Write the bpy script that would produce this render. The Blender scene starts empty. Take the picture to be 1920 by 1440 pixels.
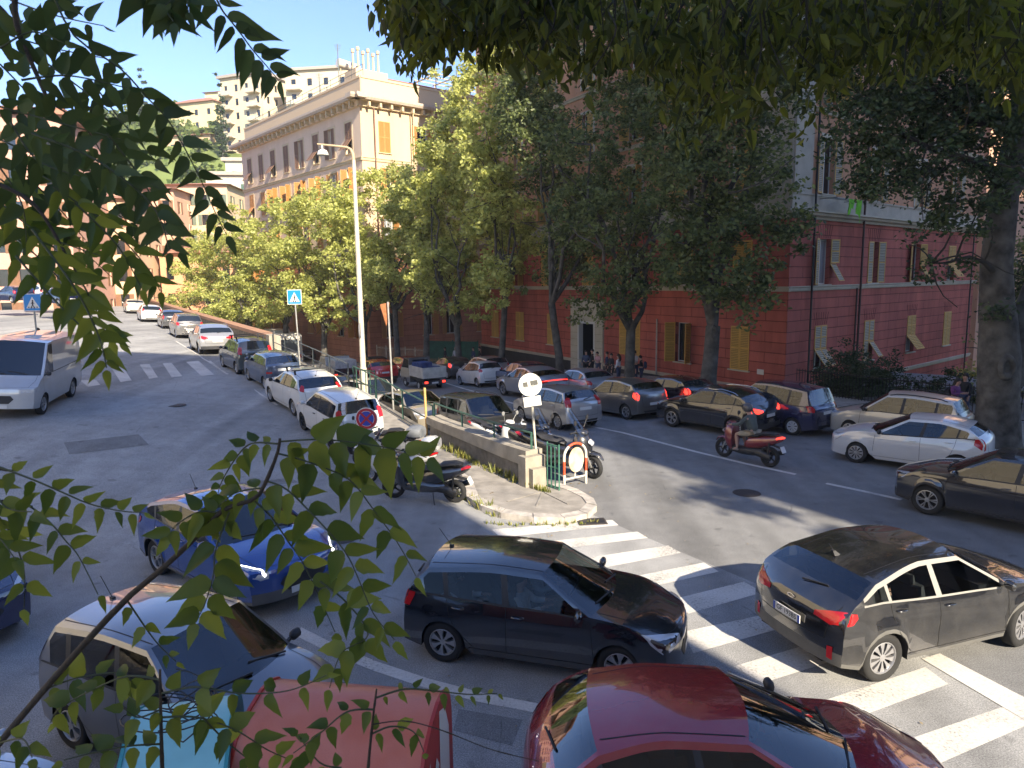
import bpy, bmesh, math, random
import numpy as np
from math import sin, cos, pi, radians, sqrt, atan2, exp
from mathutils import Vector, Matrix
from mathutils.bvhtree import BVHTree
from mathutils.geometry import delaunay_2d_cdt

SC = bpy.context.scene
COL = SC.collection
# ------------------------------------------------------------------ camera
CH = 5.3
FPX, PW, PH = 1331.0, 1920.0, 1440.0
PITCH = math.atan((720 - 525) / FPX)
ROLL = 0.015
fw = Vector((0, cos(PITCH), -sin(PITCH))); up0 = Vector((0, sin(PITCH), cos(PITCH))); rt0 = Vector((1, 0, 0))
rt = cos(ROLL) * rt0 - sin(ROLL) * up0
up = cos(ROLL) * up0 + sin(ROLL) * rt0
CAMP = Vector((0, 0, CH))
cam = bpy.data.cameras.new('camera'); camo = bpy.data.objects.new('camera', cam); COL.objects.link(camo)
camo.matrix_world = Matrix(((rt.x, up.x, -fw.x, 0), (rt.y, up.y, -fw.y, 0), (rt.z, up.z, -fw.z, CH), (0, 0, 0, 1)))
cam.sensor_width = 36; cam.lens = 36 * FPX / PW; cam.clip_start = 0.05; cam.clip_end = 3000
SC.camera = camo
cam.dof.use_dof = True; cam.dof.focus_distance = 16; cam.dof.aperture_fstop = 11
# ------------------------------------------------------------------ sky, sun, exposure
SUN_AZ = Vector((0.53, -0.85)).normalized(); SUN_EL = radians(31)
world = bpy.data.worlds.new('World'); SC.world = world; world.use_nodes = True
wn = world.node_tree; bg = wn.nodes['Background']
sky = wn.nodes.new('ShaderNodeTexSky'); sky.sky_type = 'NISHITA'; sky.sun_disc = False
sky.sun_elevation = SUN_EL; sky.sun_rotation = math.atan2(SUN_AZ.x, SUN_AZ.y)
sky.air_density = 1.0; sky.dust_density = 0.4; sky.ozone_density = 2.0
tn = wn.nodes.new('ShaderNodeMix'); tn.data_type = 'RGBA'; tn.blend_type = 'MULTIPLY'; tn.inputs[0].default_value = 1; tn.inputs[7].default_value = (.68, .745, .95, 1)
wn.links.new(sky.outputs[0], tn.inputs[6]); wn.links.new(tn.outputs[2], bg.inputs[0]); bg.inputs[1].default_value = 0.076
sl = bpy.data.lights.new('sun', 'SUN'); sl.energy = 3.2; sl.angle = radians(0.6); sl.color = (1.0, 0.87, 0.68)
so = bpy.data.objects.new('sun', sl); COL.objects.link(so)
sd = Vector((SUN_AZ.x * cos(SUN_EL), SUN_AZ.y * cos(SUN_EL), sin(SUN_EL)))
so.rotation_euler = sd.to_track_quat('Z', 'Y').to_euler(); so.location = (0, 0, 60)
SC.view_settings.view_transform = 'Standard'; SC.view_settings.look = 'None'
SC.view_settings.exposure = 2.05; SC.view_settings.gamma = 1.0
SC.cycles.max_bounces = 7; SC.cycles.transparent_max_bounces = 10; SC.cycles.caustics_reflective = False

# ------------------------------------------------------------------ pixel -> world helper, ground surfaces
def ray(x, y): return fw + (x - 960) / FPX * rt - (y - 720) / FPX * up
def at(x, y, d):                      # point at forward distance d (world y = d)
    x, y, d = float(x), float(y), float(d)
    r = ray(x, y); return CAMP + r * (d / r.y)
def gp(x, y, z=0.0):
    r = ray(x, y); return CAMP + r * ((z - CH) / r.z)
def lerp(v, xs, ys): return float(np.interp(v, xs, ys))
def smst(t): t = min(1, max(0, t)); return t * t * (3 - 2 * t)
P0 = Vector((0.57, 17.4)); EV = Vector((-0.54, 0.842)).normalized(); NV = Vector((EV.y, -EV.x))
def wp(t, w): return (P0.x + EV.x * t + NV.x * w, P0.y + EV.y * t + NV.y * w)
def tw(x, y): return ((x - P0.x) * EV.x + (y - P0.y) * EV.y, (x - P0.x) * NV.x + (y - P0.y) * NV.y)
def zup(x, y):
    s = -.5 * x + .866 * y; u = -.866 * x - .5 * y
    return lerp(s, [16, 20, 23, 26, 34, 41, 71, 108, 150, 220], [0, .12, .4, .7, 1.2, 1.55, 2.1, 2.9, 4.0, 6]) + .07 * min(9, max(0, u + 5)) * smst((s - 17) / 8)
def zlo(x, y):
    s = -.5 * x + .866 * y
    return lerp(s, [19, 33, 46, 56, 75, 120, 220], [0, -.6, -1.4, -2.1, -2.9, -3.4, -3.6])
def hit(x, y, f):
    r = ray(x, y); t = 3.0
    while t < 260:
        p = CAMP + r * t
        if p.z <= f(p.x, p.y): return Vector((p.x, p.y, f(p.x, p.y)))
        t += .03
    return CAMP + r * 100

# ------------------------------------------------------------------ mesh helper
class MB:
    def __init__(s): s.v = []; s.f = []; s.m = []; s.uv = None
    def add(s, vs, fs, m=0):
        b = len(s.v); s.v += [tuple(p) for p in vs]; s.f += [tuple(i + b for i in f) for f in fs]; s.m += [m] * len(fs)
    def box(s, c, size, rz=0, m=0, M=None):
        hx, hy, hz = size[0] / 2, size[1] / 2, size[2] / 2
        vs = [Vector((x, y, z)) for x in (-hx, hx) for y in (-hy, hy) for z in (-hz, hz)]
        if M is None: M = Matrix.Rotation(rz, 4, 'Z')
        vs = [M @ v + Vector(c) for v in vs]
        s.add(vs, [(0, 1, 3, 2), (4, 6, 7, 5), (0, 4, 5, 1), (2, 3, 7, 6), (0, 2, 6, 4), (1, 5, 7, 3)], m)
    def bar(s, a, b, w, h=None, m=0, upv=(0, 0, 1)):
        a = Vector(a); b = Vector(b); h = h or w; d = b - a; L = d.length
        if L < 1e-6: return
        d.normalize(); u = Vector(upv)
        if abs(d.dot(u)) > .98: u = Vector((1, 0, 0))
        r = d.cross(u).normalized(); u = r.cross(d)
        vs = [p + r * (i * w / 2) + u * (j * h / 2) for p in (a, b) for i, j in ((-1, -1), (1, -1), (1, 1), (-1, 1))]
        s.add(vs, [(3, 2, 1, 0), (4, 5, 6, 7), (0, 1, 5, 4), (1, 2, 6, 5), (2, 3, 7, 6), (3, 0, 4, 7)], m)
    def tube(s, pts, rad, n=8, m=0, cap=True, flat=None):
        pts = [Vector(p) for p in pts]
        if not isinstance(rad, (list, tuple)): rad = [rad] * len(pts)
        b = len(s.v); rv = None
        for i, p in enumerate(pts):
            d = (pts[min(i + 1, len(pts) - 1)] - pts[max(i - 1, 0)])
            if d.length < 1e-9: d = Vector((0, 0, 1))
            d.normalize()
            if rv is None:
                rv = d.cross(Vector((0, 0, 1)) if abs(d.z) < .95 else Vector((1, 0, 0))).normalized()
            else:
                rv = (rv - d * rv.dot(d)); rv = rv.normalized() if rv.length > 1e-6 else d.orthogonal().normalized()
            q = d.cross(rv)
            for k in range(n):
                a = 2 * pi * k / n
                s.v.append(tuple(p + rv * (cos(a) * rad[i]) + q * (sin(a) * rad[i])))
        for i in range(len(pts) - 1):
            for k in range(n):
                k2 = (k + 1) % n
                s.f.append((b + i * n + k, b + i * n + k2, b + (i + 1) * n + k2, b + (i + 1) * n + k)); s.m.append(m)
        if cap:
            s.f.append(tuple(b + k for k in range(n))[::-1]); s.m.append(m)
            e = b + (len(pts) - 1) * n; s.f.append(tuple(e + k for k in range(n))); s.m.append(m)
    def lathe(s, prof, c, axis='Y', n=24, m=0):       # prof: list (r, h) along axis
        b = len(s.v); c = Vector(c)
        for r, h in prof:
            for k in range(n):
                a = 2 * pi * k / n
                if axis == 'Y': s.v.append(tuple(c + Vector((r * cos(a), h, r * sin(a)))))
                elif axis == 'X': s.v.append(tuple(c + Vector((h, r * cos(a), r * sin(a)))))
                else: s.v.append(tuple(c + Vector((r * cos(a), r * sin(a), h))))
        for i in range(len(prof) - 1):
            for k in range(n):
                k2 = (k + 1) % n
                s.f.append((b + i * n + k, b + i * n + k2, b + (i + 1) * n + k2, b + (i + 1) * n + k)); s.m.append(m)
    def poly(s, pts, m=0): s.add(pts, [tuple(range(len(pts)))], m)
    def prism(s, pts, off, m=0):                       # extrude polygon pts by vector off
        n = len(pts); off = Vector(off); vs = [Vector(p) for p in pts] + [Vector(p) + off for p in pts]
        s.add(vs, [tuple(range(n))[::-1], tuple(range(n, 2 * n))] + [(i, (i + 1) % n, (i + 1) % n + n, i + n) for i in range(n)], m)
    def build(s, name, mats, parent=None, smooth=None, M=None, nrm=False):
        me = bpy.data.meshes.new(name); me.from_pydata(s.v, [], s.f)
        if not isinstance(mats, (list, tuple)): mats = [mats]
        for q in mats: me.materials.append(q)
        if len(mats) > 1: me.polygons.foreach_set('material_index', s.m)
        if s.uv:
            uvl = me.uv_layers.new(name='UVMap'); uvl.data.foreach_set('uv', s.uv)
        me.validate(); me.update()
        if nrm:
            bm = bmesh.new(); bm.from_mesh(me); bmesh.ops.recalc_face_normals(bm, faces=bm.faces); bm.to_mesh(me); bm.free()
        if smooth is not None:
            me.polygons.foreach_set('use_smooth', [True] * len(me.polygons))
            if smooth < 179: me.set_sharp_from_angle(angle=radians(smooth))
        o = bpy.data.objects.new(name, me); COL.objects.link(o)
        if parent is not None: o.parent = parent
        if M is not None: o.matrix_local = M
        return o
def empty(name, loc=(0, 0, 0), rz=0, M=None):
    o = bpy.data.objects.new(name, None); COL.objects.link(o); o.empty_display_size = .2
    if M is not None: o.matrix_world = M
    else: o.location = loc; o.rotation_euler = (0, 0, rz)
    return o
def tag(o, label=None, cat=None, group=None, kind=None):
    if label: o['label'] = label
    if cat: o['category'] = cat
    if group: o['group'] = group
    if kind: o['kind'] = kind
    return o
def copy_tree(o, parent=None):
    c = o.copy(); COL.objects.link(c)
    if parent is not None: c.parent = parent
    for ch in o.children: copy_tree(ch, c)
    return c

# ------------------------------------------------------------------ materials
MATS = {}
def nmat(name):
    m = bpy.data.materials.new(name); m.use_nodes = True; nt = m.node_tree
    return m, nt, nt.nodes['Principled BSDF']
def setp(b, **k):
    for n, v in k.items():
        n = n.replace('_', ' ')
        if n in b.inputs: b.inputs[n].default_value = v
def rgb(c): return (c[0], c[1], c[2], 1)
def basic(name, c, rough=.6, metal=0., var=.15, scale=6., bump=0., bscale=40., spec=.5, c2=None, coat=0., coords='Object', detail=5):
    if name in MATS: return MATS[name]
    m, nt, b = nmat(name); N = nt.nodes; Lk = nt.links
    setp(b, Roughness=rough, Metallic=metal, Specular_IOR_Level=spec, Coat_Weight=coat, Coat_Roughness=.04)
    tc = N.new('ShaderNodeTexCoord'); no = N.new('ShaderNodeTexNoise'); no.inputs['Scale'].default_value = scale; no.inputs['Detail'].default_value = detail
    Lk.new(tc.outputs[coords], no.inputs['Vector'])
    cr = N.new('ShaderNodeValToRGB'); cr.color_ramp.elements[0].position = .3; cr.color_ramp.elements[1].position = .7
    c2 = c2 or tuple(min(1, x * (1 + var)) for x in c)
    cr.color_ramp.elements[0].color = rgb(tuple(x * (1 - var) for x in c)); cr.color_ramp.elements[1].color = rgb(c2)
    Lk.new(no.outputs[0], cr.inputs[0]); Lk.new(cr.outputs[0], b.inputs['Base Color'])
    if bump:
        n2 = N.new('ShaderNodeTexNoise'); n2.inputs['Scale'].default_value = bscale; n2.inputs['Detail'].default_value = 6
        Lk.new(tc.outputs[coords], n2.inputs['Vector'])
        bp = N.new('ShaderNodeBump'); bp.inputs['Strength'].default_value = bump; bp.inputs['Distance'].default_value = .02
        Lk.new(n2.outputs[0], bp.inputs['Height']); Lk.new(bp.outputs[0], b.inputs['Normal'])
    MATS[name] = m; return m
def paint(name, c, metal=.0, rough=.22, dust=.12):
    if name in MATS: return MATS[name]
    m, nt, b = nmat(name); N = nt.nodes; Lk = nt.links
    setp(b, Metallic=metal, Roughness=rough, Coat_Weight=1.0, Coat_Roughness=.03, Coat_IOR=1.85, Specular_IOR_Level=.5)
    tc = N.new('ShaderNodeTexCoord'); no = N.new('ShaderNodeTexNoise'); no.inputs['Scale'].default_value = 2.2; no.inputs['Detail'].default_value = 9; no.inputs['Roughness'].default_value = .7
    Lk.new(tc.outputs['Object'], no.inputs['Vector'])
    mx = N.new('ShaderNodeMix'); mx.data_type = 'RGBA'; mx.inputs[6].default_value = rgb(c); mx.inputs[7].default_value = (.30, .28, .25, 1)
    mr = N.new('ShaderNodeMapRange'); mr.inputs[1].default_value = .45; mr.inputs[2].default_value = .8; mr.inputs[3].default_value = 0; mr.inputs[4].default_value = dust
    # dirt gathers low on the body
    sp = N.new('ShaderNodeSeparateXYZ'); Lk.new(tc.outputs['Object'], sp.inputs[0])
    lo = N.new('ShaderNodeMapRange'); lo.inputs[1].default_value = .55; lo.inputs[2].default_value = .15; lo.inputs[3].default_value = 0; lo.inputs[4].default_value = .16
    Lk.new(sp.outputs[2], lo.inputs[0])
    ad = N.new('ShaderNodeMath'); Lk.new(no.outputs[0], mr.inputs[0]); Lk.new(mr.outputs[0], ad.inputs[0]); Lk.new(lo.outputs[0], ad.inputs[1])
    Lk.new(ad.outputs[0], mx.inputs[0]); Lk.new(mx.outputs[2], b.inputs['Base Color'])
    MATS[name] = m; return m
def glassm(name, tint=.25, c=(.55, .6, .6), ior=2.05):
    if name in MATS: return MATS[name]
    m = bpy.data.materials.new(name); m.use_nodes = True; nt = m.node_tree; N = nt.nodes; Lk = nt.links; N.clear()
    o = N.new('ShaderNodeOutputMaterial'); mx = N.new('ShaderNodeMixShader'); t = N.new('ShaderNodeBsdfTransparent'); g = N.new('ShaderNodeBsdfGlossy')
    f = N.new('ShaderNodeFresnel'); f.inputs[0].default_value = ior
    t.inputs[0].default_value = (c[0] * tint, c[1] * tint, c[2] * tint, 1); g.inputs['Roughness'].default_value = .02; g.inputs[0].default_value = (.95, .97, 1, 1)
    Lk.new(f.outputs[0], mx.inputs[0]); Lk.new(t.outputs[0], mx.inputs[1]); Lk.new(g.outputs[0], mx.inputs[2]); Lk.new(mx.outputs[0], o.inputs[0])
    MATS[name] = m; return m
def simple(name, c, rough=.5, metal=0., coat=0., spec=.5, emis=None, estr=0, trans=0):
    if name in MATS: return MATS[name]
    m, nt, b = nmat(name); setp(b, Base_Color=rgb(c), Roughness=rough, Metallic=metal, Coat_Weight=coat, Specular_IOR_Level=spec)
    if emis: setp(b, Emission_Color=rgb(emis), Emission_Strength=estr)
    MATS[name] = m; return m
def leafm(name, c1, c2, trans=.45, rough=.5):
    if name in MATS: return MATS[name]
    m = bpy.data.materials.new(name); m.use_nodes = True; nt = m.node_tree; N = nt.nodes; Lk = nt.links; N.clear()
    o = N.new('ShaderNodeOutputMaterial'); b = N.new('ShaderNodeBsdfPrincipled'); t = N.new('ShaderNodeBsdfTranslucent'); mx = N.new('ShaderNodeMixShader')
    g = N.new('ShaderNodeNewGeometry'); cr = N.new('ShaderNodeValToRGB')
    cr.color_ramp.elements[0].color = rgb(c1); cr.color_ramp.elements[1].color = rgb(c2)
    Lk.new(g.outputs['Random Per Island'], cr.inputs[0])
    setp(b, Roughness=rough, Specular_IOR_Level=.4)
    Lk.new(cr.outputs[0], b.inputs['Base Color'])
    hs = N.new('ShaderNodeHueSaturation'); hs.inputs['Value'].default_value = 1.9; hs.inputs['Saturation'].default_value = 1.02; hs.inputs['Hue'].default_value = .485
    Lk.new(cr.outputs[0], hs.inputs['Color']); Lk.new(hs.outputs[0], t.inputs[0])
    mx.inputs[0].default_value = trans; Lk.new(b.outputs[0], mx.inputs[1]); Lk.new(t.outputs[0], mx.inputs[2]); Lk.new(mx.outputs[0], o.inputs[0])
    MATS[name] = m; return m

RUB = simple('rubber', (.018, .018, .018), .85); BLK = basic('black_plastic', (.022, .022, .024), .55, var=.2); DRK = simple('dark_inside', (.008, .008, .009), .9)
CHR = simple('bright_metal', (.62, .62, .62), .22, 1.); ALU = basic('wheel_silver', (.42, .42, .43), .38, .7, var=.08)
RED = simple('red_lens', (.42, .012, .015), .12, coat=.6); CLR = simple('clear_lens', (.55, .56, .58), .08, .3, coat=.6); ORA = simple('orange_lens', (.7, .2, .03), .15)
REDLIT = simple('red_lens_lit', (.8, .02, .02), .2, emis=(1, .05, .03), estr=.7)
PLATE = simple('number_plate', (.6, .6, .58), .45); BLUEP = simple('plate_blue', (.02, .06, .35), .4); INK = simple('black_ink', (.01, .01, .01), .6)
SEATM = basic('seat_cloth', (.06, .06, .065), .9, var=.2); GPL = basic('grey_plastic', (.11, .108, .10), .75, var=.12)
GLN = glassm('car_glass', .5); GLS = glassm('side_glass', .45, ior=1.72); GLC = glassm('clear_side_glass', .95, ior=1.4); GLT = glassm('tinted_glass', .07); GLF = simple('far_glass', (.012, .016, .02), .04, coat=.3, spec=.8)
LAMP = simple('white_lamp_lit', (.9, .9, .9), .2, emis=(1, .97, .9), estr=3.0)
# ================================================================== CARS
def hermite(keys, corners):
    n = len(keys)
    K = [tuple(float(a) for a in k) for k in keys]
    def f(t):
        i = min(int(t), n - 2); h = t - i; a, b = K[i], K[i + 1]; out = []
        for j in range(len(a)):
            d = b[j] - a[j]
            ma = d if (i == 0 or i in corners) else (b[j] - K[i - 1][j]) / 2
            mb = d if (i + 1 == n - 1 or i + 1 in corners) else (K[i + 2][j] - a[j]) / 2
            if d * ma <= 0: ma = 0
            if d * mb <= 0: mb = 0
            if abs(ma) > 2.6 * abs(d): ma = 2.6 * d
            if abs(mb) > 2.6 * abs(d): mb = 2.6 * d
            h2, h3 = h * h, h * h * h
            out.append((2 * h3 - 3 * h2 + 1) * a[j] + (h3 - 2 * h2 + h) * ma + (-2 * h3 + 3 * h2) * b[j] + (h3 - h2) * mb)
        return out
    return f

BASE = dict(L=4.0, W=1.70, H=1.47, wb=2.5, fo=.78, R=.31, sill=.20, nose=.60, hoodf=.74, hood=.93, cowl=1.0, cowlu=.98, cside=.22,
            wst=1.85, rr=.55, belt0=.88, belt1=.98, glb=.14, tail=.86, inset=.19, tailz=.60, rearb=.14,
            wins=[(1.28, 2.28), (2.36, 3.2), (3.26, 3.55)], clad=False, seat=True, cf=.24, cr=.14, tum=.02, drop=.10, rglow=.84)
def car(label, cat, group, pos, ang, spec, pm, zf, detail=2, name='parked_car', glass=None, rear='vertical', rims='cap', ncap=7, opts=()):
    S = dict(BASE); S.update(spec)
    L, W, H, wb, fo, R = S['L'], S['W'], S['H'], S['wb'], S['fo'], S['R']; hw = W / 2
    # ---- placement on sloping ground
    c, s_ = cos(ang), sin(ang)
    def g(dx, dy): X = pos[0] + c * dx - s_ * dy; Y = pos[1] + s_ * dx + c * dy; return Vector((X, Y, zf(X, Y)))
    fx = g(wb / 2, 0) - g(-wb / 2, 0); ly = g(0, .7) - g(0, -.7); fx.normalize(); nz = fx.cross(ly).normalized(); ly = nz.cross(fx)
    o = (g(wb / 2, 0) + g(-wb / 2, 0)) / 2
    M = Matrix(((fx.x, ly.x, nz.x, o.x), (fx.y, ly.y, nz.y, o.y), (fx.z, ly.z, nz.z, o.z), (0, 0, 0, 1)))
    root = empty(name, M=M); tag(root, label, cat, group)
    X0 = wb / 2 + fo                                      # x of nose
    # ---- key curves (ub, zb, ur, zr, uc, zc)
    tb = L - S['glb']
    K = [(0, S['nose'] - .02, 0, S['nose'] - .01, 0, S['nose']),
         (.03, S['hoodf'] - .07, .03, S['hoodf'] - .03, .03, S['hoodf'] - .02),
         (.16, S['hoodf'] - .03, .17, S['hoodf'] + .0, .15, S['hoodf'] + .035),
         (.62, S['belt0'] - .05, .62, S['hood'] - .045, .58, S['hood']),
         (S['cowlu'] + S['cside'], S['belt0'], S['cowlu'] + S['cside'], S['belt0'] + .05, S['cowlu'], S['cowl']),
         (S['wst'] - .12, S['belt0'] + .03, S['wst'] + .10, H - .085, S['wst'], H - .025),
         (S['wst'] + .75, S['belt0'] * .5 + S['belt1'] * .5, S['wst'] + .8, H - .06, S['wst'] + .75, H),
         (L - S['rr'] - .15, S['belt1'] - .01, L - S['rr'] - .06, H - S['drop'] - .055, L - S['rr'], H - S['drop']),
         (tb - .03, S['belt1'] - .02, tb - .02, S['belt1'] + .025, tb, S['belt1'] + .05),
         (L - .035, S['tail'] - .12, L - .035, S['tail'] - .06, L - .03, S['tail'] - .02),
         (L, S['tailz'] - .03, L, S['tailz'] - .015, L, S['tailz'])]
    F = hermite(K, {0, 4, 5, 7, 8, 10})
    # ---- columns
    ts = set()
    nseg = [2, 2, 4, 4, 5, 5, 6, 4, 3, 3] if detail >= 1 else [1, 1, 2, 2, 3, 2, 3, 2, 1, 1]
    for i, n in enumerate(nseg):
        for k in range(n): ts.add(round(i + k / n, 5))
    ts.add(10.0)
    def tof(u):
        a, b = 0., 10.
        for _ in range(40):
            m = (a + b) / 2
            if F(m)[0] < u: a = m
            else: b = m
        return (a + b) / 2
    AR = R * 1.17
    for uw in (fo, fo + wb):
        na = 9 if detail >= 1 else 5
        for k in range(na + 1):
            u = uw - AR * cos(pi * k / na)
            if 0.02 < u < L - .02: ts.add(tof(u))
    wt = []
    for a, b in S['wins']:
        ta, tb_ = tof(a), tof(b); wt.append((ta, tb_)); ts.add(ta); ts.add(tb_)
    ts = sorted(ts); T = [ts[0]]
    keep = set(x for p in wt for x in p) | set(float(i) for i in range(11))
    for t in ts[1:]:
        if t - T[-1] < .012:
            if t in keep and T[-1] not in keep: T[-1] = t
            elif t in keep: T.append(t)
            continue
        T.append(t)
    def width(u):
        a = max(0, (.7 - u) / .7); b = max(0, (u - L + .6) / .6)
        return hw * (1 - .05 * a * a - .045 * b * b)
    def yprof(z, u, zb):
        q = (z - S['sill']) / max(.05, (S['belt0'] + .02 - S['sill'])); q = min(1.1, max(0, q))
        y = .955 + .045 * sin(min(1, q / .55) * pi / 2) - .035 * max(0, (q - .72) / .28) ** 1.5
        y -= .012 * exp(-((q - .42) / .05) ** 2) * (1 if .9 < u < L - .8 else 0)
        return y * width(u)
    def zbot(u):
        z = S['sill'] + .05 * max(0, 1 - u / .35) + .08 * max(0, 1 - (L - u) / .4)
        for uw in (fo, fo + wb):
            d = abs(u - uw)
            if d < AR: z = max(z, R - .01 + sqrt(max(0, AR * AR - d * d)) * .99)
        return z
    NB = 7; NT = 5
    def warp(u, y):
        r = abs(y) / hw
        return u + S['cf'] * r ** 3 * max(0, 1 - u / .95) ** 1.4 - S['cr'] * r ** 3 * max(0, 1 - (L - u) / .6) ** 1.4
    def P(u, y, z): return Vector((X0 - warp(u, y), y, z))
    rows = []
    for t in T:
        ub, zb, ur, zr, uc, zc = F(t)
        z0 = zbot(ub); ring = []
        flare = 0
        for uw in (fo, fo + wb): flare = max(flare, exp(-((ub - uw) / (AR * .95)) ** 4))
        for j in range(NB + 1):
            z = z0 if j == 0 else (z0 + .055 + (zb - z0 - .055) * ((j - 1) / (NB - 1)) ** .9)
            if zb - z0 < .12: z = z0 + (zb - z0) * j / NB
            y = yprof(z, ub, zb)
            if j <= 2: y += (.022 if S['clad'] else .010) * flare + (.012 if S['clad'] and j < 2 else 0)
            ring.append((ub, y, z))
        yb = ring[-1][1]; yr = width(ur) - (S['inset'] * smst((zr - zb) / (H - .95)) + .02)
        Lc = sqrt((zr - zb) ** 2 + (ur - ub) ** 2 + (yr - yb) ** 2)
        fb, ft = (.03 / Lc, 1 - .062 / Lc) if Lc > .14 else (.3, .6)
        for fr in (fb, ft, 1):
            bul = .018 * sin(pi * fr) * smst(Lc / .4)
            ring.append((ub + (ur - ub) * fr, yb + (yr - yb) * fr + bul, zb + (zr - zb) * fr))
        for k in range(1, NT + 1):
            q = [0, .07, .3, .58, .82, 1.0][k]; r = 1 - q
            ring.append((ur + (uc - ur) * (1 - r * r), yr * r, zr + (zc - zr) * (1 - r ** 2.4)))
        rows.append((t, ring, Lc))
    NR = NB + 1 + 3 + NT                                   # points per half ring; last = centre
    V = []; idx = {}
    def vid(i, j, sd):
        if j == NR - 1: sd = 1
        k = (i, j, sd)
        if k not in idx:
            u, y, z = rows[i][1][j]; idx[k] = len(V); V.append(P(u, y * sd, z))
        return idx[k]
    body = []; glassparts = {}; bm_ = []
    nC = len(T)
    for i in range(nC - 1):
        tm = (T[i] + T[i + 1]) / 2
        for j in range(NR - 1):
            for sd in (1, -1):
                q = (vid(i, j, sd), vid(i + 1, j, sd), vid(i + 1, j + 1, sd), vid(i, j + 1, sd))
                if sd < 0: q = q[::-1]
                key = None
                if j == NB + 1 and rows[i][2] > .14 and rows[i + 1][2] > .14:
                    for w_, (a, b) in enumerate(wt):
                        if a - 1e-6 < tm < b + 1e-6: key = ('side_window', w_, sd)
                if j >= NB + 4 and 4 <= tm < 5: key = ('windscreen', 0, 0)
                if j >= NB + 4 and 7.0 < tm < 7 + S['rglow'] and 'noglassrear' not in opts: key = ('rear_window', 0, 0)
                if key: glassparts.setdefault(key, []).append(q)
                else:
                    m = 0
                    if S['clad'] and j < 1: m = 1
                    if S['clad'] and j < 2 and (tm < .6 or tm > 9.2 or abs(T[i] - 5.5) < 1.6) and False: m = 1
                    if j in (NB,) and 4.2 < tm < 8 and 'whitetrim' not in opts: m = 1
                    if j in (NB, NB + 2) and 4.2 < tm < 7.6 and 'whitetrim' in opts: m = 2
                    if j == NB + 1 and 4.3 < tm < 7.4 and wt[0][0] < tm < wt[-1][1]: m = 2 if 'whitetrim' in opts else 1
                    body.append(q); bm_.append(m)
    # end caps
    for ci, sg in ((0, 1), (nC - 1, -1)):
        top = []
        for j in range(NB, NR): top.append((j, 1))
        for j in range(NR - 2, NB - 1, -1): top.append((j, -1))
        ids_prev = None
        ring = rows[ci][1]; zb = ring[NB][2]; z0 = ring[0][2]
        for j in range(NB, -1, -1):
            u, y, z = ring[j]; cur = []
            for (k, sd) in top:
                if j == NB: cur.append(vid(ci, k, sd))
                elif (k, sd) == top[0]: cur.append(vid(ci, j, 1))
                elif (k, sd) == top[-1]: cur.append(vid(ci, j, -1))
                else:
                    yy = ring[k][1] / ring[NB][1] * y * sd
                    V.append(P(u, yy, z + (ring[k][2] - zb) * (j / NB) ** 3)); cur.append(len(V) - 1)
            if ids_prev:
                for a in range(len(cur) - 1):
                    q = (ids_prev[a], ids_prev[a + 1], cur[a + 1], cur[a])
                    body.append(q if sg > 0 else q[::-1]); bm_.append(1 if (S['clad'] and j < 3) else 0)
            ids_prev = cur
    # flange into the wheel wells, inner well wall, floor
    for sd in (1, -1):
        fl = []
        for i in range(nC):
            u, y, z = rows[i][1][0]; V.append(P(u, sd * (hw - .30), z)); fl.append(len(V) - 1)
        lowr = []
        for i in range(nC):
            u, y, z = rows[i][1][0]; V.append(P(u, sd * (hw - .30), min(z, S['sill'] + .06))); lowr.append(len(V) - 1)
        for i in range(nC - 1):
            body.append((vid(i, 0, sd), fl[i], fl[i + 1], vid(i + 1, 0, sd))); bm_.append(3)
            body.append((fl[i], lowr[i], lowr[i + 1], fl[i + 1])); bm_.append(3)
        if sd == 1: keepl = lowr
        else:
            for i in range(nC - 1): body.append((keepl[i], lowr[i], lowr[i + 1], keepl[i + 1])); bm_.append(3)
    mb = MB(); mb.v = [tuple(v) for v in V]; mb.f = body; mb.m = bm_
    trim2 = simple('pale_trim', (.27, .265, .245), .4)
    bo = mb.build('body', [pm, GPL if 'greyclad' in opts else BLK, trim2, DRK], root, smooth=32, nrm=False)
    allv = [Vector(v) for v in mb.v]; allf = [f for f, m in zip(body, bm_) if m != 3] + [f for fs in glassparts.values() for f in fs]
    bvh = BVHTree.FromPolygons(allv, allf)
    gm = glass or (GLN if detail >= 2 else GLF)
    for (nm, w_, sd), fs in glassparts.items():
        used = sorted(set(i for f in fs for i in f)); mp = {a: k for k, a in enumerate(used)}
        g_ = MB(); g_.v = [tuple(V[a]) for a in used]; g_.f = [tuple(mp[a] for a in f) for f in fs]; g_.m = [0] * len(fs)
        gmm = gm
        if detail >= 2 and glass is None and nm == 'side_window': gmm = GLC if 'clearglass' in opts else GLS
        g_.build(nm, gmm, root, smooth=60)
    # ---- decals snapped on the body
    cen = Vector((0, 0, H * .45))
    def snap(p, off):
        loc, nr, _, _ = bvh.find_nearest(p)
        if nr.dot(p - cen) < 0: nr = -nr
        return loc + nr * off
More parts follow.
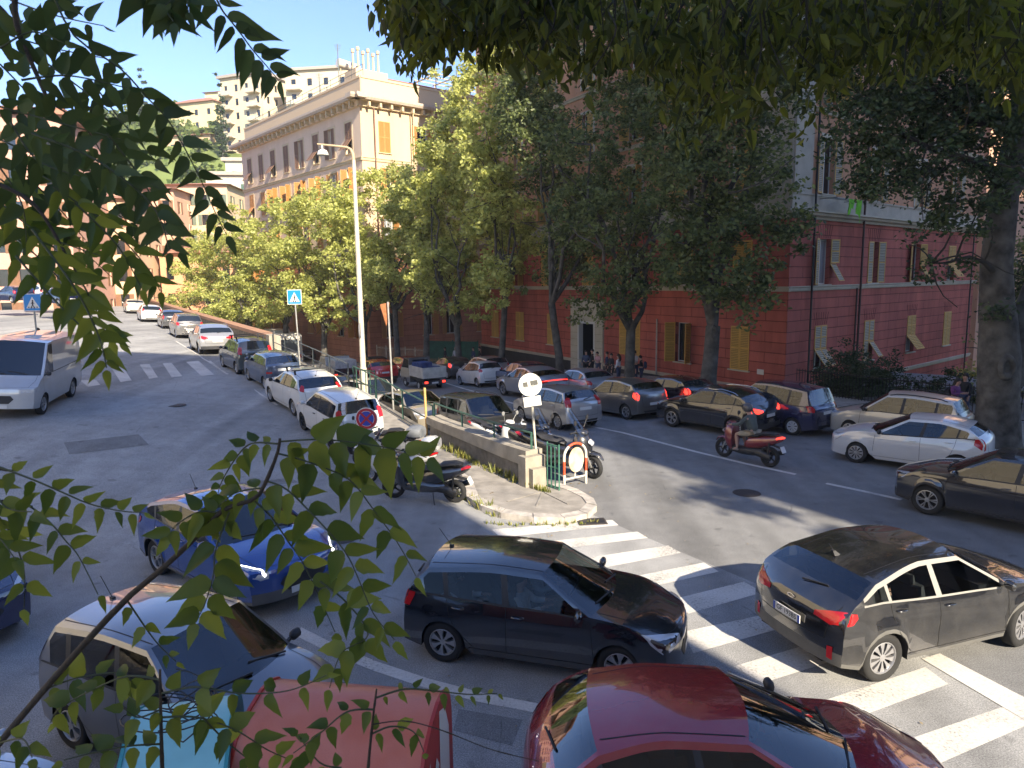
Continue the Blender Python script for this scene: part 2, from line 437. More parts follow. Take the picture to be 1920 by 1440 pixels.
    def decal(nm, pts, mt, off=.006, res=.05, mirror=True, par=None):
        for sd in ((1, -1) if mirror else (1,)):
            pp = [Vector((p[0], p[1] * sd, p[2])) for p in pts]
            c0 = sum(pp, Vector()) / len(pp); nn = Vector()
            for a in range(len(pp)): nn += (pp[a] - c0).cross(pp[(a + 1) % len(pp)] - c0)
            nn.normalize(); ax = nn.orthogonal().normalized(); ay = nn.cross(ax)
            p2 = [Vector(((p - c0).dot(ax), (p - c0).dot(ay))) for p in pp]; ed = []
            pts2 = []
            for a in range(len(p2)):
                b = p2[(a + 1) % len(p2)]; nn_ = max(1, int((b - p2[a]).length / res))
                for k in range(nn_): pts2.append(p2[a] + (b - p2[a]) * k / nn_)
            ne = len(pts2); ed = [(a, (a + 1) % ne) for a in range(ne)]
            xs = [p.x for p in p2]; ys = [p.y for p in p2]
            x = min(xs) + res * .7
            while x < max(xs):
                y = min(ys) + res * .7
                while y < max(ys): pts2.append(Vector((x, y))); y += res
                x += res
            vo, _, fo_, _, _, _ = delaunay_2d_cdt(pts2, ed, [tuple(range(ne))], 1, 1e-5)
            d_ = MB(); d_.v = [tuple(snap(c0 + ax * v.x + ay * v.y, off)) for v in vo]; d_.f = [tuple(f) for f in fo_]; d_.m = [0] * len(d_.f)
            if d_.f: d_.build(nm, mt, par or root, smooth=60)
    def strip(mbx, pts, w, off=.003, sds=(1, -1), m=0):
        for sd in sds:
            pp = []; P_ = [Vector((p[0], p[1] * sd, p[2])) for p in pts]
            for a in range(len(P_) - 1):
                n_ = max(1, int((P_[a + 1] - P_[a]).length / .07))
                for k in range(n_): pp.append(P_[a] + (P_[a + 1] - P_[a]) * k / n_)
            pp.append(P_[-1]); vs = []
            for a, p in enumerate(pp):
                loc, nr, _, _ = bvh.find_nearest(p)
                if nr.dot(p - cen) < 0: nr = -nr
                tg = (pp[min(a + 1, len(pp) - 1)] - pp[max(a - 1, 0)]).normalized(); q = nr.cross(tg).normalized() * (w / 2)
                vs += [loc + nr * off - q, loc + nr * off + q]
            mbx.add(vs, [(2 * a, 2 * a + 1, 2 * a + 3, 2 * a + 2) for a in range(len(pp) - 1)], m)
    xf = X0; xr = X0 - L
    # head lights
    hz = S['hoodf']
    hl = S.get('hl') or [(xf - .10, .42, hz - .10), (xf - .05, .46, hz + .0), (xf - .34, hw - .10, hz + .09), (xf - .55, hw, hz + .10), (xf - .40, hw, hz - .04), (xf - .2, hw - .05, hz - .13)]
    decal('headlight', hl, CLR if 'darklamp' not in opts else simple('dark_lamp', (.06, .06, .07), .1, coat=.6), .006)
    # tail lights
    bz = S['tail']
    tl = S.get('tl') or [(xr + .02, hw - .16, bz - .1), (xr + .02, hw - .2, bz + .04), (xr + .1, hw - .14, bz + .13), (xr + .32, hw, bz + .1), (xr + .22, hw, bz - .09)]
    tl = [(xr + p[0], p[1], p[2]) if S.get('tl') else p for p in tl]
    decal('tail_light', tl, REDLIT if 'brake' in opts else RED, .008)
    if detail >= 1:
        decal('grille', [(xf, -.36, S['nose'] - .02), (xf, -.44, S['nose'] - .13), (xf, -.3, S['nose'] - .27), (xf, .3, S['nose'] - .27), (xf, .44, S['nose'] - .13), (xf, .36, S['nose'] - .02)], BLK, .005, mirror=False)
        pzr = S.get('platez', .62)
        decal('number_plate', [(xr - .05, -.26, pzr - .055), (xr - .05, .26, pzr - .055), (xr - .05, .26, pzr + .055), (xr - .05, -.26, pzr + .055)], PLATE, .012, mirror=False)
        decal('number_plate', [(xf + .05, -.26, .36), (xf + .05, .26, .36), (xf + .05, .26, .47), (xf + .05, -.26, .47)], PLATE, .014, mirror=False)
        if not S['clad']:
            decal('bumper_strip', [(xr, -.5, .3), (xr, .5, .3), (xr, .56, .38), (xr, -.56, .38)], BLK, .006, mirror=False)
        # seams
        sm_ = MB(); ws = S['wins']
        def bz_(u): return F(tof(u))[1]
        ud = [ws[0][0] - .12] + [(ws[k][1] + ws[k + 1][0]) / 2 for k in range(min(2, len(ws) - 1))]
        for k, u in enumerate(ud):
            zt = bz_(max(.9, u)) - .005; x = X0 - u
            if k == 2: strip(sm_, [(x, hw, zt), (x + .02, hw, zt - .15), (x + .12, hw, max(R + AR * .72, .5)), (x + .36, hw, S['sill'] + .12)], .008)
            else: strip(sm_, [(x, hw, zt), (x + (.05 if k == 0 else 0), hw, S['sill'] + .1)], .008)
        strip(sm_, [(X0 - ud[0] + .05, hw, S['sill'] + .09), (X0 - ud[-1] + .3, hw, S['sill'] + .09)], .008)
        # bonnet gap
        strip(sm_, [(X0 - S['cowlu'] - .12, hw - .16, S['belt0'] + .08), (xf - .6, hw - .15, S['hood']), (xf - .22, hw - .22, hz + .06), (xf - .12, .42, hz + .05), (xf - .05, 0.0, hz + .0)], .008)
        # tailgate gap
        strip(sm_, [(xr + S['glb'], hw - .17, S['belt1']), (xr + .04, hw - .22, S['tail'] - .04), (xr, hw - .28, S['tailz'] - .08), (xr, 0, S['tailz'] - .09)], .009)
        if detail >= 2:
            for sd in (1, -1):
                gp_ = []
                for k in range(9):
                    u = S['wst'] + .03 + (L - S['rr'] - .1 - S['wst']) * k / 8; q_ = F(tof(u)); gp_.append((X0 - u, sd * (width(u) - S['inset'] - .10), H - .05))
                strip(sm_, gp_, .014, .002, (1,))
        sm_.build('door_gap', INK, root)
        hd = MB()
        for k in range(1, len(ud)):
            x = X0 - ud[k] + .17; z = bz_(ud[k]) - .12
            for sd in (1, -1):
                p = snap(Vector((x, sd * hw, z)), .022)
                hb = MB(); hb.tube([p + Vector((.085, -sd * .012, 0)), p + Vector((.06, sd * .006, 0)), p + Vector((-.06, sd * .006, .004)), p + Vector((-.085, -sd * .012, .004))], [.010, .014, .014, .010], 6)
                hb.build('door_handle', CHR if 'chromehandle' in opts else (BLK if 'blackhandle' in opts else pm), root, smooth=60)
    # mirrors
    for sd in (1, -1):
        mm = MB(); x = X0 - S['wins'][0][0] - .03; z = S['belt0'] + .10
        prof = [(.0, .0), (.055, .02), (.07, .06), (.06, .14), (.0, .165)]
        mm.lathe([(r * .9, h) for r, h in prof], (0, 0, 0), 'Y', 10)
        mm.v = [(p[0] * .85 + .02 + x, sd * (p[1] + hw + .015), p[2] * 1.1 + z) for p in mm.v]
        mm.bar((x, sd * (hw - .05), z - .06), (x, sd * (hw + .06), z - .02), .04, .03)
        mm.build('mirror', BLK if ('blackmirror' in opts) else pm, root, smooth=50)
    # wheels
    wm = {'cap': ALU, 'alloy': ALU, 'dark': simple('dark_rim', (.05, .05, .055), .35, .6), 'white': simple('hubcap_white', (.62, .62, .60), .4)}[rims if rims in ('dark', 'white') else 'cap']
    ns = 24 if detail >= 2 else (16 if detail == 1 else 12)
    for wi, (x, sd) in enumerate([(wb / 2, 1), (wb / 2, -1), (-wb / 2, 1), (-wb / 2, -1)]):
        tw_ = .20; yc = hw - .125
        st = S.get('steer', 0) if x > 0 else 0
        Mw = Matrix.Translation((x, sd * yc, R)) @ Matrix.Rotation(st, 4, 'Z') @ Matrix.Rotation(.3 * wi, 4, 'Y')
        wr = empty('wheel'); wr.parent = root; wr.matrix_local = Mw
        ty = MB(); r0 = R * .66
        ty.lathe([(r0, -tw_ / 2 + .02), (R * .80, -tw_ / 2), (R * .94, -tw_ / 2 + .008), (R, -tw_ / 2 + .035), (R, tw_ / 2 - .035), (R * .94, tw_ / 2 - .008), (R * .80, tw_ / 2), (r0, tw_ / 2 - .02), (r0, -tw_ / 2 + .02)], (0, 0, 0), 'Y', ns)
        ty.build('tyre', RUB, wr, smooth=50)
        rm = MB(); yo = sd * (tw_ / 2 - .028)
        rm.lathe([(r0, yo + sd * .012), (r0 * .94, yo + sd * .016), (r0 * .9, yo), (r0 * .88, yo - sd * .03)], (0, 0, 0), 'Y', ns)
        rm.lathe([(r0 * .9, yo - sd * .05), (.0, yo - sd * .05)], (0, 0, 0), 'Y', ns, 1)
        rm.lathe([(R * .16, yo - .05 * sd), (R * .15, yo + sd * .004), (0, yo + sd * .01)], (0, 0, 0), 'Y', 12)
        n = ncap; wd = {'cap': .62, 'white': .74, 'alloy': .30, 'dark': .30}.get(rims, .5) * 2 * pi / n
        for k in range(n):
            a = 2 * pi * k / n
            def pt(r, da, dy): return (r * cos(a + da), yo + dy * sd, r * sin(a + da))
            for (d0, d1, s0) in (((-wd * .5, wd * .5, 0),) if rims in ('cap', 'white') else ((-wd * .75, -wd * .25, .3), (wd * .25, wd * .75, -.3))):
                ra, rb = r0 * .15, r0 * .91
                am = (d0 + d1) / 2; hwid = (d1 - d0) / 2; a0 = am * .25
                vs = [pt(ra, a0 - hwid * 1.1, .0), pt(ra, a0 + hwid * 1.1, .0), pt(rb * .6, am * .8 + hwid * .75, .004), pt(rb, am + hwid, .0), pt(rb, am - hwid, .0), pt(rb * .6, am * .8 - hwid * .75, .004)]
                vs += [(p[0] * .99, p[1] - sd * .045, p[2] * .99) for p in vs]
                rm.add(vs, [(0, 1, 2, 5), (5, 2, 3, 4), (0, 5, 11, 6), (5, 4, 10, 11), (1, 7, 8, 2), (2, 8, 9, 3)])
        rm.build('rim', [wm, DRK], wr, smooth=35)
    # interior
    if detail >= 2 and S['seat']:
        def seat(x, y, w=.5):
            s1 = MB(); 
            s1.box((x + .12, y, .46), (.5, w, .16)); 
            Mr = Matrix.Rotation(radians(-16), 4, 'Y'); s1.box((x - .16, y, .76), (.13, w * .94, .62), M=Mr)
            for dy in ((0,) if w < .8 else (-w / 3, w / 3)): s1.box((x - .27, y + dy, min(1.10, H - .38)), (.09, .26, .17), M=Mr)
            s1.build('seat', SEATM, root)
        xs_ = X0 - S['wst'] - .35
        seat(xs_, .36); seat(xs_, -.36); seat(xs_ - .82, 0, 1.15)
        d_ = MB(); d_.box((X0 - S['cowlu'] - .36, 0, S['belt0'] - .08), (.42, W - .34, .22)); d_.build('dashboard', BLK, root)
        w_ = MB(); cx, cy, cz = xs_ + .52, S.get('drv', .36), .84
        pts = [(cx + .09 * sin(a), cy + .18 * cos(a), cz + .16 * sin(a)) for a in [2 * pi * k / 20 for k in range(21)]]
        w_.tube(pts, .014, 6, cap=False); w_.bar((cx - .0, cy - .17, cz), (cx, cy + .17, cz), .02, .04); w_.bar((cx, cy, cz), (cx + .3, cy, cz - .1), .05); w_.build('steering_wheel', BLK, root)
    if detail >= 1:
        wp_ = MB()
        for y0, y1 in ((-.02, -.55), (.55, .04)):
            a = snap(Vector((X0 - S['cowlu'] - .02 - .1 * abs(y0), y0, S['cowl'] + .03)), .02); b = snap(Vector((X0 - S['cowlu'] - .16, y1, S['cowl'] + .06)), .012)
            wp_.bar(a, b, .018, .02)
        wp_.build('wiper', BLK, root)
        rw = MB(); a = snap(Vector((xr + S['glb'] + .02, .0, S['belt1'] + .07)), .025); b = snap(Vector((xr + S['glb'] + .1, -.38, S['belt1'] + .12)), .014)
        rw.bar(a, b, .016, .018)
        if 'norearwiper' not in opts: rw.build('wiper', BLK, root)
    if detail >= 1 and 'antenna' in opts:
        an = MB(); p = snap(Vector((X0 - (L - S['rr'] - .15), 0, H)), 0)
        if 'fin' in opts:
            an.prism([p + Vector((.06, -.03, 0)), p + Vector((-.05, -.03, 0)), p + Vector((-.06, -.0, .07)), p + Vector((-.02, -.0, .07))], (0, .05, 0))
            an.tube([p + Vector((-.03, 0, .05)), p + Vector((-.14, 0, .19))], .005, 5)
        else:
            an.box(p + Vector((0, 0, .01)), (.06, .04, .03)); an.tube([p + Vector((0, 0, .01)), p + Vector((-.19, .0, .26))], .005, 5)
        an.build('antenna', BLK, root)
    if 'rails' in opts:
        for sd in (1, -1):
            rl = MB(); pts = []
            for k in range(9):
                u = S['wst'] + .15 + (L - S['rr'] - .2 - S['wst'] - .15) * k / 8
                pts.append(snap(Vector((X0 - u, sd * (hw - .2), H - .05)), .05 if 0 < k < 8 else .0))
            rl.tube(pts, .016, 6); rl.build('roof_rail', BLK if 'blackrails' in opts else CHR, root, smooth=60)
    if 'crossbars' in opts:
        for u in (S['wst'] + .35, S['wst'] + 1.15):
            rl = MB(); rl.bar((X0 - u, -hw + .1, H + .10), (X0 - u, hw - .1, H + .10), .05, .03)
            for sd in (1, -1): rl.bar((X0 - u, sd * (hw - .22), H - .06), (X0 - u, sd * (hw - .2), H + .1), .05, .07)
            rl.build('roof_bar', BLK if 'blackrails' in opts else CHR, root)
    if 'spoiler' in opts:
        sp = MB(); x = X0 - (L - S['rr']); z = H - S['drop']
        sp.prism([(x + .12, -hw + .27, z - .005), (x - .16, -hw + .29, z - .045), (x - .16, -hw + .29, z - .075), (x + .05, -hw + .27, z - .06)], (0, W - .56, 0)); sp.build('spoiler', pm, root, smooth=30)
    car.snap = snap; car.decal = decal; car.strip = strip; car.X0 = X0; car.S = S; car.bvh = bvh
    return root
def from_wheel(px_pos, ang, spec, which='RR'):
    """centre of the car from the ground contact of one wheel (outer face)"""
    S = dict(BASE); S.update(spec); sx = -1 if which[1] == 'R' else 1; sy = 1 if which[0] == 'L' else -1
    # which: side (L/R) + end (F front / R rear)
    lx = sx * S['wb'] / 2; ly = sy * (S['W'] / 2 - .03)
    return (px_pos[0] - (cos(ang) * lx - sin(ang) * ly), px_pos[1] - (sin(ang) * lx + cos(ang) * ly))
# ================================================================== GROUND
def asphalt(name, c, worn=(.13, .125, .115), patch=True):
    m, nt, b = nmat(name); N = nt.nodes; Lk = nt.links
    setp(b, Roughness=.86, Specular_IOR_Level=.35)
    tc = N.new('ShaderNodeTexCoord')
    def noise(s, d=6, r=.6):
        n = N.new('ShaderNodeTexNoise'); n.inputs['Scale'].default_value = s; n.inputs['Detail'].default_value = d; n.inputs['Roughness'].default_value = r
        Lk.new(tc.outputs['Object'], n.inputs['Vector']); return n
    big = noise(.22); med = noise(1.7, 8, .7); fine = noise(55, 3, .8); vf = noise(130, 2, .9)
    cr = N.new('ShaderNodeValToRGB'); e = cr.color_ramp.elements
    e[0].position = .32; e[0].color = rgb(tuple(x * .68 for x in c)); e[1].position = .66; e[1].color = rgb(tuple(x * 1.28 for x in c))
    mm = N.new('ShaderNodeMath'); mm.operation = 'MULTIPLY_ADD'; mm.inputs[1].default_value = .45
    Lk.new(med.outputs[0], mm.inputs[0]); m3 = N.new('ShaderNodeMath'); m3.operation = 'MULTIPLY'; m3.inputs[1].default_value = .55
    Lk.new(big.outputs[0], m3.inputs[0]); Lk.new(m3.outputs[0], mm.inputs[2]); Lk.new(mm.outputs[0], cr.inputs[0])
    # grit
    mx = N.new('ShaderNodeMix'); mx.data_type = 'RGBA'; mx.blend_type = 'MULTIPLY'; mx.inputs[0].default_value = 1
    gr = N.new('ShaderNodeValToRGB'); gr.color_ramp.elements[0].position = .35; gr.color_ramp.elements[0].color = (.55, .55, .55, 1); gr.color_ramp.elements[1].position = .66; gr.color_ramp.elements[1].color = (1.5, 1.48, 1.42, 1)
    Lk.new(fine.outputs[0], gr.inputs[0]); Lk.new(cr.outputs[0], mx.inputs[6]); Lk.new(gr.outputs[0], mx.inputs[7])
    # stains and worn lanes
    sn = noise(2.6, 2, .5); sr = N.new('ShaderNodeMapRange'); sr.inputs[1].default_value = .66; sr.inputs[2].default_value = .74; sr.inputs[3].default_value = 1; sr.inputs[4].default_value = .72
    Lk.new(sn.outputs[0], sr.inputs[0])
    mpl = N.new('ShaderNodeMapping'); mpl.inputs['Rotation'].default_value = (0, 0, radians(-31)); mpl.inputs['Scale'].default_value = (.95, .05, 1); Lk.new(tc.outputs['Object'], mpl.inputs[0])
    ln = N.new('ShaderNodeTexNoise'); ln.inputs['Scale'].default_value = 1.0; ln.inputs['Detail'].default_value = 3; Lk.new(mpl.outputs[0], ln.inputs['Vector'])
    lr = N.new('ShaderNodeMapRange'); lr.inputs[1].default_value = .35; lr.inputs[2].default_value = .65; lr.inputs[3].default_value = .80; lr.inputs[4].default_value = 1.14; Lk.new(ln.outputs[0], lr.inputs[0])
    ml = N.new('ShaderNodeMath'); ml.operation = 'MULTIPLY'; Lk.new(sr.outputs[0], ml.inputs[0]); Lk.new(lr.outputs[0], ml.inputs[1])
    c3 = N.new('ShaderNodeCombineColor')
    for k in range(3): Lk.new(ml.outputs[0], c3.inputs[k])
    m4 = N.new('ShaderNodeMix'); m4.data_type = 'RGBA'; m4.blend_type = 'MULTIPLY'; m4.inputs[0].default_value = 1; Lk.new(mx.outputs[2], m4.inputs[6]); Lk.new(c3.outputs[0], m4.inputs[7]); mx = m4
    # cracks
    vo = N.new('ShaderNodeTexVoronoi'); vo.feature = 'DISTANCE_TO_EDGE'; vo.inputs['Scale'].default_value = .35
    wv = N.new('ShaderNodeMix'); wv.data_type = 'RGBA'; wv.inputs[0].default_value = .12
    Lk.new(tc.outputs['Object'], wv.inputs[6]); n5 = noise(1.3, 6); Lk.new(n5.outputs['Color'], wv.inputs[7]); Lk.new(wv.outputs[2], vo.inputs['Vector'])
    ck = N.new('ShaderNodeMapRange'); ck.inputs[1].default_value = .0; ck.inputs[2].default_value = .005; ck.inputs[3].default_value = .68; ck.inputs[4].default_value = 1
    cm = noise(.5, 3); ca = N.new('ShaderNodeMapRange'); ca.inputs[1].default_value = .5; ca.inputs[2].default_value = .56; ca.inputs[3].default_value = .05; ca.inputs[4].default_value = 0
    Lk.new(cm.outputs[0], ca.inputs[0]); cd = N.new('ShaderNodeMath'); cd.operation = 'ADD'; Lk.new(vo.outputs['Distance'], cd.inputs[0]); Lk.new(ca.outputs[0], cd.inputs[1]); Lk.new(cd.outputs[0], ck.inputs[0])
    m2 = N.new('ShaderNodeMix'); m2.data_type = 'RGBA'; m2.blend_type = 'MULTIPLY'; m2.inputs[0].default_value = 1
    Lk.new(mx.outputs[2], m2.inputs[6]); cmb = N.new('ShaderNodeCombineColor')
    for k in range(3): Lk.new(ck.outputs[0], cmb.inputs[k])
    Lk.new(cmb.outputs[0], m2.inputs[7]); Lk.new(m2.outputs[2], b.inputs['Base Color'])
    bp = N.new('ShaderNodeBump'); bp.inputs['Strength'].default_value = .5; bp.inputs['Distance'].default_value = .006
    Lk.new(vf.outputs[0], bp.inputs['Height']); Lk.new(bp.outputs[0], b.inputs['Normal'])
    return m
ASPH = asphalt('asphalt_worn', (.29, .295, .30)); ASPH2 = asphalt('asphalt_dark', (.185, .188, .192))
PAVE = basic('pavement_stone', (.27, .25, .22), .85, var=.25, scale=3, bump=.3); KERB = basic('kerb_granite', (.40, .37, .33), .8, var=.3, scale=5, bump=.4, bscale=20)
CONC = basic('old_concrete', (.17, .155, .13), .92, var=.45, scale=2.5, bump=.6, bscale=14); CREAMC = basic('cement_coping', (.30, .27, .215), .85, var=.2, scale=3, bump=.2)
EARTH = basic('garden_soil', (.05, .055, .03), .95, var=.4, scale=2)

def grid_sheet(name, mat, f, t0, t1, w0, w1, dt, dw, z=0.0, kind='structure', tvals=None, wvals=None):
    tv = tvals or list(np.arange(t0, t1 + 1e-6, dt)); wv = wvals or list(np.arange(w0, w1 + 1e-6, dw))
    vs = []; fs = []; nw = len(wv)
    for t in tv:
        for w in wv:
            x, y = wp(t, w); vs.append((x, y, f(x, y) + z))
    for i in range(len(tv) - 1):
        for j in range(nw - 1): fs.append((i * nw + j, i * nw + j + 1, (i + 1) * nw + j + 1, (i + 1) * nw + j))
    m = MB(); m.add(vs, fs); o = m.build(name, mat, smooth=180)
    if kind: tag(o, kind=kind)
    return o
tv = [-40, -30, -22] + list(np.arange(-18, 60, 1.5)) + list(np.arange(60, 215, 6))
grid_sheet('road_upper', ASPH, zup, 0, 0, 0, 0, 1, 1, tvals=tv, wvals=[-90, -60, -40, -28] + list(np.arange(-20, -0.01, 1.25)) + [0])
grid_sheet('road_lower', ASPH2, zlo, 0, 0, 0, 0, 1, 1, tvals=tv, wvals=[0] + list(np.arange(1.5, 18, 1.5)) + [18, 20, 24, 30])
# far ground sheet below everything, reaching the horizon
m = MB(); m.poly([(-2500, -400, -9), (2500, -400, -9), (2500, 2500, -9), (-2500, 2500, -9)]); tag(m.build('ground', basic('far_ground', (.09, .10, .06), .95, var=.3, scale=.05)), kind='structure')

def sheet_poly(pts, f, z, res=.5):
    """flat polygon in plan draped over surface f"""
    p2 = [Vector((p[0], p[1])) for p in pts]; out = []
    for a in range(len(p2)):
        b = p2[(a + 1) % len(p2)]; n = max(1, int((b - p2[a]).length / res))
        for k in range(n): out.append(p2[a] + (b - p2[a]) * k / n)
    ne = len(out); xs = [p.x for p in p2]; ys = [p.y for p in p2]
    X = min(xs) + res * .6
    while X < max(xs):
        Y = min(ys) + res * .6
        while Y < max(ys): out.append(Vector((X, Y))); Y += res
        X += res
    vo, _, fo, _, _, _ = delaunay_2d_cdt(out, [(a, (a + 1) % ne) for a in range(ne)], [tuple(range(ne))], 1, 1e-5)
    return [(v.x, v.y, f(v.x, v.y) + z) for v in vo], [tuple(q) for q in fo]
def slab(name, pts, f, h, mats, parent=None, res=.6, kerbw=.28):
    """raised slab with vertical kerb faces; material 0 top, 1 sides+edge"""
    mb = MB(); vs, fs = sheet_poly(pts, f, h, res); mb.add(vs, fs, 0)
    n = len(pts)
    for a in range(n):
        p, q = Vector(pts[a]), Vector(pts[(a + 1) % n]); k = max(1, int((q - p).length / res))
        for i in range(k):
            u = p + (q - p) * i / k; v = p + (q - p) * (i + 1) / k
            mb.add([(u.x, u.y, f(*u) - .1), (v.x, v.y, f(*v) - .1), (v.x, v.y, f(*v) + h), (u.x, u.y, f(*u) + h)], [(0, 1, 2, 3)], 1)
    return mb.build(name, mats, parent, nrm=True)
# ---- painted markings
def paintm():
    m, nt, b = nmat('road_paint'); N = nt.nodes; Lk = nt.links; setp(b, Roughness=.75)
    tc = N.new('ShaderNodeTexCoord'); n1 = N.new('ShaderNodeTexNoise'); n1.inputs['Scale'].default_value = 26; n1.inputs['Detail'].default_value = 8; n1.inputs['Roughness'].default_value = .75
    n2 = N.new('ShaderNodeTexNoise'); n2.inputs['Scale'].default_value = 1.1; n2.inputs['Detail'].default_value = 5
    ad = N.new('ShaderNodeMath'); ad.operation = 'MULTIPLY_ADD'; ad.inputs[1].default_value = .55
    Lk.new(tc.outputs['Object'], n1.inputs[0]); Lk.new(tc.outputs['Object'], n2.inputs[0]); Lk.new(n2.outputs[0], ad.inputs[0]); Lk.new(n1.outputs[0], ad.inputs[2])
    cr = N.new('ShaderNodeValToRGB'); e = cr.color_ramp.elements; e[0].position = .60; e[0].color = (.19, .185, .175, 1); e[1].position = .70; e[1].color = (.50, .48, .44, 1)
    e2 = cr.color_ramp.elements.new(.95); e2.color = (.66, .64, .6, 1)
    Lk.new(ad.outputs[0], cr.inputs[0]); Lk.new(cr.outputs[0], b.inputs['Base Color']); return m, e
RP, _e = paintm()
def mark(name, pts, f=lambda x, y: 0, z=.004, mat=None, res=.6):
    mb = MB(); vs, fs = sheet_poly(pts, f, z, res); mb.add(vs, fs); o = mb.build(name, mat or RP); tag(o, kind='structure'); return o
def gpt(p, f=None):
    v = hit(p[0], p[1], f) if f else gp(*p); return (v.x, v.y)
for q in [[(922, 993), (1148, 975), (1160, 985), (938, 1008)], [(1005, 1018), (1195, 997), (1215, 1009), (1040, 1030)],
          [(1085, 1049), (1253, 1023), (1277, 1037), (1125, 1066)], [(1160, 1087), (1320, 1055), (1348, 1072), (1195, 1106)],
          [(1250, 1127), (1395, 1091), (1430, 1111), (1290, 1151)], [(1280, 1185), (1455, 1148), (1500, 1168), (1300, 1225)],
          [(1375, 1250), (1500, 1213), (1560, 1240), (1430, 1281)], [(1520, 1322), (1735, 1251), (1778, 1283), (1590, 1352)],
          [(1650, 1405), (1920, 1312), (1960, 1345), (1720, 1450)]]:
    mark('crossing_stripe', [gpt(p) for p in q])
mark('crossing_edge_line', [gpt(p) for p in [(1728, 1236), (1762, 1226), (1990, 1345), (1950, 1368)]], z=.009)
pts = [(560, 1195), (620, 1225), (700, 1258), (800, 1291), (900, 1317), (1000, 1336), (1080, 1350)]
for a, b in zip(pts[:-1], pts[1:]): pass
A_ = [gpt(p) for p in pts]; B_ = [gpt((p[0] + 4, p[1] - 19 + i * .3)) for i, p in enumerate(pts)]
mark('bay_line', A_ + B_[::-1], res=.3)
def linemark(name, pp, w, f, z=.004):
    P_ = [Vector(gpt(p, f)) for p in pp]; out = []; o2 = []
    for i, p in enumerate(P_):
        d = (P_[min(i + 1, len(P_) - 1)] - P_[max(0, i - 1)]).normalized(); n = Vector((-d.y, d.x)) * w / 2; out.append(tuple(p + n)); o2.append(tuple(p - n))
    mark(name, out + o2[::-1], f, z, res=.8)
linemark('lane_line', [(700, 676), (745, 690), (800, 707), (870, 729), (950, 753), (1110, 800), (1300, 846), (1400, 870), (1492, 890)], .15, zlo)
linemark('lane_line', [(1549, 907), (1620, 922), (1690, 937)], .15, zlo)
linemark('lane_line', [(1795, 955), (1870, 970)], .13, zlo)
for q in [[(349, 679), (372, 677), (402, 703), (378, 706)], [(305, 682), (322, 681), (342, 706), (322, 708)], [(262, 684), (280, 683), (296, 708), (280, 711)], [(208, 689), (230, 688), (247, 714), (226, 717)], [(150, 714), (180, 713), (188, 722), (165, 726)], [(389, 678), (398, 676), (440, 701), (425, 703)]]:
    o = mark('far_crossing_stripe', [gpt(p, zup) for p in q], zup, .012)
linemark('bay_edge', [(330, 640), (380, 672), (440, 708), (520, 760)], .10, zup, .010)

for pp_, f_, mt_ in (([(300, 900), (520, 880), (560, 905), (330, 930)], zup, ASPH2), ([(1180, 905), (1320, 925), (1290, 945), (1150, 922)], zlo, ASPH2), ([(120, 830), (260, 815), (280, 835), (130, 852)], zup, ASPH2), ([(860, 1330), (980, 1352), (960, 1400), (850, 1372)], flat0 if False else zup, ASPH2)):
    mark('asphalt_patch', [gpt(q, f_) for q in pp_], f_, .003, mat=mt_)
for px_, f_, lab_ in (((640, 1010), zup, 'round iron manhole cover in the upper street behind the blue crossover'), ((1400, 925), zlo, 'round iron manhole cover in the lower street below the lane line'), ((330, 760), zup, 'round iron manhole cover in the middle of the upper street')):
    c = hit(*px_, f_); m = MB(); m.lathe([(.34, .006), (.30, .010), (.0, .010)], (0, 0, 0), 'Z', 24); o = m.build('manhole_cover', basic('iron', (.08, .07, .065), .7, .6)); o.location = c; tag(o, lab_, 'manhole cover')
# ---- manhole, drain
m = MB(); c = gp(1110, 979); m.box((c.x, c.y, .012), (.62, .4, .02), .1); m.box((c.x, c.y, .020), (.54, .3, .012), .1, 1)
o = m.build('drain_cover', [basic('iron', (.08, .07, .065), .7, .6), BLK]); tag(o, 'rusty iron drain cover at the head of the near crossing by the traffic island', 'drain cover')

# ---- island pavement and its kerb
isl = [(-1.35, 18.3), (-1.12, 16.6), (-.75, 15.9), (-.3, 15.38), (.42, 15.0), (1.1, 14.92), (1.62, 15.2), (1.9, 15.75), (1.88, 16.3), (1.6, 17.0), (1.15, 17.62), (.8, 17.95)]
for t in np.arange(1, 26, 2.0): isl.append(wp(t, .0))
isl.append(wp(26, 0))
isl.append(wp(26, -.8))
for t in (22, 18, 14, 10, 7, 5.5): isl.append(wp(t, -1.25 - .55 * max(0, (9 - t) / 9)))
tip = isl[:12]
o = slab('pavement', isl, zup, .13, [PAVE, KERB], res=.5); tag(o, kind='structure')
# kerb stones round the tip: one by one
kp = [Vector(p) for p in [(-1.9, 19.6)] + isl[:11]]
seg = []; 
for a in range(len(kp) - 1):
    n = max(1, round((kp[a + 1] - kp[a]).length / .72))
    for k in range(n): seg.append((kp[a] + (kp[a + 1] - kp[a]) * k / n, kp[a] + (kp[a + 1] - kp[a]) * (k + 1) / n))
kb = MB(); random.seed(3); cc = Vector((.4, 17.0))
for p, q in seg:
    p2 = p + (cc - p).normalized() * .27; q2 = q + (cc - q).normalized() * .27; e = (q - p) * .02
    po = p - (cc - p).normalized() * .015; qo = q - (cc - q).normalized() * .015; dz = random.uniform(-.008, .008)
    z0 = zup(p.x, p.y)
    kb.prism([(po.x + e.x, po.y + e.y, z0 - .05), (qo.x - e.x, qo.y - e.y, z0 - .05), (q2.x - e.x, q2.y - e.y, z0 - .05), (p2.x + e.x, p2.y + e.y, z0 - .05)], (0, 0, .195 + dz))
o = kb.build('kerb', KERB); tag(o, kind='structure')
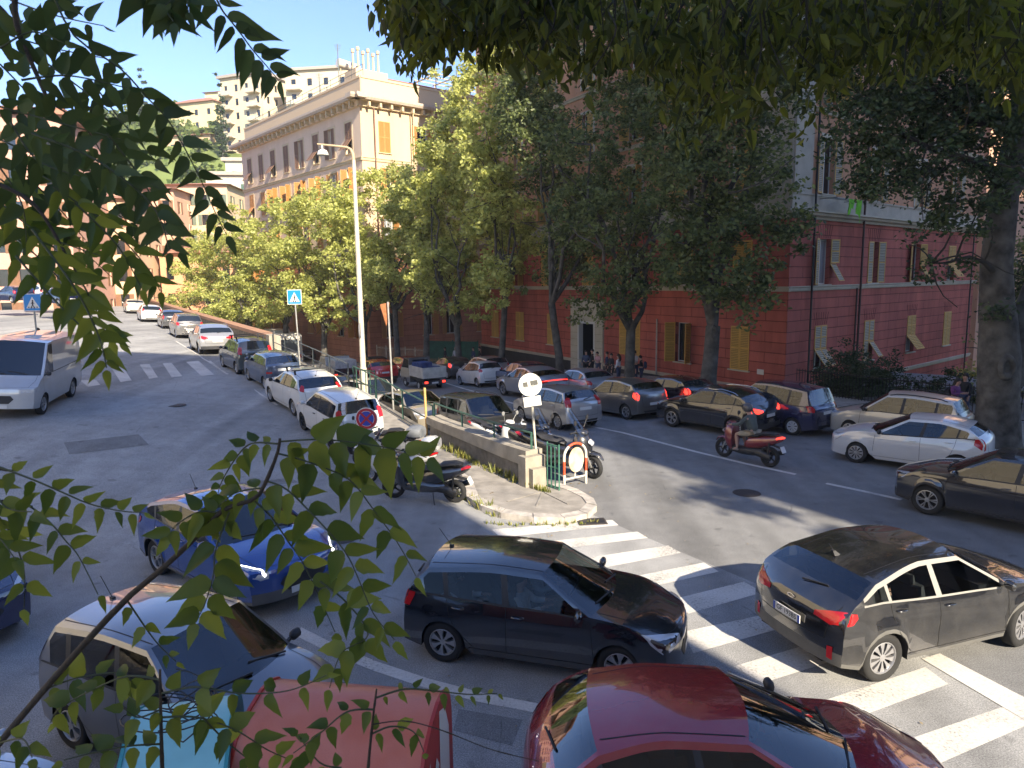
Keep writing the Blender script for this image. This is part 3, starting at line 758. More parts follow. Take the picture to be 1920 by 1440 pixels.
# paving slab joints at the tip
jb = MB(); c = Vector((.72, 16.9, .142))
for a in (-140, -100, -62): 
    d = Vector((cos(radians(a)), sin(radians(a)), 0)); jb.bar(c + d * .1, c + d * 1.15, .04, .012)
tag(jb.build('pavement_joint', PAVE), kind='structure')

# ---- retaining wall between the two roads
wall = empty('retaining_wall', (P0.x, P0.y, 0)); tag(wall, 'old rendered retaining wall with a cream coping between the upper and lower streets', 'wall')
wall.location = (0, 0, 0)
def wallseg(mb, t0, t1, wl, wr, hb, ht, n=8, m=0, both=True, fb=None):
    """vertical slab from fb-.2 .. zup+ht"""
    for i in range(n):
        ta, tb = t0 + (t1 - t0) * i / n, t0 + (t1 - t0) * (i + 1) / n; vs = []
        for t in (ta, tb):
            for w in (wl, wr):
                x, y = wp(t, w); zb = (zlo(x, y) - .3) if fb is None else zup(x, y) + fb; vs += [(x, y, zb), (x, y, zup(*wp(t, 0)) + (ht(t) if callable(ht) else ht))]
        f = [(0, 4, 5, 1), (2, 3, 7, 6), (1, 5, 7, 3)]
        if i == 0: f.append((0, 1, 3, 2))
        if i == n - 1: f.append((4, 6, 7, 5))
        mb.add(vs, f, m)
mb = MB(); wallseg(mb, -.02, 26, .02, .3, 0, .14, 26); o = mb.build('foundation', CONC, wall); 
hh = lambda t: .95 - .03 * t
mb = MB(); wallseg(mb, .35, 5.8, -.10, .28, 0, hh, 10); mb.build('solid_section', CONC, wall)
mb = MB(); wallseg(mb, .20, 5.9, -.17, .34, 0, lambda t: hh(t) + .08, 10, fb=.62); 
mb.v = [v for v in mb.v]; mb.build('coping', CREAMC, wall)
mb = MB()
for (a, b, e, h_) in ((.02, .35, .30, .90), (-.16, .02, .20, .62)): wallseg(mb, a, b, -e, e, 0, h_, 1)
mb.build('end_pier', CREAMC, wall)
# parapet further up
par = empty('stone_parapet', (*wp(26, 0), 1.4)); tag(par, 'long rubble parapet with an ochre coping climbing beside the upper street behind the parked cars', 'parapet')
par.location = (0, 0, 0)
STONE = basic('rubble_stone', (.16, .135, .10), .92, var=.5, scale=5, bump=.7, bscale=9); OCH = basic('ochre_coping', (.36, .20, .12), .8, var=.15, scale=1.5)
mb = MB(); wallseg(mb, 26.2, 125, -.0, .45, 0, .78, 50); mb.build('wall_body', STONE, par)
mb = MB(); wallseg(mb, 26.0, 125, -.10, .55, 0, .98, 50, fb=.78); mb.build('coping', OCH, par)
mb = MB(); wallseg(mb, 25.3, 26.0, -.12, .5, 0, 1.0, 1); mb.build('end_pier', CREAMC, par)
# railings on the wall
GRN = basic('green_railing', (.030, .085, .060), .5, var=.3, scale=20); RAILG = basic('grey_railing', (.11, .13, .125), .5, .3, var=.3, scale=12)
def railing(name, label, t0, t1, base, h, step, mids, mt, w=.08, group=None, rr=.022):
    r = empty(name, (*wp(t0, w), 0)); tag(r, label, 'railing', group); r.location.z = 0; r.location = (0, 0, 0)
    n = max(1, round((t1 - t0) / step)); ps = []
    for i in range(n + 1):
        t = t0 + (t1 - t0) * i / n; x, y = wp(t, w); z = zup(*wp(t, 0)) + (base(t) if callable(base) else base); ps.append(Vector((x, y, z)))
        pm_ = MB(); pm_.bar((x, y, z - .03), (x, y, z + h), .05, .05); pm_.build('post', mt, r)
    for mz in mids:
        hb = MB(); hb.tube([p + Vector((0, 0, h * mz)) for p in ps], rr if mz == 1 else rr * .8, 6); hb.build('handrail' if mz == 1 else 'rail', mt, r)
    return r
railing('wall_railing', 'green tubular railing standing on the coping of the solid end of the wall', .3, 5.8, lambda t: hh(t) + .08, .42, 1.6, (1,), GRN, rr=.028)
railing('street_railing', 'dark green two bar railing between the solid wall and the tall lamp post', 5.9, 13.0, .14, 1.02, 2.3, (1, .5), GRN, rr=.026)
railing('street_railing', 'weathered grey two bar railing between the tall lamp post and the stone parapet', 13.6, 25.2, .14, 1.02, 2.3, (1, .5, .15), RAILG, rr=.026)
# short gate-like railing panels
def panel(label, a, b, z0, h, nv, mt):
    r = empty('railing_panel', (a[0], a[1], z0)); tag(r, label, 'railing'); d = Vector((b[0] - a[0], b[1] - a[1], 0))
    for z in (.05, h * .5, h): k = MB(); k.bar((0, 0, z), d + Vector((0, 0, z)), .03, .04); k.build('rail', mt, r)
    for i in range(nv + 1): k = MB(); q = d * i / nv; k.bar(q + Vector((0, 0, -.04)), q + Vector((0, 0, h + (.06 if i in (0, nv) else 0))), .032); k.build('post' if i in (0, nv) else 'baluster', mt, r)
panel('green barred railing panel closing the near end of the retaining wall', wp(-.2, .22), (1.13, 17.0), .13, 1.1, 3, basic('green_rail_light', (.05, .16, .11), .5, var=.2))
panel('short dark green railing panel beside the foot of the tall lamp post', wp(12.6, .05), wp(11.3, .3), .75, 1.15, 4, GRN)

# ---- right hand pavement, kerb and the ground beyond the fence
def curve_off(P, off):
    out = []
    for i, p in enumerate(P):
        a = Vector(P[max(0, i - 1)]); b = Vector(P[min(len(P) - 1, i + 1)]); d = (b - a).normalized(); out.append((p[0] + d.y * off, p[1] - d.x * off))
    return out
TREEL = [(20.5, 11.0), (14.8, 20.4), (8.7, 31.2), (6.1, 36.6), (2.9, 42.0), (-.7, 47.4), (-3.9, 52.3), (-6.8, 56.3), (-9.6, 59.5), (-13.0, 62.3), (-17.5, 66), (-22.5, 70.5), (-28, 75), (-34, 80), (-50, 93), (-80, 118)]
kerbl = curve_off(TREEL, -.95); inner = curve_off(TREEL, 4.3)
mb = MB()
def strip_sheet(mb, A, B, za, zb, m=0):
    k = 0; pts = []
    n = 6
    for i in range(len(A) - 1):
        for j in range(n):
            f0, f1 = j / n, (j + 1) / n
            q = []
            for (P_, z_) in ((A, za), (B, zb)):
                for f_ in (f0, f1):
                    x = P_[i][0] + (P_[i + 1][0] - P_[i][0]) * f_; y = P_[i][1] + (P_[i + 1][1] - P_[i][1]) * f_; q.append((x, y, zlo(x, y) + z_))
            mb.add([q[0], q[1], q[3], q[2]], [(0, 1, 2, 3)], m)
k2 = curve_off(TREEL, -.70)
strip_sheet(mb, k2, inner, .13, .13, 0); strip_sheet(mb, kerbl, k2, .13, .131, 1); strip_sheet(mb, kerbl, kerbl, -.1, .13, 1)
o = mb.build('pavement', [PAVE, KERB], nrm=True); tag(o, kind='structure')
# garden ground beyond
mb = MB(); mb.poly([(inner[0][0], inner[0][1] - 30, -3.2), (90, -30, -6), (90, 150, -8), (-60, 150, -6), inner[-2] + (-4.6,), inner[-4] + (-4.6,), inner[8] + (-4.4,), inner[4] + (-4,), inner[2] + (-3.2,)])
tag(mb.build('garden_ground', EARTH, nrm=True), kind='structure')
mb = MB(); strip_sheet(mb, inner[:4], inner[:4], -4.5, .13, 0); tag(mb.build('pavement_edge', CONC, nrm=True), kind='structure')
# ================================================================== BUILDINGS
def rustic(name, c, bw, bh, groove=.35, mort=.018, rough=.85, var=.16, off=.5, streak=.25):
    if name in MATS: return MATS[name]
    m, nt, b = nmat(name); N = nt.nodes; Lk = nt.links; setp(b, Roughness=rough, Specular_IOR_Level=.25)
    uv = N.new('ShaderNodeUVMap'); br = N.new('ShaderNodeTexBrick'); br.inputs['Scale'].default_value = 1; br.inputs['Brick Width'].default_value = bw; br.inputs['Row Height'].default_value = bh
    br.inputs['Mortar Size'].default_value = mort; br.inputs['Mortar Smooth'].default_value = .3; br.offset = off
    br.inputs['Color1'].default_value = rgb(tuple(x * (1 - var * .5) for x in c)); br.inputs['Color2'].default_value = rgb(tuple(x * (1 + var * .5) for x in c)); br.inputs['Mortar'].default_value = rgb(tuple(x * groove for x in c))
    Lk.new(uv.outputs[0], br.inputs['Vector'])
    no = N.new('ShaderNodeTexNoise'); no.inputs['Scale'].default_value = .35; no.inputs['Detail'].default_value = 8; no.inputs['Roughness'].default_value = .65
    mp = N.new('ShaderNodeMapping'); mp.inputs['Scale'].default_value = (2.2, .5, 1); Lk.new(uv.outputs[0], mp.inputs[0]); Lk.new(mp.outputs[0], no.inputs['Vector'])
    mr = N.new('ShaderNodeMapRange'); mr.inputs[1].default_value = .3; mr.inputs[2].default_value = .7; mr.inputs[3].default_value = 1 - streak; mr.inputs[4].default_value = 1 + streak * .6
    Lk.new(no.outputs[0], mr.inputs[0]); cc = N.new('ShaderNodeCombineColor')
    for k in range(3): Lk.new(mr.outputs[0], cc.inputs[k])
    mx = N.new('ShaderNodeMix'); mx.data_type = 'RGBA'; mx.blend_type = 'MULTIPLY'; mx.inputs[0].default_value = 1
    Lk.new(br.outputs[0], mx.inputs[6]); Lk.new(cc.outputs[0], mx.inputs[7]); Lk.new(mx.outputs[2], b.inputs['Base Color'])
    bp = N.new('ShaderNodeBump'); bp.invert = True; bp.inputs['Strength'].default_value = .8; bp.inputs['Distance'].default_value = .03
    Lk.new(br.outputs['Fac'], bp.inputs['Height']); Lk.new(bp.outputs[0], b.inputs['Normal'])
    MATS[name] = m; return m
def wallgrid(name, A, d, nrm, w, z0, z1, holes, mat, root, depth=.28, off=0.0):
    """wall sheet in the plane through A along unit d, outward normal nrm, with rectangular holes and reveals; UV in metres"""
    xs = sorted(set([0, w] + [h[0] for h in holes] + [h[0] + h[2] for h in holes])); zs = sorted(set([z0, z1] + [min(z1, max(z0, v)) for h in holes for v in (h[1], h[1] + h[3])]))
    mb = MB(); uvs = []
    def pt(x, z, dd=0): return (A[0] + d[0] * x + nrm[0] * (off - dd), A[1] + d[1] * x + nrm[1] * (off - dd), z)
    for i in range(len(xs) - 1):
        for j in range(len(zs) - 1):
            xm, zm = (xs[i] + xs[i + 1]) / 2, (zs[j] + zs[j + 1]) / 2
            if any(h[0] < xm < h[0] + h[2] and h[1] < zm < h[1] + h[3] for h in holes): continue
            q = [(xs[i], zs[j]), (xs[i + 1], zs[j]), (xs[i + 1], zs[j + 1]), (xs[i], zs[j + 1])]
            mb.add([pt(*p) for p in q], [(0, 1, 2, 3)]); uvs += [c for p in q for c in p]
    for h in holes:
        a, b, c, e = h[0], h[1], h[0] + h[2], h[1] + h[3]
        if e <= z0 or b >= z1: continue
        b = max(b, z0); e = min(e, z1)
        for (x1, y1, x2, y2) in ((a, b, c, b), (c, b, c, e), (c, e, a, e), (a, e, a, b)):
            mb.add([pt(x1, y1), pt(x2, y2), pt(x2, y2, depth), pt(x1, y1, depth)], [(0, 1, 2, 3)]); uvs += [x1, y1, x2, y2, x2 + .1, y2 + .1, x1 + .1, y1 + .1]
    if not mb.f: return None
    mb.uv = uvs; return mb.build(name, mat, root)
WFR = simple('window_frame_white', (.55, .55, .52), .5)
def shutter_mat(name, c):
    if name in MATS: return MATS[name]
    m, nt, b = nmat(name); N = nt.nodes; Lk = nt.links; setp(b, Roughness=.6)
    tc = N.new('ShaderNodeTexCoord'); wv = N.new('ShaderNodeTexWave'); wv.bands_direction = 'Z'; wv.inputs['Scale'].default_value = 3.6; wv.inputs['Distortion'].default_value = 0
    Lk.new(tc.outputs['Object'], wv.inputs['Vector']); cr = N.new('ShaderNodeValToRGB'); cr.color_ramp.elements[0].position = .2; cr.color_ramp.elements[0].color = rgb(tuple(x * .5 for x in c)); cr.color_ramp.elements[1].position = .6; cr.color_ramp.elements[1].color = rgb(c)
    Lk.new(wv.outputs[0], cr.inputs[0]); Lk.new(cr.outputs[0], b.inputs['Base Color']); bp = N.new('ShaderNodeBump'); bp.inputs['Distance'].default_value = .03; bp.inputs['Strength'].default_value = .9
    Lk.new(wv.outputs[0], bp.inputs['Height']); Lk.new(bp.outputs[0], b.inputs['Normal']); MATS[name] = m; return m
def window(root, A, d, nrm, h, style, shm, rnd, frm=WFR, sill=True, simple_=False, shf=None, sillm=None):
    """h=(x,z,w,h); style: closed, open, half, flap, bare"""
    d3 = Vector((d[0], d[1], 0)); n3 = Vector((nrm[0], nrm[1], 0)); A3 = Vector((A[0], A[1], 0)); u = Vector((0, 0, 1))
    x, z, w, hh_ = h; W = A3 + d3 * x + u * z
    def P(a, b, o=0): return W + d3 * a + u * b + n3 * o
    dep = -.22
    mb = MB()
    fr = .06 if not simple_ else .08
    for (a, b, c, e) in ((0, 0, w, fr), (0, hh_ - fr, w, hh_), (0, fr, fr, hh_ - fr), (w - fr, fr, w, hh_ - fr), (w / 2 - fr / 2, fr, w / 2 + fr / 2, hh_ - fr)):
        q = [P(a, b, dep), P(c, b, dep), P(c, e, dep), P(a, e, dep)]; mb.prism(q, -n3 * .05)
    fo = mb.build('window', frm, root)
    g = MB(); g.poly([P(0, 0, dep - .03), P(w, 0, dep - .03), P(w, hh_, dep - .03), P(0, hh_, dep - .03)]); g.build('pane', GLF if rnd.random() < .75 else simple('curtain_glass', (.25, .26, .27), .25, coat=.5), fo)
    if sill:
        s = MB(); s.prism([P(-.1, -.07, .12), P(w + .1, -.07, .12), P(w + .1, -.07, -.2), P(-.1, -.07, -.2)], u * .067); s.build('sill', sillm or shf or WFR, fo)
    if style == 'bare': return
    def leaf(hinge, ang, sgn, z0=0, z1=None, flap=0):
        """shutter leaf: hinge x, opening angle from the closed plane (0 closed, 180 flat against wall)"""
        z1 = hh_ if z1 is None else z1; lw = w / 2 - .01
        di = d3 * (-sgn); # from hinge toward the centre when closed
        dv = (di * cos(radians(ang)) + n3 * sin(radians(ang)))
        on = n3 if ang < 90 else dv.cross(u) * 1
        base = P(hinge, 0, .025 if ang < 100 else .05)
        th = dv.cross(u).normalized() * .035
        s = MB(); e = .06
        Q = lambda a, b: base + dv * a + u * b
        for (a, b, c, f_) in ((0, z0, lw, z0 + e), (0, z1 - e, lw, z1), (0, z0 + e, e, z1 - e), (lw - e, z0 + e, lw, z1 - e), (e, (z0 + z1) / 2 - e / 2, lw - e, (z0 + z1) / 2 + e / 2)):
            s.prism([Q(a, b) - th / 2, Q(c, b) - th / 2, Q(c, f_) - th / 2, Q(a, f_) - th / 2], th)
        s_ = s.build('shutter', [shf or shm], fo)
        lo = MB(); lo.prism([Q(e, z0 + e) - th * .3, Q(lw - e, z0 + e) - th * .3, Q(lw - e, z1 - e) - th * .3, Q(e, z1 - e) - th * .3], th * .6); lo.build('louvre', shm, s_)
    def flap(cx, z1, lw, out):
        """bottom half pushed out, hinged at its top"""
        top = P(cx, z1, .03); dn = (-u * cos(radians(out)) + n3 * sin(radians(out))); H_ = z1 - .02; s = MB(); e = .05; th = dn.cross(d3).normalized() * .03
        Q = lambda a, b: top + d3 * a + dn * b
        for (a, b, c, f_) in ((0, 0, lw, e), (0, H_ - e, lw, H_), (0, e, e, H_ - e), (lw - e, e, lw, H_ - e)):
            s.prism([Q(a, b) - th / 2, Q(c, b) - th / 2, Q(c, f_) - th / 2, Q(a, f_) - th / 2], th)
        s_ = s.build('shutter_flap', [shf or shm], fo)
        lo = MB(); lo.prism([Q(e, e) - th * .3, Q(lw - e, e) - th * .3, Q(lw - e, H_ - e) - th * .3, Q(e, H_ - e) - th * .3], th * .6); lo.build('louvre', shm, s_)
    if style == 'closed': leaf(0, 0, -1); leaf(w, 0, 1)
    elif style == 'open': leaf(0, 172, -1); leaf(w, 172, 1)
    elif style == 'ajar': leaf(0, 110, -1); leaf(w, 115, 1)
    elif style == 'half': leaf(0, 0, -1); leaf(w, 168, 1)
    elif style == 'flap': leaf(0, 0, -1, hh_ * .47); leaf(w, 0, 1, hh_ * .47); flap(.01, hh_ * .46, w / 2 - .02, 38); flap(w / 2 + .01, hh_ * .46, w / 2 - .02, 38)
    elif style == 'flap1': leaf(0, 0, -1); leaf(w, 0, 1, hh_ * .47); flap(w / 2 + .01, hh_ * .46, w / 2 - .02, 36)
    elif style == 'openflap': leaf(0, 165, -1); leaf(w, 165, 1, hh_ * .47); flap(w * 1.0, hh_ * .46, w / 2 - .02, 30)
def band(name, root, A, d, nrm, w, z0, z1, prof, mat, ends=.0):
    """moulding: prof list of (out, z fraction)"""
    mb = MB(); pts = [(o, z0 + (z1 - z0) * f) for o, f in prof]
    vs = []
    for x in (-ends, w + ends):
        for o, z in pts: vs.append((A[0] + d[0] * x + nrm[0] * o, A[1] + d[1] * x + nrm[1] * o, z))
    n = len(pts); mb.add(vs, [(i, i + n, i + n + 1, i + 1) for i in range(n - 1)] + [tuple(range(n)), tuple(range(n, 2 * n))[::-1]])
    return mb.build(name, mat, root)
STR = [(0, 0), (.07, 0), (.10, .3), (.10, .7), (.16, .8), (.16, 1), (0, 1)]
COR = [(0, 0), (.12, 0), (.16, .25), (.30, .45), (.34, .7), (.62, .78), (.66, 1), (0, 1.05)]
def dirn(ax, ay): v = Vector((ax, ay)).normalized(); return (v.x, v.y)

# ---------------------------------------------------- the red corner building
CB = (13.2, 34.0); dF = dirn(-.48, .877); dR = dirn(.76, .65); nF = dirn(-.877, -.48); nR = dirn(.65, -.76); WF, WR = 33.0, 25.9
red = empty('red_building', (CB[0], CB[1], 0)); red.location = (0, 0, 0)
tag(red, 'large red corner apartment building with rusticated walls, cream mouldings and mustard shutters', 'building')
REDW = rustic('red_rustic', (.42, .115, .085), 2.6, .52, .42, .022, streak=.38); REDU = rustic('salmon_wall', (.54, .28, .16), 80, 60, 1, .0001, streak=.3); RED2 = rustic('red_band', (.40, .108, .080), 60, .62, .5, .02)
CRM = basic('cream_trim', (.46, .41, .31), .8, var=.12, scale=1.2); GREYW = basic('grey_stucco', (.42, .37, .29), .85, var=.15, scale=1.3); PLI = basic('dark_plinth', (.028, .027, .027), .8, var=.3, scale=2)
SHY = shutter_mat('mustard_shutter', (.58, .34, .07)); SHP = shutter_mat('pale_louvre', (.42, .36, .25)); SHF = basic('mustard_frame', (.56, .32, .07), .6, var=.15, scale=2)
rnd = random.Random(11)
frL = [2.9, 7.15, 11.6, 21.2, 26.0, 30.3]; frAll = [2.9, 7.15, 11.6, 16.6, 21.2, 26.0, 30.3]; rgL = [3.4, 9.1, 15.1, 21.2]
LV = [(.52, 2.25, 1.25), (4.85, 2.25, 1.25), (9.28, 2.65, 1.25), (13.5, 2.5, 1.2), (17.6, 2.4, 1.2), (23.2, 2.3, 1.2), (27.0, 2.2, 1.15)]
BANDS = [('lower_wall', -7.5, 4.55, REDW), ('upper_base_wall', 4.8, 8.0, REDW), ('upper_wall', 8.4, 22.2, REDU), ('attic_wall', 22.8, 30.5, REDU)]
for (A, d, n_, w, Ls, which) in ((CB, dF, nF, WF, frAll, 'F'), (CB, dR, nR, WR, rgL, 'R')):
    holes = []
    for li, (z, hh_, ww) in enumerate(LV):
        for L in Ls:
            if which == 'F' and li == 0 and L == 16.6: continue
            holes.append((L - ww / 2, z, ww, hh_))
    door = [(15.6, -1.6, 2.0, 3.9)] if which == 'F' else []
    if which == 'R':
        for L in rgL[1:]: holes.append((L - .5, -3.6, 1.0, 1.9))
    for nm, z0, z1, mt in BANDS: wallgrid(nm, A, d, n_, w, z0, z1, holes + door, mt, red)
    styF = {0: ['closed', 'ajar', 'half', 'closed', 'closed', 'closed'], 1: ['closed', 'flap', 'open', 'closed', 'open', 'ajar', 'closed']}
    styR = {0: ['flap', 'flap1', 'flap', 'closed'], 1: ['openflap', 'half', 'openflap', 'flap'], 2: ['open', 'open', 'half', 'open']}
    for k, h in enumerate(holes):
        li = next((i for i, v in enumerate(LV) if abs(v[0] - h[1]) < .01), None)
        cnt = [q for q in holes if abs(q[1] - h[1]) < .01].index(h)
        st = (styR if which == 'R' else styF).get(li, None)
        st = st[cnt % len(st)] if st else rnd.choice(['closed', 'open', 'half', 'flap', 'ajar'])
        pale = which == 'R' and (li == 2 or (li in (0, 1) and cnt < 2))
        window(red, A, d, n_, h, st, SHP if pale else SHY, rnd, shf=SHF, sillm=CRM, simple_=(li or 0) > 3)
    # pale mouldings
    hl = [q for q in holes + door]
    band('string_course', red, A, d, n_, w, 4.55, 4.8, STR, CRM, .12); band('cornice', red, A, d, n_, w, 8.0, 8.4, COR[:5] + [(.42, .8), (.42, 1), (0, 1.0)], CRM, .3)
    for x in ([0, 0] if which == 'F' else []): pass
    band('parapet_band', red, A, d, n_, w, 8.4, 9.2, [(0, 0), (.05, 0), (.05, .9), (.10, .9), (.10, 1), (0, 1)], GREYW, .05)
    band('string_course', red, A, d, n_, w, 13.0, 13.2, STR, CRM, .1); band('string_course', red, A, d, n_, w, 17.1, 17.3, STR, CRM, .1); band('cornice', red, A, d, n_, w, 22.2, 22.8, COR, CRM, .4); band('cornice', red, A, d, n_, w, 30.5, 31.4, COR, CRM, .6)
    # corner pilaster and window surrounds above the red base
    for x in ((-.0, 2.0) if which == 'F' else (0.0, 1.7)),:
        mb = MB(); a = Vector((A[0], A[1], 0)) + Vector((d[0], d[1], 0)) * x[0] + Vector((n_[0], n_[1], 0)) * -.05
        mb.prism([a + Vector((0, 0, 9.2)), a + Vector((d[0], d[1], 0)) * x[1] + Vector((0, 0, 9.2)), a + Vector((d[0], d[1], 0)) * x[1] + Vector((n_[0] * .14, n_[1] * .14, 9.2)), a + Vector((n_[0] * .14, n_[1] * .14, 9.2))], (0, 0, 13.0)); mb.build('corner_pilaster', GREYW, red)
    for h in holes:
        if h[1] > 8.5 and h[1] < 18:
            mb = MB(); D3 = Vector((d[0], d[1], 0)); N3 = Vector((n_[0], n_[1], 0)); o_ = Vector((A[0], A[1], 0)) + D3 * h[0] + Vector((0, 0, h[1]))
            for (a, b, c, e) in ((-.22, -.0, 0, h[3] + .2), (h[2], 0, h[2] + .22, h[3] + .2), (0, h[3], h[2], h[3] + .2)):
                mb.prism([o_ + D3 * a + Vector((0, 0, b)), o_ + D3 * c + Vector((0, 0, b)), o_ + D3 * c + Vector((0, 0, e)), o_ + D3 * a + Vector((0, 0, e))], N3 * .03)
            mb.build('window_surround', CRM, red)
# voussoir fans over lower windows on the side wall, basement string, plinth
for L in rgL:
    for zt in (2.77, 7.1):
        mb = MB(); D3 = Vector((dR[0], dR[1], 0)); N3 = Vector((nR[0], nR[1], 0)); o_ = Vector((CB[0], CB[1], zt)) + D3 * L + N3 * .004
        for k in range(7):
            a = (k - 3) * .19; b = (k - 3) * .26; mb.bar(o_ + D3 * a + Vector((0, 0, .05)), o_ + D3 * b + Vector((0, 0, .68)), .025, .012, upv=N3)
        mb.build('arch_joints', basic('groove_red', (.09, .02, .018), .9), red)
band('base_moulding', red, CB, dR, nR, WR, -.62, -.38, STR, CRM, .1); band('base_moulding', red, CB, dF, nF, WF, -.45, -.25, STR, CRM, .1)
band('plinth', red, CB, dF, nF, 15.0, -4.5, -.45, [(0, 0), (.06, 0), (.06, 1), (0, 1)], PLI); 
A2 = (CB[0] + dF[0] * 18.2, CB[1] + dF[1] * 18.2); band('plinth', red, A2, dF, nF, WF - 18.2, -4.5, -.45, [(0, 0), (.06, 0), (.06, 1), (0, 1)], PLI)
# portal
D3 = Vector((dF[0], dF[1], 0)); N3 = Vector((nF[0], nF[1], 0)); o_ = Vector((CB[0], CB[1], 0)) + D3 * 16.6
PORT = rustic('portal_stone', (.42, .36, .26), 2, .42, .55, .02)
mb = MB(); uvs = []
for (a, b, c, e) in ((-1.9, -2.2, -1.0, 3.9), (1.0, -2.2, 1.9, 3.9), (-1.0, 2.3, 1.0, 3.9)):
    q = [o_ + D3 * a + Vector((0, 0, b)), o_ + D3 * c + Vector((0, 0, b)), o_ + D3 * c + Vector((0, 0, e)), o_ + D3 * a + Vector((0, 0, e))]
    mb.prism(q, N3 * .14)
mb.build('portal', CRM, red)
mb = MB()
for k in range(9): 
    z = -1.6 + k * .46
    for s_ in (-1, 1): mb.bar(o_ + D3 * (s_ * 1.02) + N3 * .145 + Vector((0, 0, z)), o_ + D3 * (s_ * 1.9) + N3 * .145 + Vector((0, 0, z)), .03, .012, upv=(0, 0, 1))
for k in range(9):
    a = radians(25 + 130 * k / 8); c = o_ + Vector((0, 0, 1.9)) + N3 * .146; v = D3 * cos(a) + Vector((0, 0, sin(a))); mb.bar(c + v * 1.05 * (1 if abs(cos(a)) < .7 else 1.1), c + v * 1.95, .03, .012, upv=N3)
mb.build('portal_joints', basic('portal_groove', (.2, .17, .12), .9), red)
mb = MB()
for s_ in (-1, 1): mb.prism([o_ + D3 * (s_ * .86) + N3 * .15 + Vector((0, 0, -2.2)), o_ + D3 * (s_ * 1.02) + N3 * .15 + Vector((0, 0, -2.2)), o_ + D3 * (s_ * 1.02) - N3 * .2 + Vector((0, 0, -2.2)), o_ + D3 * (s_ * .86) - N3 * .2 + Vector((0, 0, -2.2))], (0, 0, 4.6))
mb.prism([o_ - D3 * 1.02 + N3 * .15 + Vector((0, 0, 2.28)), o_ + D3 * 1.02 + N3 * .15 + Vector((0, 0, 2.28)), o_ + D3 * 1.02 - N3 * .2 + Vector((0, 0, 2.28)), o_ - D3 * 1.02 - N3 * .2 + Vector((0, 0, 2.28))], (0, 0, .16))
mb.build('door_frame', WFR, red)
mb = MB(); q = o_ - N3 * 3.0 + Vector((0, 0, -2.4)); mb.prism([q - D3 * 1.3, q + D3 * 1.3, q + D3 * 1.3 + Vector((0, 0, 5)), q - D3 * 1.3 + Vector((0, 0, 5))], -N3 * .2)
for s_ in (-1, 1): q2 = o_ + D3 * s_ * 1.3 + Vector((0, 0, -2.4)); mb.prism([q2 - N3 * .25, q2 - N3 * 3, q2 - N3 * 3 + Vector((0, 0, 5)), q2 - N3 * .25 + Vector((0, 0, 5))], D3 * s_ * .1)
mb.prism([o_ - D3 * 1.3 - N3 * .25 + Vector((0, 0, 2.5)), o_ + D3 * 1.3 - N3 * .25 + Vector((0, 0, 2.5)), o_ + D3 * 1.3 - N3 * 3 + Vector((0, 0, 2.5)), o_ - D3 * 1.3 - N3 * 3 + Vector((0, 0, 2.5))], (0, 0, .1))
mb.build('doorway', DRK, red)
# roof + back
B2 = (CB[0] + dF[0] * WF, CB[1] + dF[1] * WF); C2 = (CB[0] + dR[0] * WR, CB[1] + dR[1] * WR); D2 = (B2[0] + dR[0] * 18, B2[1] + dR[1] * 18)
mb = MB(); E2 = (C2[0] + dF[0] * 24, C2[1] + dF[1] * 24)
mb.poly([(*CB, 31.3), (*B2, 31.3), (*D2, 31.3), (*E2, 31.3), (*C2, 31.3)]); mb.build('roof', CONC, red)
mb = MB(); 
for p, q in ((B2, D2), (D2, E2), (E2, C2)): mb.poly([(*p, -7.5), (*q, -7.5), (*q, 31.3), (*p, 31.3)])
mb.build('rear_wall', REDU, red)
# drain pipes, cables, street plate
def pipe(root, A, d, n_, x, z0, z1, mt, r=.05, name='drain_pipe'):
    mb = MB(); p = Vector((A[0] + d[0] * x + n_[0] * .2, A[1] + d[1] * x + n_[1] * .2, 0)); mb.tube([p + Vector((0, 0, z0)), p + Vector((0, 0, z1))], r, 8); mb.build(name, mt, root, smooth=60)
IRB = basic('brown_pipe', (.045, .018, .014), .5, var=.2); IRBK = basic('black_pipe', (.018, .016, .016), .5)
pipe(red, CB, dR, nR, 1.9, -5, 22, IRBK, .055); pipe(red, CB, dR, nR, 6.9, -5, 4.6, IRB, .05); pipe(red, CB, dR, nR, 7.3, -5, 30, IRB, .06); pipe(red, CB, dR, nR, 24.6, -5, 8, IRBK, .05); pipe(red, CB, dF, nF, 9.2, -.4, 2.9, basic('grey_pipe', (.35, .34, .32), .4, .4), .05)
mb = MB(); p = o_ = Vector((CB[0], CB[1], .55)) + Vector((dF[0], dF[1], 0)) * 1.5 + N3 * .01; mb.box(p, (.02, .42, .26), atan2(nF[1], nF[0])); o = mb.build('street_plate', simple('marble_plate', (.6, .58, .52), .4), red)
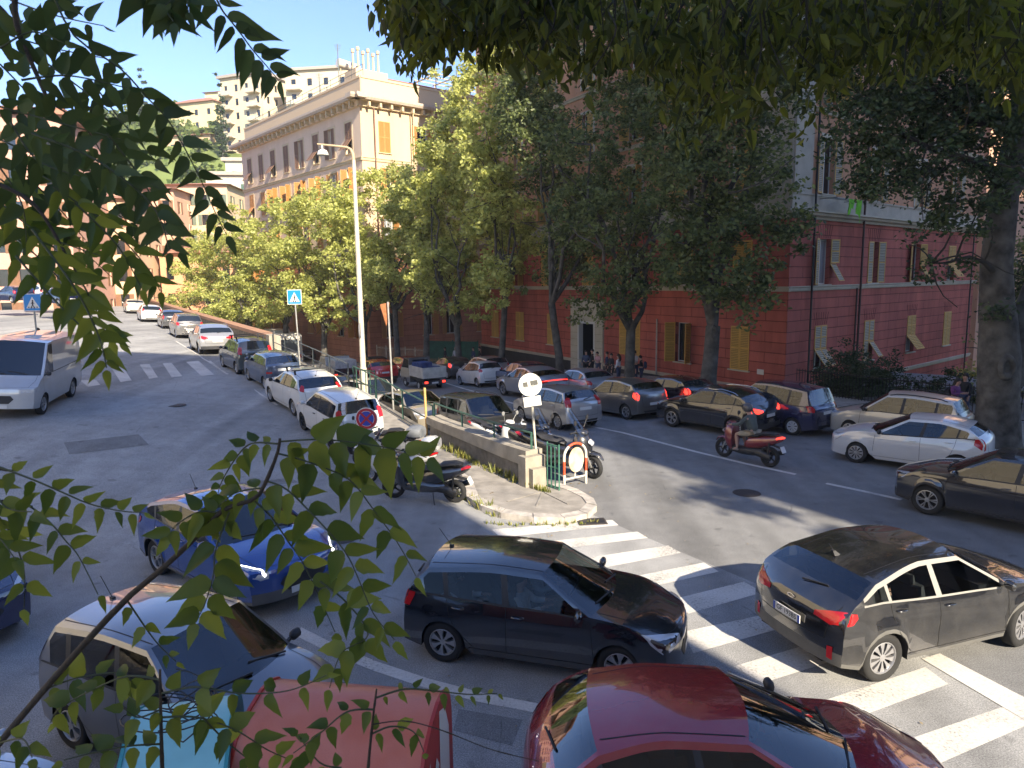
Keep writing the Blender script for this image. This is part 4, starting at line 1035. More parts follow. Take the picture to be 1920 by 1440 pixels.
# lit washing on the line
mb = MB(); n3 = Vector((nR[0], nR[1], 0)); d3 = Vector((dR[0], dR[1], 0)); b0 = Vector((CB[0], CB[1], 9.0)) + n3 * .75
lineo = MB()
for k in (.0, .16, .32): lineo.tube([b0 + d3 * 2.6 + n3 * (k - .25), b0 + d3 * 5.2 + n3 * (k - .25)], .012, 5)
for x in (2.6, 5.2): lineo.bar(b0 + d3 * x - n3 * .7, b0 + d3 * x + n3 * .15, .03)
lineo.build('washing_rack', RAILG, red)
cl = MB(); rr_ = random.Random(5)
for (x0, x1, dl, dr, dm) in ((3.9, 4.55, .75, .35, .45), (4.75, 5.35, .5, 1.05, .8)):
    n = 8; vs = []
    for i in range(n + 1):
        f = i / n; x = x0 + (x1 - x0) * f; dd = dl + (dr - dl) * f + .12 * sin(9 * f)
        for j in range(4): vs.append(b0 + d3 * (x + .03 * sin(j * 2 + i)) + n3 * (.05 * sin(i * 1.9 + j) + .1) + Vector((0, 0, .02 - dd * j / 3)))
    b_ = len(cl.v); cl.add(vs, [(i * 4 + j, (i + 1) * 4 + j, (i + 1) * 4 + j + 1, i * 4 + j + 1) for i in range(n) for j in range(3)])
o = cl.build('laundry', basic('lime_cloth', (.18, .55, .03), .8, var=.1), smooth=180); tag(o, 'lime green washing hung on the rack below a second floor window of the red building', 'laundry')

# ---------------------------------------------------- the orange building in the sun
CM = (-13.9, 66.0); mF = dirn(-.65, .76); mR = dirn(.76, .65); mnF = dirn(-.76, -.65); mnR = dirn(.65, -.76)
orb = empty('orange_building'); tag(orb, 'sunlit peach apartment building with deep eaves and a roof terrace, behind the lamp post', 'building')
PEA = rustic('peach_wall', (.58, .45, .30), 90, 60, 1, .0001, streak=.1); MAU = rustic('mauve_wall', (.68, .53, .40), 90, 60, 1, .0001, streak=.1); ORB = rustic('orange_base', (.46, .20, .12), 2.4, .5, .6, .02)
TRM = basic('warm_trim', (.52, .42, .27), .8, var=.1, scale=1); SHO = shutter_mat('orange_shutter', (.52, .24, .06)); SHO_F = basic('orange_frame', (.50, .23, .07), .6); SHB = shutter_mat('brown_shutter', (.22, .12, .07)); SHB_F = basic('brown_frame', (.25, .14, .08), .6)
rnd = random.Random(4)
mLs = {'F': [2.3, 5.7, 9.1, 12.5, 16.2, 19.7, 23.1, 26.5], 'R': [2.4, 6.5, 9.3, 13.2, 17.2]}
for (A, d, n_, w, which, wm) in ((CM, mF, mnF, 28.8, 'F', MAU), (CM, mR, mnR, 22.0, 'R', PEA)):
    holes = [(L - .6, z, 1.2, h_) for z, h_ in ((17.85, 2.75), (13.9, 2.6), (9.6, 2.5), (5.4, 2.4), (.9, 2.3)) for L in mLs[which]]
    for nm, z0, z1, mt in (('base_wall', -6, 8.4, ORB), ('wall', 8.7, 17.0, wm), ('upper_wall', 17.3, 21.6, PEA if which == 'R' else MAU)): wallgrid(nm, A, d, n_, w, z0, z1, holes, mt, orb)
    for k, h in enumerate(holes):
        top = h[1] > 17
        if which == 'F': st = rnd.choice(['flap', 'flap', 'closed', 'half']) if top else rnd.choice(['open', 'ajar', 'ajar', 'flap', 'closed'])
        else: st = ['closed', 'openflap', 'ajar', 'closed', 'open', 'half', 'openflap', 'closed'][k % 8]
        dk = which == 'F' and top
        window(orb, A, d, n_, h, st, SHB if dk else SHO, rnd, shf=SHB_F if dk else SHO_F, sillm=TRM)
        if h[1] > 9 and which == 'F':
            mb = MB(); D3 = Vector((d[0], d[1], 0)); N3_ = Vector((n_[0], n_[1], 0)); o_ = Vector((A[0], A[1], 0)) + D3 * h[0] + Vector((0, 0, h[1]))
            for (a, b, c, e) in ((-.2, -.0, 0, h[3] + .2), (h[2], 0, h[2] + .2, h[3] + .2), (0, h[3], h[2], h[3] + .2)):
                mb.prism([o_ + D3 * a + Vector((0, 0, b)), o_ + D3 * c + Vector((0, 0, b)), o_ + D3 * c + Vector((0, 0, e)), o_ + D3 * a + Vector((0, 0, e))], N3_ * .03)
            mb.build('window_surround', TRM, orb)
    band('string_course', orb, A, d, n_, w, 17.0, 17.3, STR, TRM, .15); band('string_course', orb, A, d, n_, w, 8.4, 8.7, STR, TRM, .15); band('string_course', orb, A, d, n_, w, 13.1, 13.3, STR, TRM, .1)
    band('frieze', orb, A, d, n_, w, 21.6, 22.1, [(0, 0), (.25, .1), (.3, .9), (.8, 1), (0, 1.02)], MAU if which == 'F' else TRM, .3)
    band('eaves', orb, A, d, n_, w, 22.1, 22.5, [(0, 0), (.9, 0), (1.0, .5), (1.0, 1), (0, 1.0)], basic('eaves_mould', (.46, .38, .3), .8), 1.4)
    nb = int(w / 1.15)
    for k in range(nb):
        mb = MB(); x = .6 + k * 1.15; p = Vector((A[0] + d[0] * x + n_[0] * .45, A[1] + d[1] * x + n_[1] * .45, 21.85)); mb.box(p, (.55, .2, .45), atan2(n_[1], n_[0])); mb.build('eaves_bracket', TRM, orb)
    band('roof_parapet', orb, A, d, n_, w, 22.5, 24.4, [(-.35, 0), (-.35, .9), (-.28, .9), (-.28, 1), (-.6, 1)], PEA, -.4)
for x, dx in ((2.0 + 3.2, .0), (2.0 + 3.45, .1)): pipe(orb, CM, mR, mnR, x, 8, 21.8, TRM, .06)
pipe(orb, CM, mR, mnR, 1.3, 8, 21.8, basic('brown_pipe2', (.2, .1, .07), .5), .05)
def qd(a, b): return (CM[0] + mF[0] * a + mR[0] * b, CM[1] + mF[1] * a + mR[1] * b)
mb = MB(); mb.poly([(*qd(0, 0), 22.6), (*qd(28.8, 0), 22.6), (*qd(28.8, 22), 22.6), (*qd(0, 22), 22.6)]); mb.build('roof', CONC, orb)
mb = MB(); mb.poly([(*qd(28.8, 0), -6), (*qd(28.8, 22), -6), (*qd(28.8, 22), 22.5), (*qd(28.8, 0), 22.5)]); mb.poly([(*qd(0, 22), -6), (*qd(28.8, 22), -6), (*qd(28.8, 22), 22.5), (*qd(0, 22), 22.5)]); mb.build('rear_wall', PEA, orb)
# penthouse
ang = atan2(mR[1], mR[0])
mb = MB(); c = qd(9.5, 11.5); mb.box((*c, 24.0), (11.5, 10, 3.0), ang); mb.build('penthouse', PEA, orb)
mb = MB(); mb.box((*c, 25.6), (12.6, 11, .18), ang); mb.build('penthouse_roof', basic('terracotta', (.33, .14, .09), .8, var=.25, scale=2), orb)
mb = MB(); c = qd(17, 8); mb.box((*c, 23.7), (6, 12, 2.2), ang); mb.build('roof_cabin', basic('pink_wall', (.5, .3, .22), .8), orb)
c0 = Vector((*qd(4.4, 3.3), 23.9)); mb = MB(); mb.box(c0 + Vector((0, 0, .4)), (3.4, 2.2, 3.2), ang); mb.build('chimney_block', PEA, orb)
for k in range(6):
    p = c0 + Vector((mR[0], mR[1], 0)) * (-1.35 + k * .54) + Vector((0, 0, 1.9)); mb = MB(); mb.tube([p, p + Vector((0, 0, 1.7 + .3 * (k % 2)))], .11, 8); mb.tube([p + Vector((0, 0, 1.75 + .3 * (k % 2))), p + Vector((0, 0, 2.05 + .3 * (k % 2)))], .17, 8); mb.build('flue', TRM, orb, smooth=60)
p = Vector((*qd(6.4, 1.4), 27.0)); mb = MB(); mb.tube([p, p + Vector((mR[0], mR[1], -.1)) * 2.2], .42, 14); mb.build('water_tank', simple('tank_white', (.65, .6, .52), .3), orb, smooth=50)
mb = MB(); 
for q in (.3, 1.9): mb.bar(p + Vector((mR[0], mR[1], 0)) * q, p + Vector((mR[0], mR[1], 0)) * q + Vector((0, 0, -1.3)), .08)
mb.build('tank_stand', TRM, orb)
pg = MB()
for k in range(6):
    for b in (1.0, 4.2):
        q = Vector((*qd(b, 9.0 + k * 2.1), 23)); pg.bar(q, q + Vector((0, 0, 3.0)), .09)
    pg.bar(Vector((*qd(.8, 9.0 + k * 2.1), 26)), Vector((*qd(4.6, 9.0 + k * 2.1), 26)), .09)
for b in (1.0, 2.1, 3.2, 4.2): pg.bar(Vector((*qd(b, 8.6), 26.1)), Vector((*qd(b, 20), 26.1)), .08)
pg.build('terrace_pergola', TRM, orb)
for (a, b, hh_) in ((5.5, 1.0, 5.8), (12, 3, 3.6), (10, 1.2, 4.2), (17, 1.2, 3.0), (21, 1.3, 2.6), (3, 13, 5.0)):
    mb = MB(); q = Vector((*qd(a, b), 22.6)); mb.tube([q, q + Vector((0, 0, hh_))], .05, 6)
    for k in range(4): mb.bar(q + Vector((-.35 + .05 * k, 0, hh_ - .15 * k - .1)), q + Vector((.35 - .05 * k, .1, hh_ - .15 * k - .1)), .03)
    mb.build('aerial', RAILG, orb)
mb = MB()
for z in (25.0, 25.45): mb.tube([(*qd(.6, .8), z), (*qd(28, .8), z - .3)], .025, 5)
for k in range(14): mb.tube([(*qd(.6 + 2.1 * k, .8), 24), (*qd(.6 + 2.1 * k, .8), 25.45)], .02, 4)
mb.build('terrace_railing', RAILG, orb)

# ---------------------------------------------------- simpler background blocks
def block(name, label, base, ang, w, dpt, z0, z1, wm, nx, ny, fh, roofm, ww=1.1, wh=1.5, side=True, balc=None, shm=None, stripe=None, roof='flat', cat='building', nside=3, shut=False, xo=None):
    """axis: front faces the camera; base = front-left corner; ang = direction of the front"""
    r = empty(name); tag(r, label, cat)
    d = (cos(ang), sin(ang)); n_ = (sin(ang), -cos(ang)); dS = (-n_[0], -n_[1])
    fs = [(base, d, n_, w, nx)]
    C_ = (base[0] + d[0] * w, base[1] + d[1] * w)
    if side: fs.append((C_, dS, d, dpt, nside))
    Lf = (base[0] + dS[0] * dpt, base[1] + dS[1] * dpt)
    for fi, (A, dd, nn, W_, nX) in enumerate(fs):
        wmm = wm if not (stripe and fi == 1) else stripe
        holes = []
        for j in range(ny):
            z = z1 - 1.0 - (j + 1) * fh + .9
            if z < z0 + .3: continue
            for i in range(nX):
                x = W_ * (i + .5) / nX
                if nX > 4 and i % 2: x -= W_ / nX * .25
                holes.append((x - ww / 2, z, ww, wh))
        mb = MB(); wallgrid('wall', A, dd, nn, W_, z0, z1, holes, wm, r, depth=.2)
        for h in holes:
            g = MB(); D3 = Vector((dd[0], dd[1], 0)); N_ = Vector((nn[0], nn[1], 0)); o_ = Vector((A[0], A[1], h[1])) + D3 * h[0] - N_ * .15
            g.poly([o_, o_ + D3 * h[2], o_ + D3 * h[2] + Vector((0, 0, h[3])), o_ + Vector((0, 0, h[3]))])
            wo = g.build('window', shm or GLF, r)
            if shut:
                s = MB()
                for sx in (-.5, h[2]): q = o_ + D3 * sx + N_ * .17; s.prism([q, q + D3 * .5, q + D3 * .5 + Vector((0, 0, h[3])), q + Vector((0, 0, h[3]))], N_ * .05)
                s.build('shutter', shut, wo)
        if balc and fi in balc[0]:
            for j in range(ny - 1):
                z = z1 - 1.0 - (j + 1) * fh - .1
                for (x0, x1) in balc[1]:
                    b = MB(); D3 = Vector((dd[0], dd[1], 0)); N_ = Vector((nn[0], nn[1], 0)); o_ = Vector((A[0], A[1], z)) + D3 * x0
                    b.prism([o_, o_ + D3 * (x1 - x0), o_ + D3 * (x1 - x0) + N_ * 1.3, o_ + N_ * 1.3], (0, 0, .18))
                    b.prism([o_ + N_ * 1.22, o_ + D3 * (x1 - x0) + N_ * 1.22, o_ + D3 * (x1 - x0) + N_ * 1.3, o_ + N_ * 1.3], (0, 0, 1.05))
                    b.build('balcony', balc[2], r)
    mb = MB(); mb.poly([(*Lf, z0), (*base, z0), (*base, z1), (*Lf, z1)]); Cb = (C_[0] + dS[0] * dpt, C_[1] + dS[1] * dpt); mb.poly([(*Lf, z0), (*Cb, z0), (*Cb, z1), (*Lf, z1)])
    if not side: mb.poly([(*C_, z0), (*Cb, z0), (*Cb, z1), (*C_, z1)])
    mb.build('wall', wm, r)
    cx = (base[0] + Cb[0]) / 2; cy = (base[1] + Cb[1]) / 2; mb = MB()
    if roof == 'flat': mb.box((cx, cy, z1 + .3), (w + 1.2, dpt + 1.2, .6), ang)
    else:
        h_ = roof; e = .7; M2 = Matrix.Translation((cx, cy, 0)) @ Matrix.Rotation(ang, 4, 'Z'); a, b = w / 2 + e, dpt / 2 + e; rl = max(.0, a - b)
        vs = [M2 @ Vector(v) for v in ((-a, -b, z1), (a, -b, z1), (a, b, z1), (-a, b, z1), (-rl, 0, z1 + h_), (rl + .01, 0, z1 + h_))]; mb.add(vs, [(0, 1, 5, 4), (1, 2, 5), (2, 3, 4, 5), (3, 0, 4), (3, 2, 1, 0)])
    mb.build('roof', roofm, r)
    return r
CRW = basic('cream_block', (.60, .50, .34), .85, var=.08, scale=.3); YEW = basic('yellow_block', (.66, .54, .30), .85, var=.1, scale=.3); PGW = basic('pale_green_block', (.50, .50, .40), .85, var=.08, scale=.3)
TCW = basic('terracotta_block', (.60, .36, .24), .85, var=.1, scale=.3); SNW = basic('sand_block', (.62, .44, .28), .85, var=.1, scale=.3); RFT = basic('roof_tile', (.34, .16, .10), .85, var=.3, scale=1.2); RFG = basic('roof_grey', (.35, .31, .26), .85, var=.2); BAL = basic('balcony_cream', (.58, .5, .38), .8); BRK = basic('brick_block', (.42, .16, .09), .85, var=.15)
SHG = basic('green_shutter', (.05, .10, .07), .6)
# ================================================================== HILL AND BACKGROUND
def hillz(x, y):
    D = y + .12 * (x + 60); z = lerp(D, [88, 100, 125, 150, 175, 205, 260, 400], [-4.5, 2, 11, 22, 38, 52, 60, 62])
    z -= 18 * smst((x + 30) / 60)
    return z + 1.2 * sin(x * .11) * cos(y * .09)
mb = MB(); xs = list(range(-260, 121, 12)); ys = list(range(88, 401, 10)); vs = [(x, y, hillz(x, y)) for y in ys for x in xs]; nx = len(xs)
mb.add(vs, [(i * nx + j, i * nx + j + 1, (i + 1) * nx + j + 1, (i + 1) * nx + j) for i in range(len(ys) - 1) for j in range(nx - 1)])
tag(mb.build('hill', basic('hill_grass', (.13, .17, .04), .95, var=.45, scale=.06, bump=.5, bscale=1), smooth=180), kind='structure')
def hb(px, D): r = ray(px, 500); return (r.x / r.y * D, D)
RI = radians
def blk(name, label, pxl, D, ang, w, dpt, ztop, zb, *a, **k): return block(name, label, hb(pxl, D), RI(ang), w, dpt, zb, ztop, *a, **k)
blk('apartment_tower', 'tall cream apartment tower with balconies and a brick red side on the hill', 437, 172, -22, 12, 22, 52, 30, CRW, 4, 7, 3.05, RFG, ww=.9, wh=1.5, balc=((0,), ((.4, 3.6), (8.2, 11.4)), BAL), stripe=BRK, nside=6, side=True)
blk('hill_apartment_house', 'cream apartment house with a penthouse, half hidden by the roof terrace of the peach building', 555, 165, -8, 15, 14, 51.5, 28, CRW, 4, 6, 3.1, RFG, balc=((0,), ((.5, 4),), BAL))
blk('yellow_villa', 'small yellow villa with a low roof on the crest, left of the cream tower', 408, 215, -10, 12, 9, 60, 45, YEW, 5, 3, 3.2, RFT, roof=1.6)
blk('yellow_house', 'long yellow house with a tiled roof on the hillside behind the leaves', 332, 200, -18, 16, 9, 53, 38, YEW, 5, 3, 3.2, RFT, roof=2.2)
blk('hill_house', 'low peach house below the yellow house on the hillside', 318, 178, -12, 14, 9, 40.5, 30, SNW, 5, 2, 3.2, RFT, roof=1.4)
blk('pale_apartment_house', 'pale green apartment house with rows of dark shutters, left of the peach building', 398, 128, 8, 13.5, 16, 24.2, 2, PGW, 5, 7, 3.0, RFG, ww=.8, wh=1.6, shut=SHG, shm=GLF, nside=3)
blk('pale_roof_house', 'pale set back top storey above the pale green apartment house', 436, 134, 8, 9, 6, 27.5, 22, PGW, 3, 1, 2.8, RFG, ww=.8, wh=1.2)
blk('sand_apartment_house', 'sand coloured apartment house with olive shutters seen through the leaves', 318, 112, 4, 9.5, 14, 20.5, -2, SNW, 4, 6, 3.0, RFT, ww=1.0, wh=1.6, shut=basic('olive_sh', (.12, .15, .11), .6), roof=1.2, balc=((0,), ((1, 4),), BAL))
blk('terracotta_apartment_house', 'long terracotta apartment house behind the leaves at the far end of the upper street', 180, 104, 6, 11.5, 14, 19, -2, TCW, 5, 5, 3.2, RFT, ww=1.0, wh=1.7, shut=basic('brn_sh', (.2, .10, .05), .7), roof=1.5)
blk('peach_apartment_house', 'peach apartment house with a dark roof behind the pedestrian sign on the left', 40, 84, 12, 12, 14, 15.5, 0, SNW, 5, 4, 3.2, RFT, ww=1.0, wh=1.7, shut=basic('brn_sh', (.2, .10, .05), .7), roof=1.5)
blk('pink_apartment_house', 'pink apartment house at the left edge of the view, behind the dense leaves', -140, 70, 14, 13, 14, 22, 0, basic('pink_block', (.55, .32, .24), .85, var=.1), 5, 6, 3.3, RFT, ww=1.0, wh=1.7, shut=basic('brn_sh', (.2, .10, .05), .7))
blk('low_orange_house', 'low orange house at the top of the street between the trees and the leaves', 300, 96, 0, 10, 8, 9.5, -2, basic('orange_block', (.6, .32, .18), .85, var=.1), 4, 2, 3.4, RFT, ww=1.0, wh=1.6, roof=1.4)
blk('sunny_apartment_house', 'sunlit orange apartment house seen past the big trunk at the right edge', 1838, 62, 12, 30, 16, 21, -7, TCW, 7, 6, 3.6, RFT, ww=1.2, wh=2.0, shut=basic('yel_sh', (.5, .33, .08), .7), side=False)
# unseen blocks behind the viewpoint, put in and shaped to shade the streets
def prismb(name, label, foot, z0, z1, mat):
    r = empty(name); tag(r, label, 'building'); n = len(foot)
    mb = MB(); mb.add([(p[0], p[1], z0) for p in foot] + [(p[0], p[1], z1) for p in foot], [(i, (i + 1) % n, (i + 1) % n + n, i + n) for i in range(n)]); mb.build('wall', mat, r)
    mb = MB(); mb.poly([(p[0], p[1], z1) for p in foot]); mb.build('roof', RFG, r); 
    # windows on the street face
    a, b = Vector(foot[0]), Vector(foot[1]); L = (b - a).length; d = (b - a) / L; w = MB()
    for j in range(int((z1 - 6) / 4)):
        for i in range(int(L / 4)):
            x = 2 + i * 4; p = a + d * x; w.add([(p.x, p.y + .03, 4 + j * 4), (p.x + d.x * 1.3, p.y + .03 + d.y * 1.3, 4 + j * 4), (p.x + d.x * 1.3, p.y + .03 + d.y * 1.3, 6.2 + j * 4), (p.x, p.y + .03, 6.2 + j * 4)], [(0, 1, 2, 3)])
    return r
prismb('unseen_apartment_house', 'unseen tall house behind the viewpoint on the left, shaped to shade the streets', [(-1.5, -8), (13.7, -8), (13.7, -22), (-1.5, -22)], -1, 34, basic('behind_wall', (.66, .60, .48), .85, var=.1, scale=.3))
prismb('unseen_apartment_house', 'unseen tall block added behind the viewpoint on the right to shade the lower street', [(21.4, -8), (38, -8), (38, -20), (29.1, -20)], -1, 45, basic('behind_wall2', (.66, .58, .45), .85, var=.1, scale=.3))
prismb('unseen_apartment_house', 'unseen taller block added behind the viewpoint, far right, to shade the red building', [(38.5, -8), (110, -8), (110, -20), (38.5, -20)], -1, 62, basic('behind_wall3', (.62, .5, .4), .85, var=.1, scale=.3))
prismb('unseen_apartment_house', 'sunlit cream apartment house along the left side of the upper street, outside the view', [(-32, -14), (-37, 44), (-50, 44), (-50, -14)], -1, 27, basic('left_wall', (.72, .62, .44), .85, var=.08, scale=.3))
# fences and the low wall between the red and the peach building
GMESH = basic('green_mesh', (.02, .09, .06), .8, var=.25, scale=3); WOODW = basic('weathered_wood', (.45, .36, .25), .85, var=.25, scale=4)
def fence(name, label, cat, A, B, z0, h, n, mt, solid=False, th=.03, bw=.09):
    r = empty(name, (A[0], A[1], z0)); tag(r, label, cat); A = Vector((*A, 0)); B = Vector((*B, 0)); d = B - A
    for i in range(n + 1): 
        if i % 8 == 0: k = MB(); q = d * i / n; k.bar(q, q + Vector((0, 0, h + .1)), .09); k.build('post', mt, r)
    k = MB()
    if solid: k.bar(d * .002 + Vector((0, 0, h / 2)), d + Vector((0, 0, h / 2)), .02, h)
    else:
        for i in range(n): q = d * (i + .5) / n; k.bar(q + Vector((0, 0, .05)), q + Vector((0, 0, h)), bw, th)
    k.build('panel' if solid else 'pickets', mt, r)
    for z in (.3, h - .15): k = MB(); k.bar(Vector((0, 0, z)), d + Vector((0, 0, z)), .05, .04); k.build('rail', mt, r)
    return r
f1 = (-8.3, 66.0); f2 = (-3.6, 60.6)
def zl2(p): return zlo(*p)
fence('picket_fence', 'pale wooden picket fence between the tree trunks under the peach building', 'fence', hb(700, 66), hb(792, 62.5), -2.6, 2.0, 40, WOODW)
fence('mesh_fence', 'green mesh covered fence left of the red building', 'fence', hb(798, 62.5), hb(893, 61), -2.5, 2.6, 16, GMESH, solid=True)
fence('low_fence', 'low brown wooden barrier in front of the green mesh fence', 'fence', hb(797, 58), hb(838, 57), -2.0, 1.05, 16, basic('brown_wood', (.28, .17, .09), .8))
# iron fence along the pavement by the red building's garden
fp = [Vector((*p, 0)) for p in curve_off(TREEL, 4.1)[1:4]]
IRN = simple('iron_black', (.012, .012, .012), .5, .4)
def ironfence(label, a, b, h=1.15):
    r = empty('iron_fence', (a.x, a.y, zlo(a.x, a.y) + .13)); tag(r, label, 'fence'); d = b - a; d = Vector((d.x, d.y, zlo(b.x, b.y) - zlo(a.x, a.y))); L = d.length; n = int(L / .14)
    for z in (.12, h - .08): k = MB(); k.bar(Vector((0, 0, z)), d + Vector((0, 0, z)), .03, .035); k.build('rail', IRN, r)
    k = MB()
    for i in range(n + 1): q = d * i / n; k.bar(q, q + Vector((0, 0, h)), .02)
    k.build('bars', IRN, r)
ironfence('black iron bar fence behind the parked cars, in front of the dark shrub', Vector((12.8, 31.6, 0)), Vector((18.6, 22.6, 0)))
ironfence('dark green iron bar fence beside the big trunk, where the path leaves the street', Vector((18.8, 22.4, 0)), Vector((20.6, 25.8, 0)), 1.3)

# ================================================================== TREES
def leafcloud(pts, size, rng, droop=.3, asp=.5):
    """pts (N,3): returns verts, faces of folded leaf quads"""
    n = len(pts); d = rng.normal(size=(n, 3)); d[:, 2] = d[:, 2] * .6 - droop; d /= np.linalg.norm(d, axis=1)[:, None]
    q = rng.normal(size=(n, 3)); q[:, 2] *= .5; s = np.cross(d, q); s /= np.linalg.norm(s, axis=1)[:, None] + 1e-9
    L = size * rng.uniform(.6, 1.25, n)[:, None]; w = L * asp * .5
    v = np.stack([pts, pts + d * L * .45 + s * w, pts + d * L, pts + d * L * .45 - s * w], axis=1).reshape(-1, 3)
    return v
def mesh_quads(name, v, mat, parent=None):
    n = len(v) // 4; me = bpy.data.meshes.new(name); me.vertices.add(len(v)); me.vertices.foreach_set('co', v.astype(np.float32).ravel())
    me.loops.add(n * 4); me.loops.foreach_set('vertex_index', np.arange(n * 4, dtype=np.int32)); me.polygons.add(n)
    me.polygons.foreach_set('loop_start', np.arange(0, n * 4, 4, dtype=np.int32)); me.polygons.foreach_set('loop_total', np.full(n, 4, dtype=np.int32))
    me.materials.append(mat); me.update(calc_edges=True); me.validate()
    o = bpy.data.objects.new(name, me); COL.objects.link(o)
    if parent is not None: o.parent = parent
    return o
def crown_pts(blobs, n, rng, clump=64, cr=.42):
    """leaves gathered in twig clumps spread through ellipsoid blobs, denser toward the outside"""
    blobs = list(blobs)
    vol = np.array([b[3] * b[4] * b[5] for b in blobs]) ** .8; vol /= vol.sum(); out = []
    for b, f in zip(blobs, vol):
        m = max(1, int(n * f / clump)); u = rng.normal(size=(m, 3)); u /= np.linalg.norm(u, axis=1)[:, None]; r = rng.uniform(.15, 1, m) ** .55
        c = u * r[:, None] * np.array(b[3:6]) * (1 + .18 * rng.normal(size=(m, 1))) + np.array(b[:3])
        k = rng.integers(clump // 2, int(clump * 1.5), m)
        cc = np.repeat(c, k, axis=0); sp = cr * rng.uniform(.5, 1.3, m); off = rng.normal(size=cc.shape) * np.repeat(sp, k)[:, None] * np.array([.62, .62, .45]); out.append(cc + off)
    return np.concatenate(out)
BARK = basic('grey_bark', (.06, .053, .043), .95, var=.45, scale=3.2, bump=1.0, bscale=9, c2=(.13, .12, .10)); BARKD = basic('dark_bark', (.035, .03, .024), .95, var=.4, scale=3, bump=.7, bscale=9)
LFA = leafm('street_leaves', (.040, .062, .020), (.18, .215, .07), .36); LFB = leafm('sunlit_leaves', (.18, .21, .05), (.54, .56, .18), .42)  # LFB: sunshine on the crowns put into a paler, yellower leaf colour
def limb(mb, a, b, r0, r1, rng, n=5, bend=.12, seg=7):
    a = Vector(a); b = Vector(b); L = (b - a).length; pts = [a]; rs = [r0]; o1 = Vector(rng.normal(size=3)) * bend * L
    for i in range(1, n + 1):
        f = i / n; pts.append(a + (b - a) * f + o1 * sin(pi * f) + Vector(rng.normal(size=3)) * .02 * L); rs.append(r0 + (r1 - r0) * f ** .8)
    mb.tube(pts, rs, seg); return pts
def tree(name, label, base, h_fork, tr, top, blobs, n, size, seed, mat=LFA, bark=BARK, group=None, lean=(0, 0), nl=5, cr=.42, cat='tree', flare=1.5, twigs=14):
    rng = np.random.default_rng(seed); r = empty(name, base); tag(r, label, cat, group); tk = MB()
    f = Vector((lean[0], lean[1], h_fork)); pts = [Vector((0, 0, -.2)), Vector((0, 0, .15)), Vector((lean[0] * .15, lean[1] * .15, h_fork * .3)), Vector((lean[0] * .65, lean[1] * .5, h_fork * .68)), f]
    tk.tube(pts, [tr * flare, tr * 1.15, tr, tr * .92, tr * .9], 12); tk.build('trunk', bark, r, smooth=60)
    B = [(b[0], b[1], b[2], b[3], b[4], b[5]) for b in blobs]
    ends = []
    order = sorted(B, key=lambda b: -b[3] * b[4] * b[5])[:nl]
    for k, b in enumerate(order):
        lb = MB(); e = Vector(b[:3]); m_ = f + (e - f) * .5 + Vector((0, 0, .6))
        p = limb(lb, f - Vector((0, 0, .15)), e, tr * .62, tr * .16, rng, 7, .08, 8)
        for _ in range(twigs // nl + 2):
            i = rng.integers(2, len(p)); q = p[i] + Vector(rng.normal(size=3)) * .6 * b[3] + Vector((0, 0, .5)); limb(lb, p[i], q, tr * .22, .02, rng, 4, .1, 5)
        lb.build('limb', bark, r, smooth=60)
    P_ = crown_pts(B, n, rng, cr=cr); mesh_quads('crown', leafcloud(P_, size, rng, asp=.55), mat, r)
    return r
def auto_blobs(rng, rx, ry, z0, z1, k=9, off=(0, 0), rb=.5):
    out = []
    for i in range(k):
        f = (i + .5) / k; z = z0 + (z1 - z0) * f; wdt = sin(pi * (.18 + .74 * f)) ; a = rng.uniform(0, 6.28)
        out.append((off[0] * f + cos(a) * rx * .5 * wdt, off[1] * f + sin(a) * ry * .5 * wdt, z, rx * rb * (.6 + .5 * wdt), ry * rb * (.6 + .5 * wdt), (z1 - z0) / k * 1.25))
    return out
NTREES = [  # base index in TREEL, trunk r, fork h, crown z0,z1, rx, n, seed, mat, label, lean
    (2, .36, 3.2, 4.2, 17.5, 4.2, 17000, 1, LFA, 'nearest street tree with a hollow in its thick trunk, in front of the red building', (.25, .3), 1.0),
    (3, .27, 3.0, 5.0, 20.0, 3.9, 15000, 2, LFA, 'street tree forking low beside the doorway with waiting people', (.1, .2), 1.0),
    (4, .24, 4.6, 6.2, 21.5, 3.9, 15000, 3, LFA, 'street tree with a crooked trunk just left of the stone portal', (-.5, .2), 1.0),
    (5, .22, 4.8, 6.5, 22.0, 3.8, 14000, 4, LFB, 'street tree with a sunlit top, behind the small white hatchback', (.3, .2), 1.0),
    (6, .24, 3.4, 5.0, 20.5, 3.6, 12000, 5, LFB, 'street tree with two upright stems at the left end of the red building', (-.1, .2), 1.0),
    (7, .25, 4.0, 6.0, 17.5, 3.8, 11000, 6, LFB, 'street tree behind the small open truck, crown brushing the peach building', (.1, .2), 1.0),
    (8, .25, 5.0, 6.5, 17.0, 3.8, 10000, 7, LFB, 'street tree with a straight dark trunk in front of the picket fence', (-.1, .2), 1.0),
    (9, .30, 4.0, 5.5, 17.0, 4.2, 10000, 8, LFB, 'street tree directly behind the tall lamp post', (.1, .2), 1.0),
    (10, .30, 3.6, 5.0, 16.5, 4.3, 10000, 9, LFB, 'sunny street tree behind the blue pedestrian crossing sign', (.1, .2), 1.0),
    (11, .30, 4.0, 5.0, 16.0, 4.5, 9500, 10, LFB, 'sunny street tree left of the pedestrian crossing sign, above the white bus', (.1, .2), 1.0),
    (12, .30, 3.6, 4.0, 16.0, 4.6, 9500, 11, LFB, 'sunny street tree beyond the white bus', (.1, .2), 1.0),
    (13, .30, 3.4, 3.5, 14.0, 5.0, 9500, 12, LFB, 'last sunny street tree, far down by the hanging leaves', (.1, .2), 1.0)]
